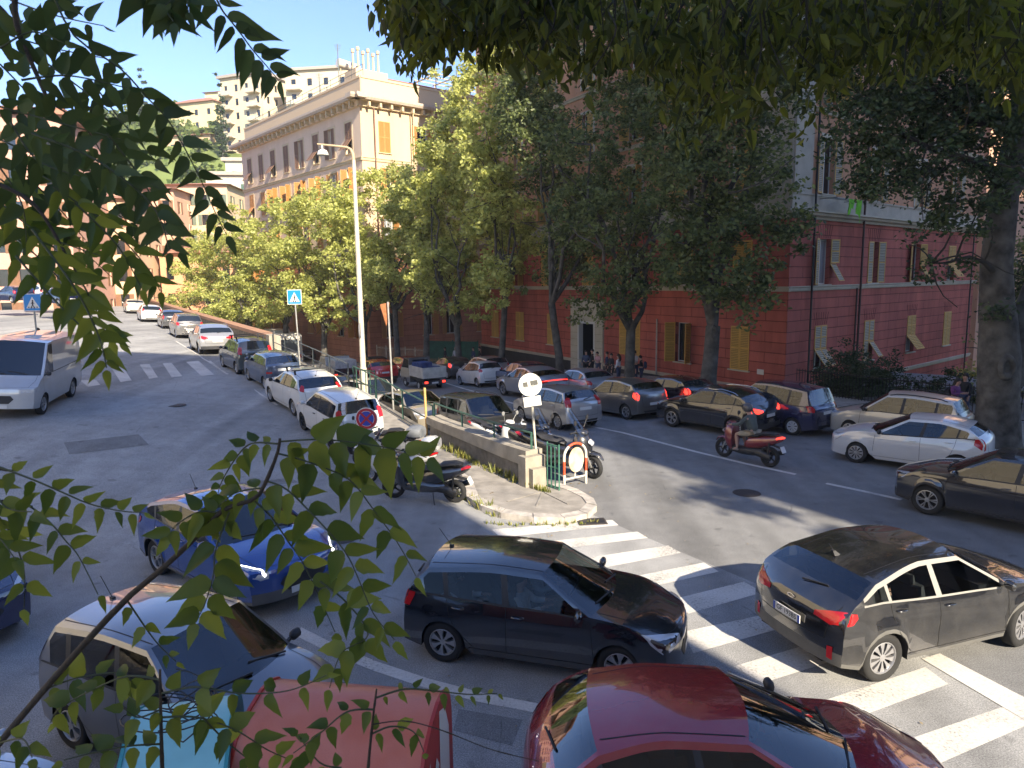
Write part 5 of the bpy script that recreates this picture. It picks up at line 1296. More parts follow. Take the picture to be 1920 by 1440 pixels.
for (ti, tr, hf, z0, z1, rx, n, sd_, mt, lab, lean, _) in NTREES:
    x, y = TREEL[ti]; rng = np.random.default_rng(100 + sd_); zb = zlo(x, y) + .1
    bl = auto_blobs(rng, rx * 1.08, rx * 1.05, z0 - .6, z1 - .3, 13, off=(rng.uniform(-.6, .6), 0))
    if ti == 2: bl = [(-1.2, -.8, 6.0, 1.5, 1.4, 1.6), (1.1, -.9, 5.2, 1.9, 1.7, 1.7), (.2, 0, 7.6, 2.6, 2.2, 1.9), (-1.4, 0, 9.6, 1.9, 2, 1.8), (1.8, -.5, 9.3, 2.2, 2, 1.6), (.3, 0, 11.8, 2.7, 2.2, 1.8), (1.9, .3, 13.5, 2.3, 2, 1.6), (-.8, 0, 14.5, 2.3, 2, 1.8), (.9, 0, 17, 2.6, 2.2, 1.8), (3.2, -.5, 7.2, 1.3, 1.3, 1.0)]
    if ti == 4: bl = [b for b in bl]; bl.append((-1.8, 0, 15, 2.2, 2, 2))
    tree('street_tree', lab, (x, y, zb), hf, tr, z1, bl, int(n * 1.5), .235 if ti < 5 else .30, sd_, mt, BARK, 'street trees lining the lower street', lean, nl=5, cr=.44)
# hollow in the nearest trunk
o = MB(); o.lathe([(.10, 0), (.16, .03), (.21, .02), (.24, -.04)], (0, 0, 0), 'Y', 12); t_ = [c for c in COL.objects if c.name.startswith('street_tree') and 'hollow' in c.get('label', '')][0]
o.v = [(p[0] * .6 + .10, -p[1] - .36, p[2] * 1.3 + 3.0) for p in o.v]; o.build('knot', BARK, t_, smooth=60)
# big tree at the right edge
bx, by = 14.25, 20.4; rng = np.random.default_rng(55)
bt = empty('big_street_tree', (bx, by, .1)); tag(bt, 'huge old street tree with a thick forked grey trunk at the right edge', 'tree')
tk = MB(); tk.tube([(0, 0, -.2), (0, 0, .3), (-.08, 0, 1.6), (-.15, 0, 2.8), (-.3, 0, 4.2)], [.80, .62, .54, .55, .45], 16); tk.tube([(.1, .1, 2.0), (.5, .2, 3.2), (1.1, .3, 5.2), (1.4, .2, 8.0), (2.2, 0, 11)], [.5, .42, .34, .26, .16], 12)
tk.tube([(-.3, 0, 3.8), (-.45, 0, 5.4), (-.40, 0, 7.4), (-.1, 0, 9.5), (.4, 0, 13)], [.46, .40, .36, .28, .16], 12); tk.tube([(-.40, 0, 7.2), (.35, .1, 8.4), (.8, .1, 10.4), (1.0, .1, 13)], [.3, .26, .2, .1], 10)
tk.build('trunk', BARK, bt, smooth=60)
kn = MB(); kn.lathe([(.0, -.16), (.12, -.1), (.15, .0), (.22, .05), (.28, .03), (.33, -.06)], (0, 0, 0), 'Y', 14); kn.v = [(p[0] * .8 - .28, -p[1] - .60, p[2] * 1.2 + 2.55) for p in kn.v]; kn.build('knot', BARK, bt, smooth=60)
for (a, b, r0, r1) in (((-.4, 0, 7), (-3.6, -.6, 8.9), .2, .05), ((-.2, 0, 9), (-4.2, 0, 11), .18, .04), ((1.2, .2, 6.5), (3.2, -.5, 8.5), .15, .04), ((-.3, 0, 5.2), (-2.6, -.6, 5.4), .09, .02), ((0, 0, 11), (-2.5, .5, 14), .15, .04)):
    lb = MB(); p = limb(lb, a, b, r0, r1, rng, 6, .06, 8)
    for _ in range(7): i = rng.integers(2, 7); limb(lb, p[i], p[i] + Vector(rng.normal(size=3)) * .9, .035, .01, rng, 4, .1, 5)
    lb.build('limb', BARKD, bt, smooth=60)
bb = [(-3.0, -.8, 8.6, 1.7, 1.4, 1.1), (-4.2, -.8, 7.9, 1.2, 1.1, .9), (-1.9, -.8, 7.6, 1.3, 1.0, .9), (-2.6, -.4, 10.2, 2.2, 1.6, 1.2), (-.6, 0, 10.2, 2.2, 1.8, 1.3), (-4.4, 0, 10.4, 1.5, 1.5, 1.2), (-3.4, 0, 12.3, 2.4, 1.8, 1.3), (-.6, 0, 12.5, 2.4, 2, 1.5), (2.0, 0, 9.8, 1.7, 1.5, 1.3), (2.2, 0, 12.5, 2.4, 2, 1.6), (-2, .4, 14.8, 3.2, 2.3, 1.6), (1.8, 0, 15.2, 3, 2.2, 1.6), (-2.4, -.7, 5.2, .75, .6, .35), (1.5, 1.2, 4.6, .8, .7, 1.1), (1.9, .2, 7.0, 1.0, .9, 1.3), (-1.0, -.7, 4.1, .45, .4, .3), (-2.0, -.8, 6.7, 1.1, .8, .6), (-4.7, -.6, 9.0, 1.1, 1, .9), (-3.8, -.5, 13.5, 2, 1.6, 1.3), (-5.4, 0, 12.2, 1.7, 1.4, 1.2), (-1.5, -.5, 9, 1.6, 1.3, 1.0), (-5.6, 0, 14.2, 1.8, 1.4, 1.2), (-1.8, -.6, 11.5, 1.8, 1.3, 1.0)]
mesh_quads('crown', leafcloud(crown_pts(bb, 80000, rng, cr=.34), .15, rng, asp=.55), leafm('dark_leaves', (.014, .026, .010), (.065, .10, .03), .25), bt)
# shrubs and trees beyond the garden fence
def shrub(name, label, c, r, n, size, seed, mat, cat='shrub', group=None):
    rng = np.random.default_rng(seed); o_ = empty(name, c); tag(o_, label, cat, group); st = MB()
    for _ in range(5): a = Vector(rng.normal(size=3)); a.z = abs(a.z) + .6; limb(st, (0, 0, -.1), Vector((a.x * r[0] * .4, a.y * r[1] * .4, r[2] * .9)), .04, .01, rng, 4, .05, 5)
    st.build('stem', BARKD, o_)
    mesh_quads('foliage', leafcloud(crown_pts([(0, 0, r[2], r[0], r[1], r[2]), (r[0] * .4, 0, r[2] * .8, r[0] * .6, r[1] * .6, r[2] * .7), (-r[0] * .45, 0, r[2] * .7, r[0] * .6, r[1] * .7, r[2] * .7)], n, rng, cr=.25), size, rng), mat, o_)
    return o_
DKL = leafm('shrub_leaves', (.012, .028, .010), (.04, .065, .018), .2)
tree('garden_tree', 'unseen tree added behind the viewpoint so its crown frays the edge of the sunlight', (18.2, -1.5, -1), 6, .2, 16, [(0, 0, 11, 2.6, 2.6, 1.5), (-.8, 0, 13.5, 2.4, 2.4, 1.5), (.5, .5, 15.5, 2, 2, 1.2), (1.2, 0, 9, 1.6, 1.6, 1.0)], 5000, .25, 88, LFA)  # put in out of view, only to make the shade edge ragged
shrub('garden_shrub', 'dark evergreen shrub behind the iron fence, below the flap windows', (15.6, 31.4, -1.6), (2.0, 1.5, 1.9), 24000, .13, 21, DKL)
shrub('garden_shrub', 'lower dark shrub to the right of the taller one behind the iron fence', (18.0, 29.4, -1.9), (2.5, 1.4, 1.6), 22000, .13, 22, DKL)
tree('garden_tree', 'sunlit garden tree glimpsed between the red building and the big trunk', (31, 45, -6), 3, .2, 10, auto_blobs(np.random.default_rng(9), 3, 3, 2.5, 9, 7), 7000, .22, 23, LFB)
tree('garden_tree', 'dark leafy garden tree right of the big trunk at the edge of the picture', (20.5, 27, -3), 3, .2, 14, auto_blobs(np.random.default_rng(19), 3, 3, 3.5, 14, 9), 11000, .17, 24, LFA)
tree('conifer', 'feathery green conifer beyond the parapet, right of the small lamp', (-38, 93, -3.2), 2, .3, 14, [(0, 0, 3 + i * 1.3, 4.2 - i * .42, 4.2 - i * .42, .9) for i in range(8)], 9000, .3, 25, leafm('conifer_leaves', (.04, .085, .02), (.11, .17, .04), .3))
tree('roadside_tree', 'light green bushy tree at the bend of the upper street behind the leaves', (-42, 102, 2), 2, .25, 12, auto_blobs(np.random.default_rng(33), 4, 4, 2, 9, 6), 6000, .3, 26, LFB)
# wooded hillside: too many to count
rng = np.random.default_rng(77); P_ = []
for _ in range(560):
    x = rng.uniform(-150, 10); y = rng.uniform(108, 250); z = hillz(x, y); 
    r_ = rng.uniform(1.6, 4.2); m_ = 60; u = rng.normal(size=(m_, 3)); u /= np.linalg.norm(u, axis=1)[:, None]; u[:, 2] = abs(u[:, 2]) * 1.1; P_.append(u * r_ * rng.uniform(.6, 1, (m_, 1)) + np.array([x, y, z]))
P_ = np.concatenate(P_); o = mesh_quads('hillside_wood', leafcloud(P_, 1.5, rng, asp=.8), leafm('wood_leaves', (.055, .095, .02), (.15, .19, .05), .3)); tag(o, 'green scrub and woodland covering the far hillside', 'woodland', kind='stuff')
for (px, D, h_, lab) in ((433, 168, 18, 'dark cypress standing against the left corner of the cream tower'), (296, 200, 14, 'lone cypress on the ridge left of the yellow house')):
    x, y = hb(px, D); z = hillz(x, y); tree('cypress', lab, (x, y, z), 1, .2, h_, [(0, 0, 1 + h_ * f, 1.5 * (1 - f * .75), 1.5 * (1 - f * .75), h_ * .09) for f in np.linspace(.05, .92, 9)], 2600, .55, int(px), leafm('cypress_leaves', (.015, .035, .012), (.04, .07, .02), .15), BARKD, nl=1, twigs=2)
# ================================================================== VEHICLES ON THE STREETS
def W2(px, f): v = hit(px[0], px[1], f); return (v.x, v.y)
def flat(x, y): return 0.0
UP = atan2(EV.y, EV.x)       # heading along the wall
P_BLACK = paint('black_paint', (.010, .010, .011), .0, .2, .10); P_BLACK2 = paint('black_paint_blue', (.008, .010, .016), .1, .2, .06); P_BLUE = paint('blue_paint', (.008, .065, .30), .35, .25, .05)
P_RED = paint('red_paint', (.26, .010, .022), .2, .25, .10); P_GREY = paint('grey_paint', (.17, .175, .19), .5, .28, .12); P_WHITE = paint('white_paint', (.62, .62, .60), 0, .3, .12)
P_SILVER = paint('silver_paint', (.40, .40, .40), .55, .3, .12); P_DSILV = paint('dark_silver_paint', (.16, .155, .15), .55, .3, .1); P_NAVY = paint('navy_paint', (.006, .012, .07), .3, .25, .08)
P_DGREEN = paint('dark_green_paint', (.035, .045, .042), .4, .3, .15); P_SLATE = paint('slate_blue_paint', (.05, .075, .13), .4, .35, .15); P_BEIGE = paint('beige_paint', (.33, .29, .22), .4, .35, .2); P_BRED = paint('bright_red_paint', (.55, .014, .018), .1, .25, .08)
P_ICE = paint('ice_silver_paint', (.34, .36, .40), .55, .3, .08); P_DGREY = paint('charcoal_paint', (.035, .036, .04), .4, .3, .12); P_CREAM = paint('cream_paint', (.50, .46, .38), .1, .35, .15)
XOVER = dict(L=4.19, W=1.80, H=1.56, wb=2.55, fo=.84, R=.335, clad=True, nose=.70, hoodf=.84, hood=1.00, cowl=1.06, cowlu=1.02, wst=1.92, belt0=.97, belt1=1.10, tail=.98, tailz=.72, drop=.16, rr=.60, glb=.20, inset=.22,
             wins=[(1.34, 2.42), (2.52, 3.28), (3.33, 3.58)], platez=.76, tl=[(.0, .40, .90), (.0, .42, .99), (.05, .74, 1.04), (.36, .9, 1.03), (.40, .9, .97), (.22, .9, .90), (.03, .72, .86)], sill=.25,
             hl=[(2.03, .58, .70), (2.05, .60, .82), (1.92, .70, .92), (1.72, .82, .97), (1.62, .88, .93), (1.78, .84, .78), (1.95, .70, .69)])
# 1 the black crossover being driven over the crossing, lower right
def rel(p): return p
c1 = from_wheel((4.80, 8.64), radians(19), XOVER, 'RR')
puma = car('black crossover with pale window trims and plate GF 193BS driving over the zebra crossing', 'car', None, c1, radians(19), dict(XOVER, steer=.22), P_BLACK, flat, 2, rims='cap', ncap=10, opts=('antenna', 'fin', 'whitetrim', 'greyclad', 'clearglass'), name='crossover_car')
def textmesh(txt, size, name, mat, parent, M, fit=None):
    cu = bpy.data.curves.new(name, 'FONT'); cu.body = txt; cu.size = size; cu.align_x = 'CENTER'; cu.align_y = 'CENTER'; cu.extrude = .001; cu.resolution_u = 3
    t = bpy.data.objects.new(name + '_c', cu); COL.objects.link(t); bpy.context.view_layer.update(); dg = bpy.context.evaluated_depsgraph_get()
    me = bpy.data.meshes.new_from_object(t.evaluated_get(dg)); bpy.data.objects.remove(t); me.materials.clear(); me.materials.append(mat)
    xs = [v.co.x for v in me.vertices]
    if fit and xs:
        k = fit / (max(xs) - min(xs))
        for v in me.vertices: v.co.x *= k
    o = bpy.data.objects.new(name, me); COL.objects.link(o); o.parent = parent; o.matrix_local = M; return o
pl = [c for c in puma.children if c.name.startswith('number_plate')]
for o in pl: bpy.data.objects.remove(o)
def flatplate(root, p, back=True, txt=None):
    """flat plate fixed at p (local), facing -x (rear) or +x"""
    s = -1 if back else 1
    M = Matrix.Translation(p) @ Matrix(((0, 0, s, 0), (s, 0, 0, 0), (0, 1, 0, 0), (0, 0, 0, 1)))
    m = MB(); m.box((0, 0, 0), (.52, .11, .012)); o = m.build('number_plate', PLATE, root, M=M)
    for sx in (-1, 1): b = MB(); b.box((sx * .24, 0, .008), (.038, .106, .004)); b.build('blue_band', BLUEP, o)
    if txt: textmesh(txt, .098, 'plate_text', INK, o, Matrix.Translation((0, 0, .008)), .38)
q = car.snap(Vector((car.X0 - XOVER['L'], 0, .74)), .03); flatplate(puma, (q.x - .01, 0, .74), True, 'GF 193BS')
# reflector, oval emblem, lettering strip
car.decal('reflector', [(car.X0 - 4.15, .66, .40), (car.X0 - 4.15, .66, .56), (car.X0 - 4.10, .73, .57), (car.X0 - 4.10, .73, .39)], RED, .008, res=.03)
em = MB(); e = car.snap(Vector((car.X0 - 4.15, 0, .96)), .01)
em.tube([e + Vector((-.005, .062 * cos(a), .026 * sin(a))) for a in [2 * pi * k / 20 for k in range(21)]], .006, 6, cap=False); em.build('emblem', CHR, puma)
def lat(o, x): return o
# 2 black hatchback in the middle
POLO = dict(L=3.97, W=1.68, H=1.46, wb=2.47, fo=.80, R=.30, belt0=.90, belt1=.99, tail=.90, nose=.60, hoodf=.72, hood=.92, cowl=.99, wins=[(1.30, 2.28), (2.38, 3.15), (3.22, 3.52)], glb=.10, rr=.40, drop=.08, wst=1.78)
c = from_wheel((-1.03, 9.29), radians(-17), POLO, 'RR')
polo = car('black hatchback with silver seven spoke hubcaps and people inside, in the middle foreground', 'car', None, c, radians(-17), POLO, P_BLACK2, flat, 2, ncap=7, opts=('antenna', 'clearglass'))
polo_c = c
# 3 red car
RC = dict(L=4.03, W=1.67, H=1.46, wb=2.54, fo=.82, R=.31, inset=.20, wst=1.98, cowlu=1.0, cside=.30, rr=.62, drop=.11, glb=.22, wins=[(1.42, 2.40), (2.48, 3.25), (3.30, 3.45)], hood=.92, hoodf=.70, belt0=.89, belt1=1.0)
redc = car('dark red hatchback with a black windscreen surround at the bottom edge of the view', 'car', None, (1.98, 6.12), radians(-3), RC, P_RED, flat, 2, ncap=7, opts=('blackmirror',))
# 4 grey hatchback
GH = dict(L=3.65, W=1.62, H=1.54, wb=2.30, fo=.72, R=.29, inset=.15, wst=1.62, cowlu=.86, cside=.26, rr=.30, drop=.07, glb=.06, belt0=.93, belt1=1.0, hood=.95, hoodf=.80, cowl=1.04, tail=1.0, nose=.66, wins=[(1.12, 2.05), (2.14, 2.90), (2.98, 3.30)],
          tl=[(.02, .66, 1.0), (.0, .66, 1.42), (.06, .74, 1.42), (.14, .8, 1.30), (.14, .8, 1.0)])
grey = car('grey boxy hatchback with a blue sky reflection on its windscreen, behind the orange bin', 'car', None, (-3.78, 7.72), radians(-26), GH, P_GREY, flat, 2, ncap=5, opts=('antenna', 'blackhandle', 'blackmirror'))
# 5 blue crossover
c = from_wheel((-6.62, 12.50), radians(-39), XOVER, 'RR')
bluep = car('bright blue crossover with lit headlights seen through the leaves', 'car', None, c, radians(-39), XOVER, P_BLUE, flat, 2, rims='alloy', ncap=5, opts=('antenna', 'greyclad'), name='crossover_car')
for o in list(bluep.children):
    if o.name.startswith('headlight'): pass
hx = car.X0
car.decal('daytime_light', [(hx - .18, .60, .74), (hx - .14, .60, .76), (hx - .34, .80, .95), (hx - .50, .88, .96), (hx - .50, .88, .93), (hx - .36, .82, .90)], LAMP, .014, res=.03)
# 6 dark blue car at the left edge, 7 silver car bottom left
car('dark blue car with only its front corner in view at the left edge', 'car', None, (-9.55, 10.75), radians(-34), dict(XOVER, clad=False), P_NAVY, flat, 2, rims='alloy', ncap=5)
car('pale silver car whose roof and rear fill the bottom left corner', 'car', None, (-5.9, 5.5), radians(-8), dict(H=1.42, wst=1.9), P_SILVER, flat, 2, ncap=7)
# 8 black crossover at right edge
c = from_wheel((9.15, 15.18), radians(131), XOVER, 'LF')
car('glossy black crossover with alloy wheels coming in from the right edge', 'car', None, c, radians(131), XOVER, P_BLACK2, flat, 2, rims='alloy', ncap=6, opts=('antenna',), name='crossover_car')
# 9 white hatchback right
FI = dict(L=3.97, W=1.70, H=1.47, wb=2.49, fo=.80, R=.30, wst=2.0, cowlu=1.05, cside=.28, belt0=.90, belt1=1.05, tail=1.0, hoodf=.76, hood=.95, drop=.12, rr=.45, glb=.12, wins=[(1.40, 2.35), (2.44, 3.2), (3.24, 3.46)],
          tl=[(.10, .70, .80), (.05, .72, .98), (.16, .76, 1.10), (.34, .82, 1.06), (.36, .85, .92), (.14, .8, .78)])
c = from_wheel((9.73, 19.66), radians(139), FI, 'LF')
car('white five door hatchback with a dark rear window, parked in front of the big trunk', 'car', None, c, radians(139), FI, P_WHITE, zlo, 2, ncap=10, opts=('blackmirror',))
MPV = dict(L=4.05, W=1.7, H=1.60, wb=2.54, fo=.76, R=.30, wst=1.75, cowlu=.92, belt0=.95, belt1=1.0, rr=.35, drop=.10, glb=.12, tail=1.0, hood=.96, hoodf=.80, nose=.66, wins=[(1.22, 2.22), (2.32, 3.15), (3.22, 3.62)])
c = from_wheel((10.98, 22.74), radians(137), MPV, 'LF')
car('pale silver estate with roof rails parked behind the white hatchback', 'car', None, c, radians(137), MPV, P_CREAM, zlo, 2, ncap=7, opts=('rails', 'blackrails', 'blackmirror'))
# 10 navy people carrier
MP2 = dict(MPV, H=1.68, L=4.2, wb=2.65, tail=.95, tailz=.62, platez=.8, rr=.30, drop=.12, belt0=.98, belt1=1.02, rglow=.9)
c = from_wheel((9.35, 23.3), radians(127), MP2, 'LR')
car('navy blue people carrier with white hubcaps, parked by the kerb behind the motor scooter rider', 'car', None, c, radians(127), MP2, P_NAVY, zlo, 2, rims='white', ncap=8)
# 11 black suv
c = from_wheel((5.69, 25.01), radians(131), XOVER, 'LF')
car('black crossover with alloy wheels waiting beside the motor scooter rider, brake lights on', 'car', None, c, radians(131), XOVER, P_BLACK2, zlo, 2, rims='alloy', ncap=5, opts=('brake', 'rails'), name='crossover_car')
# 12 dark parked car behind
car('dark blue hatchback parked by the kerb under the nearest street tree', 'car', None, (6.5, 29.0), radians(124), FI, P_BLACK2, zlo, 1, ncap=7, opts=('brake',))
# 13 grey hatchback in traffic
HJ = dict(FI, L=4.05, H=1.52, wst=1.85)
c = from_wheel(W2((1173, 787), zlo), radians(124), HJ, 'LR')
car('bronze grey hatchback with brake lights on, queueing ahead of the black crossover', 'car', None, c, radians(124), HJ, P_DSILV, zlo, 2, rims='alloy', ncap=6, opts=('brake',))
# 14 silver hatchback coming over the line
FG = dict(MPV, L=3.92, W=1.68, H=1.50, wb=2.49, tl=[(.02, .60, .85), (.0, .60, 1.36), (.05, .70, 1.36), (.16, .8, 1.15), (.16, .8, .86)], platez=.78, R=.30)
c = from_wheel((1.61, 25.12), radians(121), FG, 'LR')
car('silver hatchback with tall tail lights driving along the white lane line', 'car', None, c, radians(121), FG, P_SILVER, zlo, 2, ncap=8, opts=())
# 15 silver coupe-suv
EC = dict(XOVER, L=4.36, wb=2.67, rr=.85, drop=.16, glb=.16, clad=True, R=.34, platez=.6)
c = from_wheel(W2((943, 742), zlo), radians(121), EC, 'LF')
car('pale silver coupe crossover with a red light bar, behind the round lorry sign', 'car', None, c, radians(121), EC, P_ICE, zlo, 2, rims='alloy', ncap=5, name='crossover_car', opts=())
car.decal('light_bar', [(car.X0 - 4.33, -.8, .95), (car.X0 - 4.33, .8, .95), (car.X0 - 4.33, .8, 1.0), (car.X0 - 4.33, -.8, 1.0)], REDLIT, .012, mirror=False)
# 16 silver small hatch parked
car('silver rounded hatchback parked by the kerb beside the waiting people', 'car', None, (3.3, 34.2), radians(121), dict(RC, H=1.44), P_ICE, zlo, 1, ncap=7)
# 17 white city car
PI_ = dict(L=3.6, W=1.6, H=1.48, wb=2.385, fo=.68, R=.28, wst=1.66, cowlu=.86, rr=.34, drop=.09, glb=.12, wins=[(1.15, 2.1), (2.2, 2.9), (2.95, 3.2)], tail=.98, tailz=.6)
c = from_wheel(W2((862, 722), zlo), radians(119), PI_, 'LF')
car('small white city car with red tail lights queueing behind the tiny open truck', 'car', None, c, radians(119), PI_, P_WHITE, zlo, 1, ncap=6)
for (px, D, p_, sp, lab, op) in ((905, 45.5, P_SILVER, dict(MPV, H=1.55), 'silver estate parked by the kerb behind the white city car', ()), (838, 48.5, P_DGREY, FI, 'black car parked by the kerb behind the tiny open truck', ('brake',)), (975, 39.5, P_NAVY, FI, 'dark blue car parked by the kerb behind the silver coupe crossover', ()),
                                 (752, 52, P_BRED, dict(MPV, H=1.5), 'red hatchback parked by the kerb, next to the tiny open truck', ()), (690, 56, P_DGREY, FI, 'dark car parked by the kerb under the tree behind the lamp post', ()), (560, 76, P_DGREY, FI, 'dark car parked far down the lower street near the bus', ()), (508, 62, P_SILVER, FI, 'grey car half hidden behind the parapet pier on the lower street', ())):
    x, y = hb(px, D); car(lab, 'car', 'cars on the lower street', (x, y), radians(120), sp, p_, zlo, 1, ncap=7, opts=op)
XS = dict(XOVER, H=1.6, L=4.1)
c = hb(697, 47.0); car('bright red crossover in the lower street queue, just left of the lamp post foot', 'car', 'cars on the lower street', c, radians(119), XS, P_BRED, zlo, 1, ncap=5, name='crossover_car')
# cars parked nose towards us along the wall of the lower street
OP = dict(L=3.7, W=1.6, H=1.62, wb=2.3, fo=.66, R=.31, inset=.12, wst=1.5, cowlu=.88, cside=.12, rr=.24, drop=.04, glb=.05, belt0=.98, belt1=1.0, hood=.98, hoodf=.86, cowl=1.02, tail=1.0, wins=[(1.08, 1.95), (2.04, 2.75), (2.82, 3.3)], clad=True)
DN = UP + pi
for (t, w_, p_, sp, lab, op) in ((5.7, 1.75, P_DGREY, OP, 'dark old boxy four wheel drive with roof rails parked nose to us under the railing', ('rails', 'blackrails', 'greyclad')), (10.3, 1.55, P_BEIGE, dict(H=1.42), 'beige hatchback parked under the railing behind the dark boxy car', ()), (14.7, 1.5, P_CREAM, MPV, 'sunlit cream car parked under the railing beside the lamp post', ()), (19.2, 1.5, P_DSILV, dict(H=1.45), 'grey car parked under the railing left of the lamp post', ()), (23.8, 1.5, P_SILVER, FI, 'pale car parked under the weathered railing near the parapet pier', ())):
    car(lab, 'car', 'cars parked under the wall railing', wp(t, w_), DN, sp, p_, zlo, 2 if t < 12 else 1, ncap=7, opts=op)
# cars parked along the upper street
PD = dict(L=3.65, W=1.64, H=1.58, wb=2.30, fo=.72, R=.30, inset=.15, wst=1.6, cowlu=.86, cside=.2, rr=.26, drop=.06, glb=.06, belt0=.95, belt1=1.0, hood=.96, hoodf=.82, cowl=1.04, tail=1.0, tailz=.66, wins=[(1.12, 2.0), (2.10, 2.82), (2.92, 3.28)],
          tl=[(.0, .64, .95), (.0, .64, 1.36), (.05, .72, 1.38), (.14, .8, 1.28), (.14, .8, .95)], platez=.85)
PU = dict(FI, L=4.06, W=1.69, H=1.49, belt1=1.02, tl=[(.0, .66, .98), (.10, .62, 1.30), (.2, .68, 1.30), (.2, .78, .98)], platez=.45, rglow=.92)
SE = dict(PD, L=3.35, W=1.5, H=1.44, wb=2.2, R=.27, tl=[(-.0, .5, .70), (-.0, .5, .78), (.06, .74, .78), (.06, .74, .70)])
for (pf, sp, p_, lab, op, rm, nc, det, nm) in (
    ((567, 806), PD, P_WHITE, 'white boxy hatchback behind the no stopping sign, nearest in the upper street row', ('antenna', 'blackhandle'), 'dark', 7, 2, 'parked_car'),
    ((506, 754), PU, P_WHITE, 'white hatchback with roof bars, second in the row on the upper street', ('crossbars', 'blackrails', 'antenna', 'blackmirror'), 'cap', 8, 2, 'parked_car'),
    ((465, 714), SE, P_SLATE, 'little slate blue hatchback, third in the row on the upper street', (), 'cap', 8, 2, 'parked_car'),
    ((417, 689), dict(PD, L=3.55), P_DGREEN, 'dark greenish boxy hatchback with roof bars, fourth in the row on the upper street', ('crossbars', 'blackrails'), 'cap', 8, 1, 'parked_car'),
    ((358, 656), XS, P_SILVER, 'silver sport utility car with red tail lights, fifth in the row on the upper street', ('rails',), 'alloy', 5, 1, 'crossover_car'),
    ((319, 628), dict(MPV, H=1.62), P_DSILV, 'grey estate with tall red tail lights, sixth in the row on the upper street', ('rails',), 'cap', 7, 1, 'parked_car'),
    ((296, 612), FI, P_DGREY, 'dark car squeezed in behind the grey estate on the upper street', (), 'cap', 7, 1, 'parked_car'),
    ((258, 600), PU, P_WHITE, 'white hatchback in full sun in the distant part of the row on the upper street', (), 'cap', 7, 1, 'parked_car'),
    ((232, 585), FI, P_CREAM, 'cream car in full sun in the distant part of the row on the upper street', (), 'cap', 7, 1, 'parked_car'),
    ((205, 571), PU, P_WHITE, 'white car farthest up the row on the upper street with a red tail light showing', (), 'cap', 7, 1, 'parked_car')):
    q = W2(pf, zup); ang = UP + (.07 if pf[0] > 400 else 0); c = from_wheel(q, ang, sp, 'LF'); car(lab, 'car', 'cars parked along the upper street', c, ang, sp, p_, zup, det, rims=rm, ncap=nc, opts=op, name=nm)
for (px, D, p_, lab) in ((20, 62, P_NAVY, 'dark blue car parked above the bend behind the left leaves'), (70, 66, P_WHITE, 'white car parked above the bend behind the left leaves'), (105, 58, P_NAVY, 'blue car half hidden behind the left pedestrian crossing sign')):
    x, y = hb(px, D); car(lab, 'car', 'cars parked above the bend', (x, y), radians(150), FI, p_, lambda a, b: zup(a, b) + 1.2, 1, ncap=6)
# van
VAN = dict(L=4.9, W=2.0, H=2.30, wb=2.85, fo=.92, R=.34, nose=.78, hoodf=.98, hood=1.18, cowl=1.28, cowlu=.72, cside=.16, wst=1.50, rr=.12, drop=.05, belt0=1.22, belt1=1.26, glb=.05, tail=1.2, tailz=.7, inset=.10, wins=[(.98, 1.85)], cf=.18, cr=.04, hl=[(2.2, .6, .84), (2.2, .62, .98), (2.1, .9, 1.05), (2.0, 1.0, 1.0), (2.05, .95, .86)], sill=.3)
q = W2((84, 777), zup); c = from_wheel(q, radians(-75), VAN, 'LF')
car('dirty old silver panel van at the left edge of the upper street', 'van', None, c, radians(-75), VAN, paint('van_paint', (.50, .50, .50), .3, .4, .3), zup, 1, ncap=6, name='panel_van', opts=('noglassrear', 'norearwiper', 'blackmirror'))

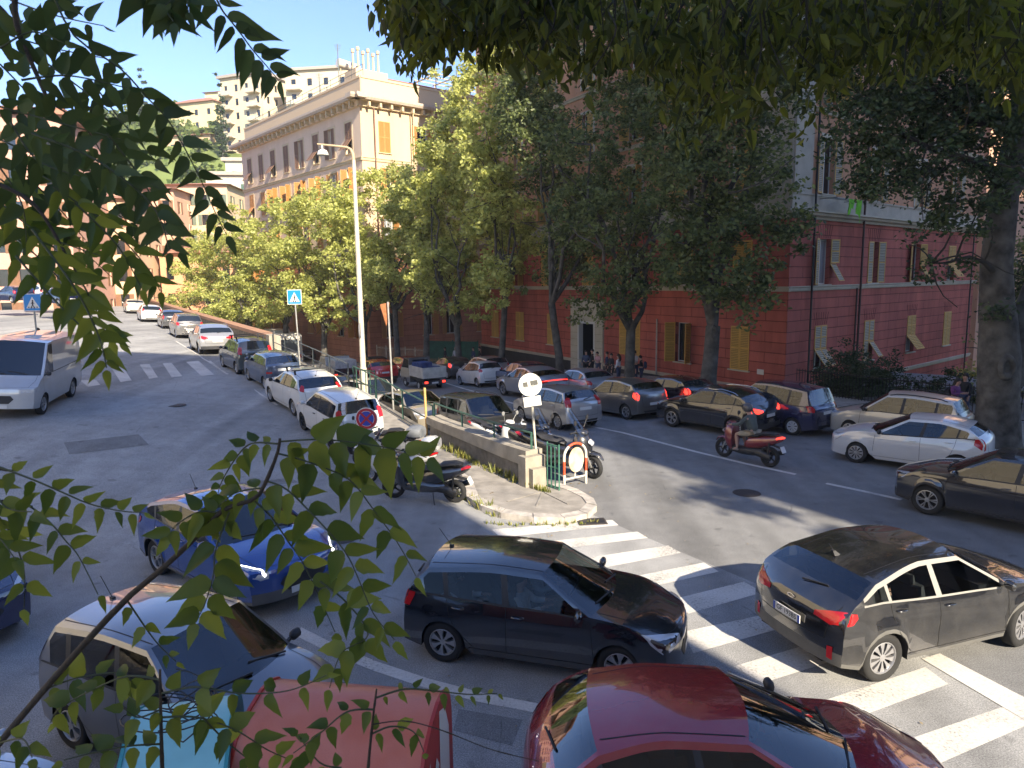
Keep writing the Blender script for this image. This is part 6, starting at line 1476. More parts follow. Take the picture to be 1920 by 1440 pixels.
# ---- tiny open truck
def tiny_truck():
    c = W2((793, 726), zlo); a = radians(121); r = empty('small_truck', (c[0], c[1], zlo(*c)), a); tag(r, 'tiny grey open truck with a dropside cargo bed in the lower street queue', 'truck')
    cab = MB(); sec = [(1.75, .35, .85), (1.72, .9, .9)]
    side = [(1.72, .3), (1.80, .7), (1.62, 1.12), (1.15, 1.74), (.38, 1.78), (.30, .3)]
    cab.prism([(x, -.68, z) for x, z in side], (0, 1.36, 0)); cab.build('cab', P_DSILV, r, nrm=True)
    g = MB(); g.poly([(1.64, -.6, 1.15), (1.64, .6, 1.15), (1.20, .56, 1.70), (1.20, -.56, 1.70)]); g.build('windscreen', GLF, r)
    for s in (-1, 1): g = MB(); g.poly([(1.5, s * .69, 1.15), (.5, s * .69, 1.15), (.5, s * .69, 1.66), (1.12, s * .69, 1.66)]); g.build('side_window', GLF, r)
    g = MB(); g.poly([(.29, -.5, 1.25), (.29, .5, 1.25), (.29, .5, 1.65), (.29, -.5, 1.65)]); g.build('rear_window', GLF, r)
    b = MB(); b.box((-.75, 0, .74), (1.95, 1.46, .08)); b.build('bed_floor', DRK, r)
    PAN = basic('bed_panel', (.50, .48, .42), .7, var=.2, scale=3)
    for (c_, s_) in (((-.75, .74, 1.06), (1.95, .03, .62)), ((-.75, -.74, 1.06), (1.95, .03, .62)), ((-1.73, 0, 1.06), (.03, 1.46, .62)), ((.22, 0, 1.06), (.03, 1.46, .62))):
        q = MB(); q.box(c_, s_)
        for k in (-.2, 0, .2): q.box((c_[0], c_[1] * 1.012, c_[2] + k), (s_[0] + (.02 if s_[0] < .1 else -.1), s_[1] + (.02 if s_[1] < .1 else -.1), .02))
        q.build('side_panel', PAN, r)
    q = MB(); q.box((-.2, .1, 1.3), (.9, .8, .5), .3); q.box((-1.1, -.3, 1.2), (.5, .5, .3), .8); q.build('load', basic('blue_tarp', (.03, .06, .18), .8, var=.4, scale=4), r)
    f = MB(); f.box((-.1, 0, .5), (3.2, .8, .16)); f.box((-1.72, 0, .5), (.08, 1.4, .22)); f.build('chassis', BLK, r)
    for s in (-1, 1): q = MB(); q.box((-1.77, s * .55, .52), (.03, .2, .12)); q.build('tail_light', REDLIT, r)
    q = MB(); q.box((-1.77, 0, .48), (.02, .4, .1)); q.build('number_plate', PLATE, r)
    for x in (1.05, -.95):
        for s in (-1, 1):
            w = empty('wheel'); w.parent = r; w.location = (x, s * .62, .28); q = MB(); q.lathe([(.17, -.08), (.26, -.08), (.28, -.05), (.28, .05), (.26, .08), (.17, .08)], (0, 0, 0), 'Y', 16); q.build('tyre', RUB, w, smooth=50)
            q = MB(); q.lathe([(.17, s * .06), (.15, s * .03), (.06, s * .05), (0, s * .06)], (0, 0, 0), 'Y', 14); q.build('rim', simple('pale_rim', (.5, .5, .46), .4), w, smooth=50)
tiny_truck()
# ---- open pick-up lorry with a box load
def pickup():
    x, y = hb(622, 51.0); a = radians(119); r = empty('pickup_truck', (x, y, zlo(x, y)), a); tag(r, 'dark pick-up truck with a silver load, left of the bright red crossover', 'truck')
    side = [(2.5, .5), (2.55, .95), (1.6, 1.15), (1.0, 1.75), (-.2, 1.78), (-.4, 1.15), (-.4, .5)]
    b = MB(); b.prism([(x_, -.88, z) for x_, z in side], (0, 1.76, 0)); b.build('cab', P_SILVER, r, nrm=True)
    for s in (-1, 1):
        g = MB(); g.poly([(1.45, s * .885, 1.18), (-.2, s * .885, 1.18), (-.1, s * .885, 1.66), (.95, s * .885, 1.66)]); g.build('side_window', GLF, r)
    g = MB(); g.poly([(1.58, -.75, 1.19), (1.58, .75, 1.19), (1.04, .7, 1.72), (1.04, -.7, 1.72)]); g.build('windscreen', GLF, r)
    b = MB(); b.box((-1.5, 0, .62), (2.2, 1.8, .12)); 
    for s in (-1, 1): b.box((-1.5, s * .88, .9), (2.2, .05, .5))
    b.box((-2.6, 0, .9), (.05, 1.8, .5)); b.build('bed', P_DGREY, r)
    b = MB(); b.box((-1.45, 0, 1.22), (1.9, 1.5, .9)); b.build('load', basic('plastic_wrap', (.45, .45, .43), .35, var=.3, scale=4), r)
    for s in (-1, 1): q = MB(); q.box((-2.64, s * .78, .72), (.04, .2, .14)); q.build('tail_light', REDLIT, r)
    q = MB(); q.box((-2.66, 0, .6), (.1, 1.7, .16)); q.build('bumper', P_WHITE, r)
    for x_ in (1.7, -1.7):
        for s in (-1, 1):
            w = empty('wheel'); w.parent = r; w.location = (x_, s * .78, .34); q = MB(); q.lathe([(.2, -.1), (.32, -.1), (.34, -.06), (.34, .06), (.32, .1), (.2, .1)], (0, 0, 0), 'Y', 16); q.build('tyre', RUB, w, smooth=50)
            q = MB(); q.lathe([(.2, s * .07), (.17, s * .03), (.06, s * .06), (0, s * .07)], (0, 0, 0), 'Y', 14); q.build('rim', ALU, w, smooth=50)
pickup()
def bus():
    x, y = hb(505, 74); z = zlo(x, y); a = radians(127); r = empty('city_bus', (x, y, z), a); tag(r, 'white city bus on the lower street beyond the parapet', 'bus')
    L, W, H = 9.5, 2.4, 3.3; b = MB(); pr = [(-W / 2, .35), (-W / 2, H - .25), (-W / 2 + .2, H), (W / 2 - .2, H), (W / 2, H - .25), (W / 2, .35)]
    b.prism([(-L / 2, y_, z_) for y_, z_ in pr], (L, 0, 0)); BW = basic('bus_white', (.62, .60, .54), .35, var=.06); b.build('body', BW, r, nrm=True)
    g = MB(); g.poly([(-L / 2 - .02, -W / 2 + .25, 1.5), (-L / 2 - .02, W / 2 - .25, 1.5), (-L / 2 - .02, W / 2 - .3, 2.7), (-L / 2 - .02, -W / 2 + .3, 2.7)]); g.build('rear_window', simple('bus_glass', (.12, .14, .15), .06, coat=.5), r)
    for s in (-1, 1):
        for k in range(6): g = MB(); x0 = -L / 2 + .5 + k * 1.5; g.poly([(x0, s * (W / 2 + .01), 1.5), (x0 + 1.35, s * (W / 2 + .01), 1.5), (x0 + 1.35, s * (W / 2 + .01), 2.65), (x0, s * (W / 2 + .01), 2.65)]); g.build('side_window', GLF, r)
    q = MB(); q.box((-1, 0, H + .12), (3, 1.6, .25)); q.build('roof_unit', BW, r)
    for s in (-1, 1):
        q = MB(); q.box((-L / 2 - .02, s * .95, 1.05), (.03, .18, .4)); q.build('tail_light', RED, r)
        for x_ in (-2.6, 2.8): q = MB(); q.lathe([(0, -.12), (.45, -.12), (.48, -.08), (.48, .08), (.45, .12), (0, .12)], (x_, s * 1.08, .48), 'Y', 16); q.build('wheel', RUB, r, smooth=50)
bus()
# ================================================================== STREET FURNITURE
POLE = basic('pole_cream', (.52, .48, .38), .6, .1, var=.12, scale=6); GALV = basic('galvanised', (.36, .36, .34), .5, .5, var=.15, scale=10); RUST = basic('rusty_sign', (.40, .15, .06), .85, var=.35, scale=9)
SIGNW = basic('sign_white', (.66, .65, .58), .5, var=.08, scale=6, c2=(.74, .73, .68)); SBLUE = simple('sign_blue', (.01, .22, .56), .4); SRED = simple('sign_red', (.42, .02, .03), .4); SDBLUE = simple('sign_deep_blue', (.03, .05, .33), .4)
def pt_on(px, f, D): r = ray(*px); x = r.x / r.y * D; return Vector((x, D, f(x, D)))
# tall lamp post
b = at(683, 735, 28.9); b.z = zup(b.x, b.y); top = at(662, 283, 28.9)
lp = empty('street_lamp', b); tag(lp, 'tall cream lamp post with a curved arm and white bowl lamp, between the streets', 'street lamp')
m = MB(); H_ = top.z - b.z; m.tube([(0, 0, -.1), (0, 0, .9), (0, 0, 1.0), (0, 0, 1.05), (0, 0, H_ * .6), (0, 0, H_ - .35)], [.16, .155, .13, .115, .095, .07], 14); m.build('pole', POLE, lp, smooth=40)
m = MB(); pts = [(0, 0, H_ - .4), (-.02, 0, H_ - .1), (-.1, 0, H_ + .06), (-.25, 0, H_ + .14), (-.7, 0, H_ + .2), (-1.4, 0, H_ + .28)]; m.tube(pts, [.07, .065, .055, .05, .042, .035], 8); m.build('arm', basic('pole_tan', (.42, .32, .2), .6, var=.1), lp, smooth=50)
m = MB(); m.tube([(-1.22, 0, H_ + .26), (-1.2, 0, H_ + .02)], .03, 6); m.lathe([(.05, .08), (.16, .03), (.21, -.06), (.225, -.14), (.2, -.145), (0, -.12)], (-1.2, 0, H_ - .0), 'Z', 16); m.build('lamp_shade', SIGNW, lp, smooth=50)
m = MB(); m.lathe([(0, -.012), (.30, -.012), (.30, .012), (0, .012)], (-.01, -.17, 2.55), 'X', 22); m.v = [(p[0], p[1] * .9, p[2]) for p in m.v]; m.build('sign_plate', basic('sign_back_grey', (.24, .24, .25), .6, var=.1), lp)
def signpole(name, label, base, top_, mt=POLE, r=.035, cat='road sign'):
    o = empty(name, base); tag(o, label, cat); m = MB(); m.tube([(0, 0, -.05), top_ - base], r, 10); m.build('pole', mt, o, smooth=50); return o
def facing(p, yaw=0.0):
    """matrix with +z toward the viewer side of the street, x right, y up"""
    return Matrix.Translation(p) @ Matrix.Rotation(yaw, 4, 'Z') @ Matrix.Rotation(radians(90), 4, 'X')
def walker(mb, s, o=(0, 0)):
    """striding figure"""
    P_ = lambda a, b: (o[0] + a * s, o[1] + b * s, .004)
    n = 12; mb.add([P_(.02 + .055 * cos(2 * pi * k / n), .33 + .055 * sin(2 * pi * k / n)) for k in range(n)], [tuple(range(n))])
    for a, b, w in (((.02, .27), (-.01, .02), .10), ((-.01, .04), (.11, -.30), .055), ((-.01, .04), (-.14, -.28), .055), ((.0, .24), (.13, .06), .035), ((.0, .24), (-.12, .08), .035)):
        A, B = Vector((a[0], a[1])), Vector((b[0], b[1])); d = (B - A).normalized(); q = Vector((-d.y, d.x)) * w / 2
        mb.add([P_(*(A + q)), P_(*(A - q)), P_(*(B - q)), P_(*(B + q))], [(0, 1, 2, 3)])
def ped_sign(label, px, D, f, size, foot=None, yaw=0.0):
    c = at(px[0], px[1], D); g = Vector((c.x + (.06 if foot is None else 0), D, 0))
    if foot: fb = at(foot[0], foot[1], D); g = Vector((fb.x, D, 0))
    g.z = f(g.x, g.y); o = signpole('crossing_sign', label, g, Vector((c.x + (c.x - g.x) * .05, D + .04, c.z + size * .52)), GALV)
    M = facing(c - g, yaw); h = size / 2
    m = MB(); m.box((0, 0, -.01), (size, size, .02)); pl_ = m.build('sign_plate', SIGNW, o, M=M)
    m = MB(); m.box((0, 0, .002), (size * .92, size * .92, .003)); m.build('blue_field', SBLUE, pl_)
    m = MB(); m.add([(-h * .72, -h * .66, .006), (h * .72, -h * .66, .006), (0, h * .66, .006)], [(0, 1, 2)]); m.build('white_triangle', SIGNW, pl_)
    m = MB(); walker(m, size * .72, (0, -h * .28)); m.v = [(p[0], p[1], p[2] + .005) for p in m.v]
    for k in range(4): x = (-.45 + .3 * k) * h; m.add([(x - .03, -h * .60, .009), (x + .03, -h * .60, .009), (x + .03, -h * .50, .009), (x - .03, -h * .50, .009)], [(0, 1, 2, 3)])
    m.build('walking_figure', INK, pl_)
    return o
ped_sign('blue and white pedestrian crossing sign on a grey pole beside the weathered railing', (552, 557), 34.0, zup, .70, (563, 690), -.08)
ped_sign('blue and white pedestrian crossing sign above the roof of the silver van', (61, 567), 28.0, zup, .68, (70, 640), .12)
# rusty sign seen edge on
b = at(738, 775, 25.6); b.z = zup(b.x, b.y) + .1; t_ = at(727, 566, 25.6); o = signpole('triangle_sign', 'thin pale pole carrying a rusty triangular sign turned edge on, right of the lamp post', b, t_, GALV)
c = at(722, 590, 25.6) - b; m = MB(); dd = Vector((.30, .95, 0)).normalized(); A, B, C = c + dd * .35 + Vector((0, 0, .42)), c - dd * .38 + Vector((0, 0, .38)), c + Vector((.02, 0, -.40))
m.prism([A, B, C], Vector((dd.y, -dd.x, 0)) * .02); m.build('sign_plate', RUST, o)
# no stopping sign
b = at(690, 858, 19.2); b.z = zup(b.x, b.y); c = at(687, 785, 18.9); o = signpole('no_stopping_sign', 'round red and blue no stopping sign among the white motor scooters', b, Vector((c.x, c.y + .03, c.z + .2)), GALV)
M = facing(c - b, -.05); R_ = .305
m = MB(); m.lathe([(0, -.015), (R_, -.015), (R_, .0), (0, .0)], (0, 0, 0), 'Z', 32); p_ = m.build('sign_plate', SIGNW, o, M=M)
m = MB(); m.lathe([(R_ * .93, .004), (R_ * .70, .004)], (0, 0, 0), 'Z', 32)
for a in (45, 135): m.box((0, 0, .008), (R_ * 1.55, .055, .004), radians(a))
m.build('red_ring', SRED, p_); m = MB(); m.lathe([(R_ * .66, .003), (0, .003)], (0, 0, 0), 'Z', 32); m.build('blue_field', SDBLUE, p_)
# lorry overtaking board, bleached
b = at(1010, 918, 17.72); b.z = .13; c = at(994, 721, 17.72); tp = at(993, 700, 17.76)
o = signpole('lorry_sign', 'bleached round sign with two dark lorry boxes above a small white plate', b, tp, POLE, .032)
M = facing(c - b + Vector((0, -.05, 0)), .10); R_ = .295; m = MB(); m.lathe([(0, -.012), (R_ - .01, -.012), (R_, -.006), (R_, .006), (R_ - .02, .006), (R_ - .03, 0), (0, .0)], (0, 0, 0), 'Z', 32); p_ = m.build('sign_plate', SIGNW, o, M=M)
GR_ = simple('sign_grey', (.10, .10, .09), .6)
for (x, y, w, h_) in ((-.125, .01, .12, .115), (.095, .055, .185, .115)):
    m = MB(); m.box((x, y, .004), (w, h_, .003), .16); m.build('lorry_box', GR_, p_)
m = MB(); m.box((-.02, -.035, .004), (.30, .008, .003), .14); m.box((.14, .0, .004), (.09, .014, .003), .14)
for x, y in ((-.125, -.085), (.065, -.055)): m.lathe([(.022, .005), (.012, .005)], (x, y, 0), 'Z', 12)
m.build('lorry_chassis', GR_, p_)
c2 = at(998, 752, 17.72) - b + Vector((0, -.05, 0)); m = MB(); m.box((0, 0, 0), (.44, .25, .012), .12); p2 = m.build('supplementary_plate', SIGNW, o, M=facing(c2, .10))
for k, tx in enumerate(('AUTOCARRI', 'AUTOTRENI')): textmesh(tx, .055, 'plate_lettering', simple('faded_ink', (.25, .24, .2), .7), p2, Matrix.Translation((.02, .055 - .085 * k, .008)) @ Matrix.Rotation(.12, 4, 'Z'), .28)
# yellow stump pole beside the end of the railing
b = Vector((*wp(6.1, -.06), 0)); b.z = zup(b.x, b.y) + .1; signpole('marker_post', 'short ochre marker post beside the wall end, in front of the dark boxy car', b, b + Vector((-.03, 0, 1.62)), basic('ochre_post', (.55, .33, .12), .7, var=.2, scale=9), .04, 'post')
# red and white hoop with a bleached disc
a = Vector((1.30, 17.63, .0)); c = Vector((1.90, 18.04, 0)); d = (c - a); w = d.length; d.normalize(); o = empty('hoop_barrier', a); tag(o, 'red and white hoop barrier holding a rust stained oval disc, at the traffic island', 'barrier')
def arcp(f): 
    L1 = .80; 
    if f < .3: return Vector((0, 0, L1 * f / .3))
    if f > .7: return d * w + Vector((0, 0, L1 * (1 - f) / .3))
    th = pi * (f - .3) / .4; return d * (w / 2 - w / 2 * cos(th)) + Vector((0, 0, L1 + .32 * sin(th)))
RWR = basic('barrier_red', (.50, .08, .03), .5, var=.15, scale=9); RWW = basic('barrier_white', (.62, .58, .50), .5, var=.12, scale=9)
for k, (f0, f1) in enumerate(((0, .13), (.13, .26), (.26, .42), (.42, .58), (.58, .74), (.74, .87), (.87, 1))):
    m = MB(); m.tube([arcp(f0 + (f1 - f0) * i / 6) for i in range(7)], .035, 8); m.build('hoop_section', RWR if k % 2 else RWW, o, smooth=60)
m = MB(); m.bar(Vector((0, 0, .22)), d * w + Vector((0, 0, .22)), .035); m.bar(d * w / 2 + Vector((0, 0, .22)), d * w / 2 + Vector((0, 0, .98)), .03); m.build('brace', RWW, o)
m = MB(); n_ = d.cross(Vector((0, 0, 1))); cc = d * w / 2 + Vector((0, 0, .70)) + n_ * .04; ring = [cc + d * (.25 * cos(2 * pi * k / 28)) + Vector((0, 0, .33 * sin(2 * pi * k / 28))) for k in range(28)]; m.prism(ring, n_ * .012)
m.build('disc', basic('bleached_disc', (.62, .61, .54), .6, var=.1, scale=2.2, c2=(.50, .28, .10)), o)

# ================================================================== MOTOR SCOOTERS
def loft(mb, secs, n=12, m=0, sq=1.0):
    """secs: (x, yc, zc, ry, rz)"""
    b = len(mb.v)
    for (x, yc, zc, ry, rz) in secs:
        for k in range(n):
            a = 2 * pi * k / n; ca, sa = cos(a), sin(a); q = sq
            mb.v.append((x, yc + ry * (abs(ca) ** q) * (1 if ca > 0 else -1), zc + rz * (abs(sa) ** q) * (1 if sa > 0 else -1)))
    for i in range(len(secs) - 1):
        for k in range(n): k2 = (k + 1) % n; mb.f.append((b + i * n + k, b + i * n + k2, b + (i + 1) * n + k2, b + (i + 1) * n + k)); mb.m.append(m)
    mb.f.append(tuple(b + k for k in range(n))[::-1]); mb.m.append(m); e = b + (len(secs) - 1) * n; mb.f.append(tuple(e + k for k in range(n))); mb.m.append(m)
TRSC = glassm('scooter_screen', .75, (.9, .95, 1))
def scooter(label, c, ang, f, pm, size=1.0, wr=.26, screen=.35, box=None, seatm=BLK, lean=-.10, stand=True, group='motor scooters parked on the traffic island', big=False, tailm=None, fl='flat', steer=.25, face=None, brake=False):
    z = f(*c); M = Matrix.Translation((c[0], c[1], z)) @ Matrix.Rotation(ang, 4, 'Z') @ Matrix.Rotation(lean, 4, 'X') @ Matrix.Diagonal((size, size, size, 1)); r = empty('motor_scooter', M=M); tag(r, label, 'motor scooter', group)
    wb = 1.42; xf, xb = wb * .52, -wb * .48
    for x, nm, wd in ((xf, 'f', .11), (xb, 'r', .13)):
        w = empty('wheel'); w.parent = r; w.matrix_local = Matrix.Translation((x, 0, wr)) @ (Matrix.Rotation(steer, 4, 'Z') if nm == 'f' else Matrix())
        q = MB(); q.lathe([(wr * .68, -wd * .38), (wr * .84, -wd * .5), (wr * .96, -wd * .36), (wr, 0), (wr * .96, wd * .36), (wr * .84, wd * .5), (wr * .68, wd * .38), (wr * .68, -wd * .38)], (0, 0, 0), 'Y', 22); q.build('tyre', RUB, w, smooth=60)
        q = MB(); q.lathe([(wr * .70, -.035), (wr * .62, -.03), (wr * .62, .03), (wr * .70, .035)], (0, 0, 0), 'Y', 20); q.lathe([(.05, -.06), (.05, .06)], (0, 0, 0), 'Y', 10)
        for k in range(5): a = 2 * pi * k / 5; q.bar((0, 0, 0), (wr * .64 * cos(a), 0, wr * .64 * sin(a)), .03, .035, upv=(0, 1, 0))
        q.build('rim', BLK if pm is not P_WHITE else ALU, w, smooth=40)
    q = MB(); 
    for s in (-1, 1): q.bar((xf, s * .07, wr), (xf - .16, s * .06, .62), .03)
    q.build('fork', GALV, r)
    q = MB(); loft(q, [(xf + .24, 0, wr + .18, .03, .02), (xf + .16, 0, wr + .27, .075, .035), (xf, 0, wr + .31, .085, .04), (xf - .16, 0, wr + .25, .08, .05), (xf - .26, 0, wr + .1, .05, .05)], 10); q.build('front_fender', pm, r, smooth=60)
    # leg shield
    q = MB(); loft(q, [(xf - .02, 0, .62, .05, .10), (xf - .10, 0, .68, .13, .22), (xf - .20, 0, .66, .20 + .03 * big, .34), (xf - .30, 0, .62, .21 + .03 * big, .38), (xf - .36, 0, .60, .19, .36)], 16, sq=.8); q.build('leg_shield', face or pm, r, smooth=50)
    q = MB(); loft(q, [(xf - .10, 0, .96, .05, .03), (xf - .16, 0, .99, .13, .06), (xf - .28, 0, 1.0, .15, .06), (xf - .36, 0, .98, .10, .04)], 12); q.build('handlebar_cover', face or pm, r, smooth=50)
    q = MB(); q.tube([(xf - .34, -.34, 1.02), (xf - .28, -.16, 1.02), (xf - .28, .16, 1.02), (xf - .34, .34, 1.02)], .018, 8); q.build('handlebar', BLK, r)
    for s in (-1, 1):
        q = MB(); q.tube([(xf - .27, s * .18, 1.03), (xf - .24, s * .27, 1.20)], .007, 5); q.lathe([(0, -.012), (.055, -.008), (.06, .01), (0, .014)], (xf - .24, s * .30, 1.24), 'X', 12); q.v = q.v; q.build('mirror', BLK if pm is not P_WHITE else GALV, r, smooth=60)
    q = MB(); loft(q, [(xf - .015, 0, .74, .05, .035), (xf + .005, 0, .76, .085, .045), (xf - .05, 0, .80, .10, .05)], 10); q.build('headlight', CLR, r, smooth=60)
    if screen:
        q = MB(); n = 6; vs = []
        for i in range(n + 1):
            fz = i / n; x = xf - .10 - .30 * fz * (screen / .4); zz = .93 + screen * fz; hw = (.17 - .05 * fz * fz) * (1.1 if big else 1)
            for j in range(5): yy = (j - 2) / 2 * hw; vs.append((x - .35 * yy * yy / .17, yy, zz - (.0 if j in (1, 2, 3) else .02 * fz)))
        q.add(vs, [(i * 5 + j, i * 5 + j + 1, (i + 1) * 5 + j + 1, (i + 1) * 5 + j) for i in range(n) for j in range(4)]); q.build('windscreen', TRSC, r, smooth=180)
    # floor, body, seat, tail
    q = MB(); loft(q, [(xf - .28, 0, .34, .14, .10), (.1, 0, .30 + .05 * big, .17, .09 + .06 * big), (-.2, 0, .34, .17, .12), (-.5, 0, .36, .12, .10)], 14, sq=.7); q.build('footboard', BLK if not big else pm, r, smooth=50)
    if big: q = MB(); loft(q, [(xf - .3, 0, .56, .07, .14), (.15, 0, .50, .09, .16), (-.1, 0, .54, .12, .18)], 12); q.build('tunnel', pm, r, smooth=50)
    q = MB(); loft(q, [(.02, 0, .50, .10, .10), (-.12, 0, .56, .15, .19), (-.40, 0, .62, .155, .17), (-.72, 0, .70, .13, .13), (-.98, 0, .78, .07, .07), (-1.05, 0, .80, .03, .03)], 14, sq=.85); q.build('tail_fairing', tailm or pm, r, smooth=50)
    q = MB(); loft(q, [(.12, 0, .70, .07, .03), (.02, 0, .745, .13, .055), (-.22, 0, .77, .16, .06), (-.38, 0, .79, .15, .06), (-.46, 0, .86, .14, .055), (-.75, 0, .90, .12, .05), (-.90, 0, .89, .07, .03)], 14); q.build('seat', seatm, r, smooth=50)
    q = MB(); loft(q, [(-.90, 0, .79, .115, .04), (-1.0, 0, .82, .09, .035), (-1.075, 0, .83, .04, .02)], 10); q.build('tail_light', REDLIT if brake else RED, r, smooth=60)
    q = MB(); loft(q, [(-.15, .02, .34, .12, .10), (-.45, .04, .33, .12, .11), (xb, .10, wr, .05, .12), (xb - .08, .10, wr, .03, .08)], 12); q.bar((xb, .12, wr), (-.72, .12, .66), .035); q.build('engine', simple('engine_dark', (.05, .05, .05), .45, .5), r, smooth=50)
    q = MB(); loft(q, [(-.35, -.12, .26, .03, .03), (-.5, -.16, .30, .055, .065), (xb - .12, -.18, .36, .06, .07), (xb - .28, -.18, .40, .05, .06)], 12); q.build('exhaust', simple('exhaust_dark', (.07, .07, .07), .35, .6), r, smooth=50)
    q = MB(); q.bar((xb - .02, 0, wr + .34), (xb - .34, 0, .54), .10, .02); q.build('rear_fender', BLK, r)
    q = MB(); q.box((xb - .37, 0, .52), (.01, .17, .17), M=Matrix.Rotation(.45, 4, 'Y')); q.build('number_plate', PLATE, r)
    if stand: q = MB(); q.bar((-.22, .1, .26), (-.32, .30, .02), .02); q.bar((-.32, .26, .02), (-.32, .36, .02), .03); q.build('stand', BLK, r)
    if box:
        q = MB(); loft(q, [(-.72, 0, 1.06, .17, .10), (-.80, 0, 1.08, .21, .14), (-1.0, 0, 1.08, .22, .15), (-1.12, 0, 1.06, .19, .12)], 16, sq=.6); q.build('top_box', box, r, smooth=50); q = MB(); q.bar((-.7, 0, .90), (-1.05, 0, .94), .2, .03); q.build('rack', BLK, r)
    return r, M
MBLK = paint('scooter_black', (.014, .014, .016), 0, .35, .15); GREYB = basic('grey_helmet_box', (.18, .19, .20), .5, var=.1)
def mid(a, b): return ((a[0] + b[0]) / 2, (a[1] + b[1]) / 2)
scooter('black sporty motor scooter on its side stand at the near edge of the island', (-2.15, 16.8), radians(164), flat, MBLK, 1.13, screen=.20, big=True, steer=.2, lean=-.12)
scooter('white motor scooter with a white tail box, just behind the sporty black one', (-3.05, 18.1), radians(166), zup, P_WHITE, 1.1, screen=.45, box=P_WHITE, steer=.1)
scooter('white motor scooter with a grey dome box, partly hidden by the no stopping sign', (-3.55, 19.5), radians(160), zup, P_WHITE, 1.08, screen=.35, box=GREYB, steer=.3, tailm=GREYB)
scooter('dark motor scooter tucked between the white ones and the boxy white hatchback', (-4.0, 20.6), radians(158), zup, MBLK, 1.05, screen=0, steer=.2)
scooter('white motor scooter with round mirrors parked behind the wall railing', (*wp(3.9, 1.15),), radians(-40), zlo, P_WHITE, 1.08, screen=0, steer=.3, group='motor scooters parked below the wall')
scooter('black motor scooter with a smoked windscreen parked behind the wall railing', (*wp(2.6, 1.5),), radians(-42), zlo, MBLK, 1.12, screen=.5, big=True, steer=.3, group='motor scooters parked below the wall')
scooter('big black maxi scooter with a tall clear windscreen, front wheel turned, behind the hoop barrier', (1.32, 18.95), radians(-30), flat, MBLK, 1.28, wr=.25, screen=.52, big=True, steer=-.3, lean=.06, group='motor scooters parked below the wall')
RSC = paint('scooter_red', (.20, .015, .02), .2, .3, .1)
rs, RM = scooter('dark red motor scooter ridden along the lower street with its tail light on', (6.75, 19.95), radians(127), zlo, RSC, 1.08, wr=.27, screen=0, steer=0, lean=0, stand=False, group='motor scooters in traffic', brake=True)

# ================================================================== PEOPLE
SKIN = basic('skin', (.42, .24, .17), .6, var=.06); SKIND = basic('skin_tan', (.30, .17, .11), .6, var=.06)
def skinmesh(name, V, E, R_, mat, parent, root=0, sub=1, M=None):
    me = bpy.data.meshes.new(name); me.from_pydata([tuple(v) for v in V], E, []); o = bpy.data.objects.new(name, me); COL.objects.link(o)
    bm = bmesh.new(); bm.from_mesh(me); lay = bm.verts.layers.skin.verify(); bm.verts.ensure_lookup_table()
    for i, v in enumerate(bm.verts): v[lay].radius = (R_[i], R_[i]); v[lay].use_root = (i == root)
    bm.to_mesh(me); bm.free(); s = o.modifiers.new('s', 'SKIN'); s.use_smooth_shade = True; sb = o.modifiers.new('b', 'SUBSURF'); sb.levels = sub; sb.render_levels = sub
    bpy.context.view_layer.update(); dg = bpy.context.evaluated_depsgraph_get(); m2 = bpy.data.meshes.new_from_object(o.evaluated_get(dg)); bpy.data.objects.remove(o); bpy.data.meshes.remove(me)
    m2.materials.clear(); m2.materials.append(mat); m2.polygons.foreach_set('use_smooth', [True] * len(m2.polygons)); m2.name = name
    q = bpy.data.objects.new(name, m2); COL.objects.link(q); q.parent = parent
    if M is not None: q.matrix_local = M
    return q
POSES = {
 'stand': dict(pel=(0, 0, .95), sp=(.01, 0, 1.13), ch=(0, 0, 1.33), nk=(.0, 0, 1.49), hd=(.02, 0, 1.63), sh=.175, el=((.0, .245, 1.17), (.0, -.245, 1.17)), wr=((.10, .24, .94), (.06, -.25, .92)), kn=((.03, .10, .51), (.0, -.10, .50)), an=((.0, .11, .09), (-.02, -.12, .09))),
 'phone': dict(pel=(0, 0, .95), sp=(.01, 0, 1.13), ch=(.02, 0, 1.33), nk=(.05, 0, 1.48), hd=(.10, 0, 1.60), sh=.175, el=((.04, .23, 1.16), (.03, -.23, 1.16)), wr=((.27, .08, 1.20), (.26, -.06, 1.19)), kn=((.03, .10, .51), (.03, -.09, .50)), an=((-.02, .11, .09), (.04, -.12, .09))),
 'walk': dict(pel=(0, 0, .93), sp=(.01, 0, 1.12), ch=(.02, 0, 1.32), nk=(.03, 0, 1.48), hd=(.05, 0, 1.62), sh=.175, el=((-.12, .235, 1.17), (.12, -.235, 1.17)), wr=((-.12, .24, .94), (.28, -.21, 1.0)), kn=((.2, .09, .53), (-.02, -.09, .50)), an=((.24, .10, .10), (-.32, -.10, .18))),
 'sit': dict(pel=(0, 0, .50), sp=(-.03, 0, .68), ch=(-.08, 0, .88), nk=(-.09, 0, 1.04), hd=(-.06, 0, 1.17), sh=.175, el=((.08, .24, .78), (.08, -.24, .78)), wr=((.30, .14, .86), (.30, -.14, .86)), kn=((.42, .12, .56), (.42, -.12, .56)), an=((.58, .12, .26), (.58, -.12, .26))),
 'ride': dict(pel=(-.16, 0, .93), sp=(-.15, 0, 1.10), ch=(-.08, 0, 1.30), nk=(-.02, 0, 1.45), hd=(.03, 0, 1.58), sh=.19, el=((.10, .30, 1.16), (.10, -.30, 1.16)), wr=((.36, .30, 1.12), (.36, -.30, 1.12)), kn=((.27, .17, .84), (.27, -.17, .84)), an=((.20, .20, .44), (.20, -.20, .44)))}
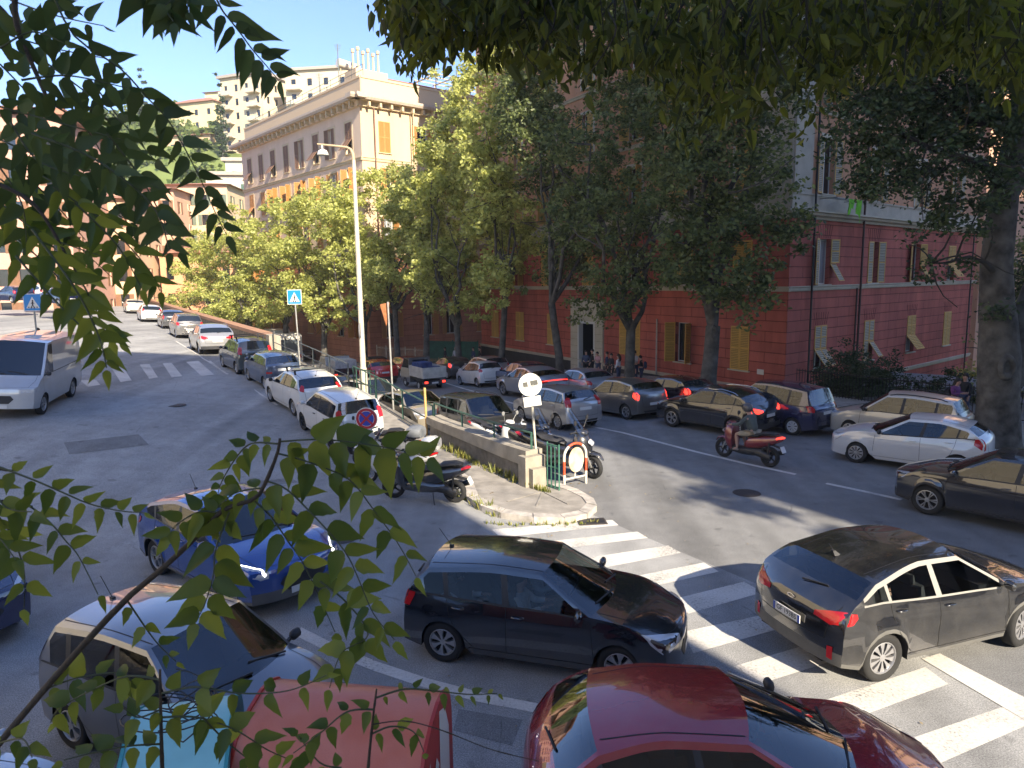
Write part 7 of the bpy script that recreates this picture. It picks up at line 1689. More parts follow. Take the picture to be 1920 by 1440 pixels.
def person(label, p, ang, pose='stand', h=1.72, top=None, bottom=None, hair=None, skin=SKIN, short=False, helmet=None, bag=None, fat=1.0, group=None, long_hair=False, shoes=None, cat='person'):
    k = h / 1.75; r = empty('person', M=Matrix.Translation(p) @ Matrix.Rotation(ang, 4, 'Z') @ Matrix.Diagonal((k, k, k, 1))); tag(r, label, cat, group); q = POSES[pose]; V_ = Vector
    pel, sp, ch, nk, hd = (V_(q[n]) for n in ('pel', 'sp', 'ch', 'nk', 'hd')); up_ = (nk - ch).normalized(); hdu = (hd - nk).normalized()
    V = [pel, sp, ch, nk, hd - hdu * .03, hd + hdu * .05, hd + hdu * .10]; R_ = [.11, .10, .105, .05, .078, .085, .05]; E = [(0, 1), (1, 2), (2, 3), (3, 4), (4, 5), (5, 6)]
    V.append(hd + V_((.10, 0, -.01))); R_.append(.018); E.append((4, 7))       # nose
    arms = []
    for i, s in enumerate((1, -1)):
        sh = ch + V_((0, s * q['sh'], .06)); el, wr_ = V_(q['el'][i]), V_(q['wr'][i]); hdv = (wr_ - el).normalized(); hp = wr_ + hdv * .075
        b = len(V); V += [sh, el, wr_, hp]; R_ += [.055, .043, .027, .036]; E += [(2, b), (b, b + 1), (b + 1, b + 2), (b + 2, b + 3)]
        lat_ = hdv.cross(V_((0, 0, 1))); lat_ = lat_.normalized() if lat_.length > .1 else V_((1, 0, 0)); dn = hdv.cross(lat_).normalized(); dn = dn if dn.z < 0 else -dn
        for f_ in range(4):
            a = hp + hdv * .03 + lat_ * (.027 - .018 * f_); c_ = a + hdv * (.035 + .008 * (f_ in (1, 2))) + dn * .010; e_ = c_ + hdv * .018 + dn * .026; n_ = len(V); V += [a, c_, e_]; R_ += [.010, .009, .007]; E += [(b + 3, n_), (n_, n_ + 1), (n_ + 1, n_ + 2)]
        a = wr_ + hdv * .03 + lat_ * .035; c_ = a + hdv * .035 + lat_ * .018; n_ = len(V); V += [a, c_]; R_ += [.012, .009]; E += [(b + 3, n_), (n_, n_ + 1)]; arms.append((sh, el, wr_))
    legs = []
    for i, s in enumerate((1, -1)):
        hp = pel + V_((0, s * .09, -.03)); kn, an = V_(q['kn'][i]), V_(q['an'][i]); fd = V_((.12, s * .02, -.055)); b = len(V); V += [hp, hp + (kn - hp) * .5, kn, kn + (an - kn) * .35, an, an + fd]; R_ += [.09, .08, .058, .055, .036, .032]; E += [(0, b), (b, b + 1), (b + 1, b + 2), (b + 2, b + 3), (b + 3, b + 4), (b + 4, b + 5)]; legs.append((hp, kn, an, an + fd))
    skinmesh('body', V, E, R_, skin, r)
    # clothes
    V = [pel + V_((0, 0, .0)), sp, ch, nk - up_ * .035]; R_ = [.135 * fat, .132 * fat, .125 * fat, .068]; E = [(0, 1), (1, 2), (2, 3)]
    for (sh, el, wr_) in arms: b = len(V); V += [sh, el, el + (wr_ - el) * (.92 if not short or pose == 'ride' else .15)]; R_ += [.070, .056, .042]; E += [(2, b), (b, b + 1), (b + 1, b + 2)]
    skinmesh('top', V, E, R_, top, r)
    V = [pel + V_((0, 0, .04))]; R_ = [.128 * fat]; E = []
    for (hp, kn, an, tt) in legs:
        b = len(V); e = an + V_((0, 0, .04)) if not short else kn + (hp - kn) * .12
        V += [hp, hp + (e - hp) * .5] + ([kn, e] if not short else [e]); R_ += [.108, .092] + ([.07, .058] if not short else [.082]); E += [(0, b), (b, b + 1), (b + 1, b + 2)] + ([(b + 2, b + 3)] if not short else [])
    skinmesh('shorts' if short else 'trousers', V, E, R_, bottom, r)
    for (hp, kn, an, tt) in legs: skinmesh('shoe', [an + V_((-.05, 0, -.05)), an + V_((.03, 0, -.045)), tt + V_((.03, 0, -.005))], [(0, 1), (1, 2)], [.042, .046, .034], shoes or BLK, r)
    if helmet:
        m = MB(); n = 14; c_ = hd + V_((-.005, 0, .03)); vs = []
        for i in range(9):
            th = pi * i / 8 * .74
            for j in range(n): a = 2 * pi * j / n; vs.append(c_ + V_((.155 * sin(th) * cos(a), .132 * sin(th) * sin(a), .145 * cos(th))))
        m.add(vs, [(i * n + j, i * n + (j + 1) % n, (i + 1) * n + (j + 1) % n, (i + 1) * n + j) for i in range(8) for j in range(n)]); m.build('helmet', helmet, r, smooth=180)
        m = MB(); vs = [c_ + V_((.164 * cos(a), .14 * sin(a), z)) for z in (-.05, .045) for a in (-.9, -.6, -.3, 0, .3, .6, .9)]; m.add(vs, [(i, i + 1, i + 8, i + 7) for i in range(6)]); m.build('visor', simple('visor', (.02, .02, .025), .08, coat=1), r, smooth=180)
    else:
        m = MB(); n = 12; c_ = hd + V_((-.015, 0, .035)); vs = []
        for i in range(7):
            th = pi * i / 6 * .62
            for j in range(n): a = 2 * pi * j / n; fr = 1.0 if cos(a) < .3 else .93; vs.append(c_ + V_((.108 * sin(th) * cos(a) * fr, .094 * sin(th) * sin(a), .108 * cos(th) + (.02 if cos(a) > .5 and i > 4 else 0) - (.03 if cos(a) < -.2 and i > 4 else 0))))
        m.add(vs, [(i * n + j, i * n + (j + 1) % n, (i + 1) * n + (j + 1) % n, (i + 1) * n + j) for i in range(6) for j in range(n)])
        if long_hair: m.tube([c_ + V_((-.05, 0, .02)), c_ + V_((-.09, 0, -.1)), c_ + V_((-.10, 0, -.24)), c_ + V_((-.09, 0, -.34))], [.075, .085, .07, .03], 8)
        m.build('hair', hair or simple('hair_dark', (.02, .014, .01), .7), r, smooth=180)
        for s in (1, -1): e_ = MB(); e_.lathe([(0, .004), (.011, .002), (.012, -.006)], (hd.x + .078, hd.y + s * .033, hd.z + .022), 'X', 8); e_.build('eye', INK, r)
    if bag: m = MB(); loft(m, [(-.14, 0, 1.18, .10, .16), (-.20, 0, 1.18, .14, .21), (-.28, 0, 1.16, .13, .19), (-.31, 0, 1.15, .08, .12)], 12, sq=.7); m.build('backpack', bag, r, smooth=50)
    return r
cl_ = lambda n, c: basic('cloth_' + n, c, .9, var=.15, scale=12)
zs = RM.translation.z
fwd = Vector((cos(radians(127)), sin(radians(127)), 0))
person('rider in a grey top, beige shorts and dark helmet on the red motor scooter', Vector((6.75, 19.95, zs - .02)), radians(127), 'ride', 1.74, cl_('greygreen', (.075, .09, .085)), cl_('beige', (.32, .27, .19)), short=True, helmet=simple('helmet_dark', (.05, .05, .055), .3, coat=.5), fat=1.22, shoes=cl_('greyshoe', (.22, .18, .16)))
WH = cl_('white', (.6, .6, .62)); NV_ = cl_('navy', (.02, .03, .07)); BK = cl_('black', (.02, .02, .022)); JN = cl_('jeans', (.05, .07, .13)); PU = cl_('purple', (.16, .05, .17)); LG = cl_('lightgrey', (.33, .34, .37)); OR_ = cl_('orange', (.5, .2, .12)); PK = cl_('pink', (.5, .28, .28))
def pp(px, D): x, y = hb(px, D); return Vector((x, y, zlo(x, y) + .13))
G_ = 'people waiting by the stone doorway'
for (px, D, a, ps, h, t1, b1, lab, kw) in (
    (1161, 37.9, 150, 'stand', 1.62, WH, JN, 'girl in a white top with long dark hair, just left of the forking tree', dict(long_hair=True)),
    (1194, 38.4, 200, 'phone', 1.78, LG, NV_, 'tall person in a pale grey top looking down, right of the forking tree', {}),
    (1205, 37.2, 160, 'phone', 1.58, BK, NV_, 'youth with a dark rucksack beside the tall person in pale grey', dict(bag=NV_)),
    (1147, 39.6, 210, 'stand', 1.55, BK, BK, 'person in black standing between the doorway and the forking tree', {}),
    (1139, 40.3, 180, 'stand', 1.6, NV_, BK, 'person in navy nearest to the right post of the doorway', {}),
    (1122, 41.2, 220, 'phone', 1.6, PK, JN, 'person in pink at the right side of the open doorway', {}),
    (1111, 42.0, 170, 'stand', 1.7, BK, BK, 'person in dark clothes in the middle of the open doorway', {}),
    (1099, 42.3, 250, 'stand', 1.62, JN, BK, 'person in a blue top at the left side of the open doorway', dict(long_hair=True))):
    person(lab, pp(px, D), radians(a), ps, h, t1, b1, group=G_, **kw)
for (px, D, a, t1, lab, kw) in ((830, 57.0, 200, BK, 'person with black hair by the low wooden barrier', {}), (850, 56.5, 240, LG, 'fair haired person by the green mesh fence', dict(hair=simple('hair_fair', (.35, .2, .09), .7))), (884, 53.5, 210, NV_, 'person in navy at the left end of the red building', {}), (896, 53.5, 180, BK, 'person in black beside the plinth of the red building', {})):
    person(lab, pp(px, D), radians(a), 'stand', 1.72, t1, BK, group='people on the far pavement', **kw)
q = Vector((15.3, 24.2, zlo(15.3, 24.2) + .13)); person('woman in a purple top bending over her bag by the iron fence', q, radians(300), 'phone', 1.62, PU, BK, long_hair=True, bag=BK)
q = Vector((15.9, 24.6, zlo(15.9, 24.6) + .13)); person('man in dark clothes beside the woman in purple', q, radians(200), 'stand', 1.7, BK, JN)
c_ = at(73, 640, 30.5); person('person in an orange top below the left pedestrian crossing sign', Vector((c_.x, c_.y, zup(c_.x, c_.y))), radians(-60), 'stand', 1.72, OR_, JN)
# occupants of the black hatchback and of the crossover
pa = radians(-17); F_ = Vector((cos(pa), sin(pa), 0)); L_ = Vector((-sin(pa), cos(pa), 0)); pc = Vector((polo_c[0], polo_c[1], 0))
xs_ = 2.47 / 2 + .80 - 1.85 - .35
person('driver in a pale blue shirt at the wheel of the black hatchback', pc + F_ * (xs_ + .02) + L_ * .36 + Vector((0, 0, .02)), pa, 'sit', 1.70, cl_('paleblue', (.42, .5, .6)), JN)
person('front passenger in a white shirt inside the black hatchback', pc + F_ * (xs_ + .02) - L_ * .36 + Vector((0, 0, .02)), pa, 'sit', 1.68, WH, JN)
person('back seat passenger in a white top inside the black hatchback', pc + F_ * (xs_ - .93) - L_ * .34 + Vector((0, 0, .02)), pa, 'sit', 1.60, WH, JN, long_hair=True)
pa = radians(19); F_ = Vector((cos(pa), sin(pa), 0)); L_ = Vector((-sin(pa), cos(pa), 0)); pc = Vector((c1[0], c1[1], 0))
person('driver inside the black crossover on the zebra crossing', pc + F_ * (2.55 / 2 + .84 - 1.92 - .33) + L_ * .36 + Vector((0, 0, .05)), pa, 'sit', 1.72, BK, BK)

# ================================================================== BINS
def bin_(name, label, A, B, depth, zt, mt, zn):
    A = Vector((A.x, A.y, 0)); B = Vector((B.x, B.y, 0)); d = (B - A); w = d.length; d.normalize(); n = Vector((d.y, -d.x, 0))     # n toward the viewer
    r = empty(name, A); tag(r, label, 'recycling bin'); prof = [(-.16, .05), (-.16, zt - .34), (-.13, zt - .20), (-.04, zt - .07), (.10, zt - .01), (.28, zt), (.50, zt - .05), (.75, zt - .17), (depth * .85, zn + .06), (depth, zn), (depth, zn - .09), (depth - .03, zn - .1), (depth - .05, .05)]
    m = MB(); k = len(prof); vs = [n * y + d * x + Vector((0, 0, z)) for x in (.03, w - .03) for y, z in prof]; m.add(vs, [(i, i + 1, i + 1 + k, i + k) for i in range(k - 1)]); m.build('lid', mt[0], r, smooth=40)
    for x0, x1 in ((0, .03), (w - .03, w)):
        m = MB(); m.prism([n * y + d * x0 + Vector((0, 0, z + (.02 if z > .2 else 0))) for y, z in prof], d * (x1 - x0)); m.build('end_panel', mt[1], r)
    return r, A, d, n, w, prof
ORBIN = basic('orange_lid', (.55, .14, .075), .35, var=.10, scale=3, bump=.15, bscale=60, c2=(.55, .18, .12)); ORS = basic('bin_red', (.36, .03, .02), .45, var=.1); TQ = basic('turquoise_lid', (.26, .56, .58), .45, var=.10, scale=2.5); TQS = basic('turquoise_side', (.05, .28, .30), .5, var=.1)
A_ = at(515, 1268, 6.30); B_ = at(838, 1306, 6.05); r, A, d, n, w, prof = bin_('recycling_bin', 'orange recycling bin with a curved lid and a red and white printed side', A_, B_, 1.25, 1.62, (ORBIN, ORS), .95)
# printed side: pale panel, lozenge and lettering
x = w + .004
m = MB(); pz = [(.0, .2), (-.02, 1.22), (.10, 1.48), (.30, 1.56), (.34, .2)]; m.poly([A + n * y + d * x - A + Vector((0, 0, z)) for y, z in pz]); m.build('pale_panel', simple('panel_white', (.60, .58, .54), .5), r)
m = MB(); pz = [(.62, .2), (.62, 1.30), (.80, 1.16), (1.02, .98), (1.12, .86), (1.12, .2)]; m.poly([n * y + d * x + Vector((0, 0, z)) for y, z in pz]); m.build('pale_panel', simple('panel_white', (.60, .58, .54), .5), r)
m = MB(); m.poly([n * y + d * (x + .003) + Vector((0, 0, z)) for y, z in ((.44, 1.22), (.52, 1.10), (.44, .98), (.36, 1.10))]); m.build('lozenge', simple('panel_white', (.60, .58, .54), .5), r)
def sidetext(t, y, z, size, mt, fit): 
    M = Matrix.Translation(n * y + d * (x + .006) + Vector((0, 0, z))) @ Matrix(((-n.x, 0, d.x, 0), (-n.y, 0, d.y, 0), (0, 1, 0, 0), (0, 0, 0, 1))); textmesh(t, size, 'lettering', mt, r, M, fit)
sidetext('ACCOGLI', .87, .92, .10, INK, .40); sidetext('LE TUE', .87, .80, .10, INK, .34); sidetext('messaggi', .49, .86, .07, simple('panel_white', (.6, .58, .54), .5), .26)
A_ = at(262, 1336, 5.95); B_ = at(452, 1326, 6.15); bin_('recycling_bin', 'turquoise container with a bleached lid and a tangle of black wire on it', A_, B_, 1.3, 1.56, (TQ, TQS), 1.18)
wr_ = MB(); rr = random.Random(8); base = at(330, 1425, 5.3)
for k in range(7):
    pts = []; a0 = rr.uniform(0, 6.28); ra = rr.uniform(.12, .34); cx = base.x + rr.uniform(-.12, .2); cy = base.y + rr.uniform(-.1, .35)
    for i in range(22): a = a0 + i * .32; pts.append((cx + ra * cos(a), cy + ra * sin(a) * .8, base.z + .10 + .22 * abs(sin(a * .5 + k)) + .012 * i))
    wr_.tube(pts, .006, 6)
o = wr_.build('wire_tangle', BLK, smooth=60); tag(o, 'tangle of thin black cable lying on the turquoise container', 'cable')

# ================================================================== WEEDS
rng = np.random.default_rng(5); P_ = []
def tuft(cx, cy, z, n, h, sp, out): 
    for _ in range(n): a = rng.uniform(0, 6.28); r_ = rng.uniform(0, sp); out.append((cx + cos(a) * r_, cy + sin(a) * r_, z, h * rng.uniform(.4, 1)))
T_ = []
for t in np.arange(.6, 5.6, .22): x, y = wp(t, -.22 + rng.normal() * .05); tuft(x, y, zup(x, y) + .13, 22, .26 * rng.uniform(.3, 1.3), .14, T_)
for i in range(9): x, y = (-1.35 + .13 * i + rng.normal() * .05, 16.9 - .17 * i + rng.normal() * .05); tuft(x, y, .0, 26, .30 * rng.uniform(.4, 1.2), .13, T_)
for i in range(16): a = i / 15; x, y = (-.6 + 2.4 * a, 15.0 - .15 * sin(a * 3) + .05 * rng.normal()); tuft(x, y, 0, 9, .10, .07, T_)
for i in range(6): x, y = (.35 + .1 * i, 17.35 - .1 * i); tuft(x, y, .13, 16, .2, .08, T_)
vs = []
for (x, y, z, h) in T_:
    a = rng.uniform(0, 6.28); dx, dy = cos(a), sin(a); w_ = .012; b_ = rng.uniform(.1, .6) * h
    vs += [(x - dy * w_, y + dx * w_, z), (x + dy * w_, y - dx * w_, z), (x + dx * b_ * .5 + dy * w_ * 1.3, y + dy * b_ * .5 - dx * w_ * 1.3, z + h * .6), (x + dx * b_, y + dy * b_, z + h)]
o = mesh_quads('weeds', np.array(vs), leafm('weed_leaves', (.10, .14, .02), (.34, .32, .09), .35)); tag(o, 'weeds and dry grass growing along the wall foot and the kerb of the traffic island', 'weeds', kind='stuff')
# litter: dead leaves along the kerbs
vs = []
for _ in range(420):
    t = rng.uniform(-3, 30); w = rng.choice([-1.5 + rng.normal() * .2, .9 + abs(rng.normal()) * .8]); x, y = wp(t, w); f = zup if w < 0 else zlo; z = f(x, y) + (.14 if -1.3 < w < 0 and t > 0 else .012); a = rng.uniform(0, 6.28); l = rng.uniform(.02, .05)
    c, s = cos(a) * l, sin(a) * l; vs += [(x - c, y - s, z), (x + s * .4, y - c * .4, z + .008), (x + c, y + s, z + .004), (x - s * .4, y + c * .4, z + .01)]
for _ in range(160):
    x, y = rng.uniform(-6, 9), rng.uniform(7, 22); 
    if tw(x, y)[0] > 0 and abs(tw(x, y)[1]) < 2: continue
    z = (zup if tw(x, y)[1] < 0 else zlo)(x, y) + .012; a = rng.uniform(0, 6.28); l = rng.uniform(.015, .035); c, s = cos(a) * l, sin(a) * l; vs += [(x - c, y - s, z), (x + s * .4, y - c * .4, z + .006), (x + c, y + s, z + .003), (x - s * .4, y + c * .4, z + .008)]
o = mesh_quads('fallen_leaves', np.array(vs), leafm('dead_leaves', (.20, .13, .05), (.38, .3, .16), .1)); tag(o, 'scattered dry fallen leaves on the asphalt and along the kerbs', 'fallen leaves', kind='stuff')
# ================================================================== FOLIAGE CLOSE TO THE VIEWPOINT
SC_ = 1.0
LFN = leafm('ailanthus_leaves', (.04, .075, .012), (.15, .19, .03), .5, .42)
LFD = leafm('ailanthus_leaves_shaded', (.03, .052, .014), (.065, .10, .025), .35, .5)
def leaflet(mb, p, d, side, L, w, rng, droop):
    """p base, d direction, side = in-plane perpendicular; pointed leaflet folded along the midrib"""
    n = d.cross(side).normalized(); prof = [(0, 0), (.05, .58), (.14, .93), (.26, 1.0), (.40, .93), (.55, .74), (.70, .50), (.82, .27), (.92, .10), (1, 0)]
    fold = rng.uniform(.05, .5); curl = rng.uniform(-.12, .42); bend = rng.uniform(-.2, .2); b = len(mb.v)
    for s, hw in prof:
        c = p + d * (L * s) + side * (bend * L * s * s) - n * (curl * L * s * s) + Vector((0, 0, -droop * L * s * s))
        o = side * (hw * w); z = n * (fold * hw * w); jag = 1 + rng.uniform(-.13, .13)
        mb.v += [tuple(c - o * jag + z), tuple(c), tuple(c + o / jag + z)]
    for i in range(len(prof) - 1):
        a = b + i * 3; mb.f += [(a, a + 3, a + 4, a + 1), (a + 1, a + 4, a + 5, a + 2)]; mb.m += [0, 0]
def smooth_path(P, n):
    out = []
    for i in range(n + 1):
        t = i / n * (len(P) - 1); k = min(int(t), len(P) - 2); f = t - k; p0 = P[max(0, k - 1)]; p1 = P[k]; p2 = P[k + 1]; p3 = P[min(len(P) - 1, k + 2)]
        out.append(tuple(.5 * ((2 * b) + (-a + c) * f + (2 * a - 5 * b + 4 * c - d) * f * f + (-a + 3 * b - 3 * c + d) * f ** 3) for a, b, c, d in zip(p0, p1, p2, p3)))
    return out
def frond(parent, path, D, pairs, lpx, rng, mat=LFN, ang=62, grav=.35, start=.08, stem=.0016, D2=None, term=True, wr=.25, skip=.05):
    """path: picture points of the rachis placed at distance D..D2; lpx leaflet length in picture px"""
    D2 = D2 or D * rng.uniform(.92, 1.08); P3 = smooth_path([tuple(at(p[0], p[1], D + (D2 - D) * i / max(1, len(path) - 1))) for i, p in enumerate(path)], 24); P3 = [Vector(p) for p in P3]
    st = MB(); st.tube(P3, [stem * 1.6 - stem * .9 * i / 24 for i in range(25)], 6); so_ = st.build('rachis', simple('twig_green', (.05, .06, .02), .6), parent, smooth=60)
    lf = MB(); Lm = lpx / FPX * (D + D2) / 2
    for k in range(pairs + (1 if term else 0)):
        f = start + (1 - start) * (k / max(1, pairs)); i = min(23, int(f * 24)); p = P3[i] + (P3[i + 1] - P3[i]) * (f * 24 - i) if i < 24 else P3[-1]
        d0 = (P3[min(24, i + 1)] - P3[max(0, i - 1)]).normalized(); view = (p - CAMP).normalized(); q = d0.cross(view).normalized()
        sides = (1, -1) if k < pairs else (0,)
        for s in sides:
            if s and rng.random() < skip: continue
            a = radians(ang + rng.uniform(-14, 14)) if s else rng.uniform(-.3, .3); d = d0 * cos(a) + q * (s or 1) * sin(a); d = (d + Vector((0, 0, -grav * rng.uniform(.5, 1.5))) + view * rng.uniform(-.45, .45)).normalized()
            L = Lm * rng.uniform(.8, 1.15) * (1 - .38 * max(0, (f - .6) / .4)) * (.85 if f < .15 else 1)
            sd = d.cross(view + Vector((rng.uniform(-.5, .5), rng.uniform(-.4, .4), rng.uniform(-.5, .5)))).normalized()
            leaflet(lf, p + d * .004, d, sd, L, L * wr * .93 * rng.uniform(.8, 1.15), rng, .14)
    lf.build('leaflets', mat, so_, smooth=180)
rng = random.Random(42)
BRK_ = basic('young_bark', (.045, .032, .02), .8, var=.3, scale=60, bump=.3, bscale=200)
def branch(name, label, stems, group=None):
    p0 = at(stems[0][0][0][0], stems[0][0][0][1], stems[0][1]); r = empty(name); tag(r, label, 'branch', group)
    for path, D, r0, r1 in stems:
        P3 = smooth_path([tuple(at(p[0], p[1], D)) for p in path], 22); m = MB(); m.tube(P3, [r0 + (r1 - r0) * i / 22 + .0006 * (i % 6 == 0) for i in range(23)], 8); m.build('stem', BRK_, r, smooth=60)
    return r
b1 = branch('leafy_branch', 'long slanting branch with feathery leaflets rising from the lower left corner over the blue crossover',
    [([(-60, 1470), (0, 1392), (120, 1250), (230, 1130), (300, 1070), (375, 1000), (420, 955), (478, 935), (500, 900), (520, 850), (525, 822)], 1.7, .0095, .0035)])
for path, n, l, g in (
    ([(524, 828), (600, 824), (680, 832), (760, 846), (800, 858)], 5, 84, .55), ([(520, 832), (470, 832), (440, 862), (415, 905), (408, 930)], 6, 44, .3),
    ([(500, 902), (538, 918), (592, 971), (646, 1033), (672, 1085), (700, 1150), (740, 1200)], 7, 72, .25), ([(520, 850), (565, 862), (633, 887), (665, 909), (700, 955), (745, 1017), (780, 1080)], 6, 70, .4),
    ([(478, 940), (508, 968), (538, 1012), (565, 1050), (592, 1104), (628, 1185)], 5, 70, .2), ([(430, 960), (405, 1028), (400, 1077), (385, 1130), (367, 1165)], 4, 82, .15), ([(490, 915), (440, 925), (400, 960), (375, 990)], 3, 60, .4),
    ([(410, 962), (372, 960), (330, 985), (318, 1005)], 2, 62, .1),
    ([(600, 1090), (650, 1130), (690, 1190), (640, 1225), (618, 1290)], 4, 74, .5), ([(240, 1128), (290, 1200), (330, 1240)], 2, 40, .3), ([(90, 1290), (150, 1270), (230, 1262), (250, 1290)], 3, 62, .5)):
    frond(b1, path, 1.7, n + 2, l * .95, rng, grav=g + .05, wr=.26)
b2 = branch('leafy_branch', 'leafy sprays entering from the left edge above the dark blue car', [([(-60, 900), (-20, 880), (24, 883)], 1.6, .004, .003), ([(-60, 960), (0, 940), (60, 950)], 1.6, .004, .003)])
for path, n, l, g in (([(0, 876), (61, 899), (119, 924), (169, 945), (227, 958), (268, 961)], 8, 46, .25), ([(30, 940), (60, 952), (98, 984), (124, 1015), (148, 1044), (184, 1115)], 5, 50, .2), ([(-20, 950), (20, 1000), (45, 1070), (45, 1140)], 4, 66, .3), ([(-20, 900), (10, 950), (60, 960)], 3, 66, .3), ([(-30, 980), (0, 1010), (30, 1050)], 3, 60, .3)):
    frond(b2, path, 1.6, n, l, rng, grav=g)
b3 = branch('leafy_branch', 'upright dark shoot with drooping leaflets in front of the turquoise container', [([(306, 1500), (303, 1400), (301, 1320), (300, 1255)], 1.5, .0055, .0025)])
for path, n, l, g in (([(302, 1275), (240, 1268), (170, 1295), (110, 1330), (95, 1355)], 5, 58, .5), ([(302, 1300), (370, 1288), (450, 1300), (540, 1295), (612, 1266)], 5, 54, .3), ([(302, 1345), (370, 1345), (440, 1368), (500, 1405), (545, 1425)], 5, 62, .35), ([(302, 1395), (250, 1398), (190, 1408), (120, 1425)], 4, 58, .5), ([(302, 1330), (260, 1345), (235, 1330)], 2, 60, .2), ([(-20, 1400), (40, 1385), (60, 1420)], 3, 50, .5), ([(380, 1345), (430, 1395), (500, 1450)], 3, 56, .4)):
    frond(b3, path, 1.5, n, l, rng, grav=g, wr=.3)
b4 = branch('leafy_branch', 'small dark shoot with arching side leaves in front of the orange bin', [([(686, 1500), (692, 1420), (699, 1350), (706, 1292)], 1.5, .004, .002), ([(700, 1358), (760, 1352), (830, 1370), (920, 1405), (1010, 1427)], 1.5, .0014, .0010)])
for path, n, l, g in (([(706, 1308), (760, 1292), (820, 1296), (880, 1302), (932, 1300)], 8, 30, .6), ([(701, 1330), (650, 1335), (600, 1375), (550, 1412)], 4, 48, .2), ([(699, 1375), (735, 1362), (775, 1372), (795, 1410)], 3, 44, .8), ([(640, 1440), (600, 1430), (560, 1380)], 3, 50, .2)):
    frond(b4, path, 1.5, n, l, rng, grav=g, wr=.28)
b5 = branch('leafy_branch', 'dense dark mass of feathery leaves hanging in the upper left corner', [([(-60, -40), (20, 40), (60, 120), (95, 200)], 1.7, .008, .004), ([(-60, 200), (20, 210), (90, 200), (150, 195), (210, 230)], 1.9, .006, .003), ([(-40, 330), (60, 380), (120, 470)], 1.6, .005, .003), ([(30, -60), (28, 20), (35, 60)], 1.5, .006, .005)])
UL = [[(95, -20), (140, 68), (225, 128), (275, 182), (315, 225), (350, 285), (380, 345), (402, 395), (425, 440)],
      [(0, 60), (90, 88), (200, 110)], [(20, 0), (100, 28), (192, 48)], [(40, 150), (130, 142), (238, 165)], [(0, 200), (110, 230), (230, 262)], [(0, 262), (120, 310), (255, 335)], [(30, 300), (150, 370), (270, 425)],
      [(0, 335), (100, 420), (210, 520)], [(60, 250), (180, 300), (285, 385), (318, 470)], [(100, 350), (200, 420), (275, 500), (300, 545)], [(0, 420), (90, 500), (170, 590), (225, 640)], [(60, 430), (140, 540), (185, 630), (200, 690)],
      [(140, 380), (220, 460), (265, 540)], [(0, 120), (70, 200), (110, 300)], [(70, 180), (160, 240), (215, 340)], [(200, 250), (262, 330), (300, 400), (335, 470)], [(0, 380), (80, 440), (190, 480)],
      [(120, 470), (170, 560), (205, 640)], [(0, 90), (60, 60), (120, 80)], [(90, 120), (170, 180), (240, 240)], [(20, 230), (70, 300), (150, 330)], [(100, 280), (180, 330), (240, 420)], [(-10, 300), (40, 380), (50, 460)],
      [(50, 330), (110, 390), (160, 450)], [(170, 150), (230, 230), (290, 300)], [(30, 480), (100, 560), (150, 610)]]
for i, path in enumerate(UL):
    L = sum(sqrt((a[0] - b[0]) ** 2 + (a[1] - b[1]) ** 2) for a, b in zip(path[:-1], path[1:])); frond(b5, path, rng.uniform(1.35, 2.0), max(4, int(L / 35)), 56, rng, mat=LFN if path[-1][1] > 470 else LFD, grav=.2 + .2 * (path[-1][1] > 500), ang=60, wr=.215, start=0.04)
b6 = branch('leafy_branch', 'dark spray of paired leaflets against the sky at the top, left of centre', [([(262, -80), (300, -20), (330, 10)], 1.7, .004, .002), ([(380, -90), (395, -40), (405, -2)], 1.7, .003, .002)])
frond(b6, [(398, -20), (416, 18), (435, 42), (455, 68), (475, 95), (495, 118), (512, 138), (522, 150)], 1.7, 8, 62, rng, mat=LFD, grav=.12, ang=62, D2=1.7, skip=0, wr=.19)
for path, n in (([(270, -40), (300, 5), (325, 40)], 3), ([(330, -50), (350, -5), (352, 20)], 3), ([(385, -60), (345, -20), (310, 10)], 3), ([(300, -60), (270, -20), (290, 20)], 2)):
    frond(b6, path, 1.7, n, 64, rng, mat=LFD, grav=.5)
# crown of the tree standing over the viewpoint on the right: hanging twigs of small pointed leaves
rg = np.random.default_rng(12)
def leafcloud6(pts, size, rng, droop=.9, asp=.52):
    n = len(pts); d = rng.normal(size=(n, 3)) * .55; d[:, 2] -= droop; d /= np.linalg.norm(d, axis=1)[:, None]
    q = rng.normal(size=(n, 3)); s = np.cross(d, q); s /= np.linalg.norm(s, axis=1)[:, None] + 1e-9; nn = np.cross(d, s)
    L = size * rng.uniform(.55, 1.2, n)[:, None]; w = L * asp * .5; fo = nn * w * .35
    a = pts; t = pts + d * L; return np.stack([a, a + d * L * .22 + s * w * .85 + fo, a + d * L * .6 + s * w * .7 + fo, t, t, a + d * L * .6 - s * w * .7 + fo, a + d * L * .22 - s * w * .85 + fo, a], axis=1).reshape(-1, 3)
env = [(735, 60), (760, 125), (800, 130), (830, 70), (870, 85), (905, 120), (950, 95), (1000, 120), (1060, 150), (1120, 140), (1200, 175), (1290, 205), (1330, 180), (1400, 195), (1450, 150), (1530, 190), (1600, 140), (1700, 120), (1800, 90), (1860, 120), (1920, 150), (1990, 120)]
ex, ey = zip(*env); PT = []; tw_ = MB()
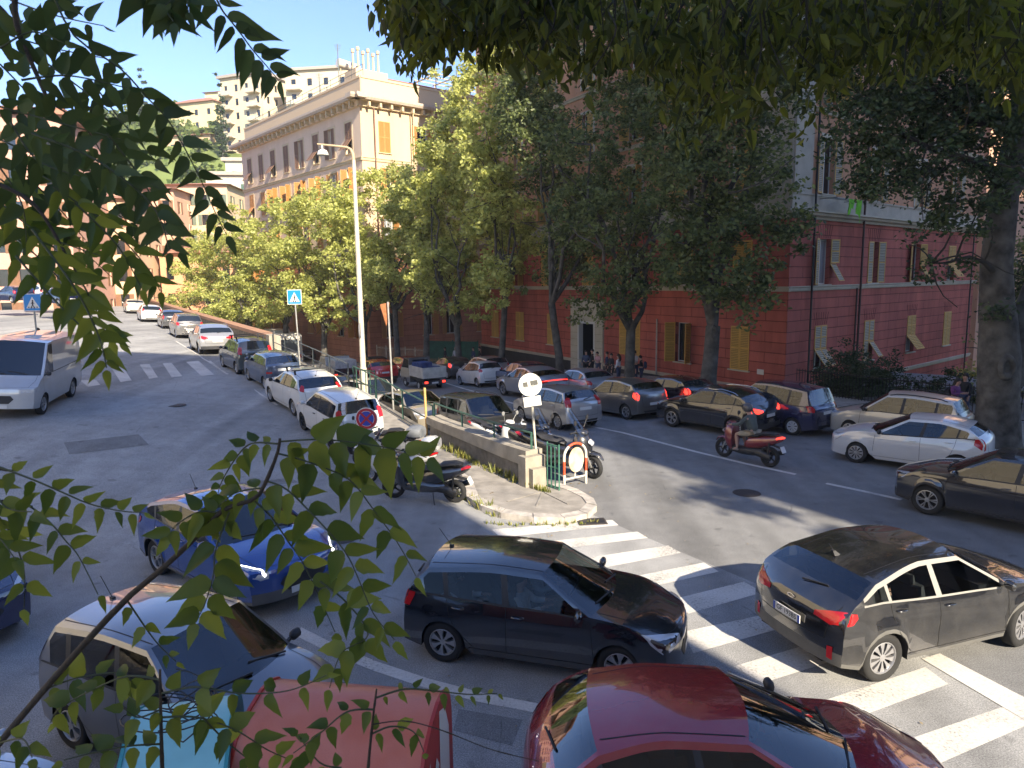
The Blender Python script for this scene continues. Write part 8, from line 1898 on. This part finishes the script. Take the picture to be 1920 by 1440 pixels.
for k in range(560):
    x = rg.uniform(735, 2000) if k > 60 else rg.uniform(735, 1000); e = np.interp(x, ex, ey) * rg.uniform(.75, 1.28) * (1.2 if x > 1250 else 1); D = rg.uniform(3.6, 7.2); y1 = e * rg.uniform(.1, 1.0) ** .8 - 25 * (k % 3 == 0); 
    if x < 840: y1 = e * rg.uniform(.2, 1)
    A = at(x + rg.uniform(-60, 60), y1 - rg.uniform(120, 200), D); B = at(x, y1, D); m_ = (A + B) / 2 + Vector((rg.normal() * .08, rg.normal() * .08, 0)); P3 = smooth_path([tuple(A), tuple(m_), tuple(B)], 8)
    if k % 2 == 0: tw_.tube(P3, [.006, .0055, .005, .0045, .004, .0035, .003, .0025, .002], 4, cap=False)
    n = int(rg.integers(10, 22))
    for _ in range(n): f = rg.uniform(.1, 1) ** .7; i = min(7, int(f * 8)); p = Vector(P3[i]) + (Vector(P3[i + 1]) - Vector(P3[i])) * (f * 8 - i); PT.append((p.x + rg.normal() * .06, p.y + rg.normal() * .06, p.z + rg.normal() * .03))
# upper depth of the crown
for _ in range(5200): x = rg.uniform(1000, 2050); D = rg.uniform(4.5, 9); y = rg.uniform(-320, min(80, (x - 950) * .2)); p = at(x, y, D); PT.append(tuple(p))
ov = empty('overhanging_tree'); tag(ov, 'dark crown of olive green pointed leaves hanging into the top right of the view', 'tree')
mesh_quads('leaves', leafcloud6(np.array(PT), .105, rg), leafm('hackberry_leaves', (.014, .022, .005), (.115, .135, .016), .48, .5), ov); tw_.build('twigs', BARKD, ov)
lb = MB(); tp = at(2300, -250, 7.5)
for ends in ((at(1750, -60, 6), at(1350, -40, 5.6)), (at(1600, -160, 5.5), at(1100, -120, 5.2), at(850, -70, 5.0)), (at(1900, 0, 8), at(1600, 60, 8.2))):
    P3 = smooth_path([tuple(tp)] + [tuple(e) for e in ends], 14); lb.tube(P3, [.11 - .095 * i / 14 for i in range(15)], 7)
lb.build('limb', BARKD, ov, smooth=60); lb = MB(); lb.tube([(17.2, 5, 0), (16.9, 5, 6), (15.6, 5.4, 10), (13, 6, 12), tuple(tp)], [.36, .3, .24, .2, .12], 12); lb.build('trunk', BARKD, ov, smooth=60)

orb.location = (.75, 0, -.85)
# put each base Empty at the foot of its thing without moving the parts
def rebase(root, loc):
    loc = Vector(loc); root.location = loc
    for ch in root.children: ch.matrix_parent_inverse = Matrix.Translation(-loc)
bpy.context.view_layer.update()
for root in [o for o in COL.objects if o.type == 'EMPTY' and o.parent is None and o.location.length < 1e-6]:
    pts = []
    for ch in root.children:
        if ch.type == 'MESH' and len(ch.data.vertices): 
            bb = [Vector(c) for c in ch.bound_box]; pts += bb
    if pts:
        lo = [min(p[i] for p in pts) for i in range(3)]; hi = [max(p[i] for p in pts) for i in range(3)]; rebase(root, ((lo[0] + hi[0]) / 2, (lo[1] + hi[1]) / 2, lo[2]))
# ================================================================== HAZE
hz_ = MB(); hz_.box((-60, 190, 35), (460, 460, 95));  # thin air volume added to hint at lens glare
hm = bpy.data.materials.new('glare_haze'); hm.use_nodes = True; hn = hm.node_tree; hn.nodes.clear()
ho = hn.nodes.new('ShaderNodeOutputMaterial'); hv = hn.nodes.new('ShaderNodeVolumePrincipled'); hv.inputs['Color'].default_value = (.92, .94, 1, 1); hv.inputs['Density'].default_value = .0004; hv.inputs['Anisotropy'].default_value = 0.0
hn.links.new(hv.outputs[0], ho.inputs['Volume'])
o = hz_.build('haze', hm); tag(o, kind='stuff')
o['label'] = 'thin haze over the streets and the hill, added to hint at glare'
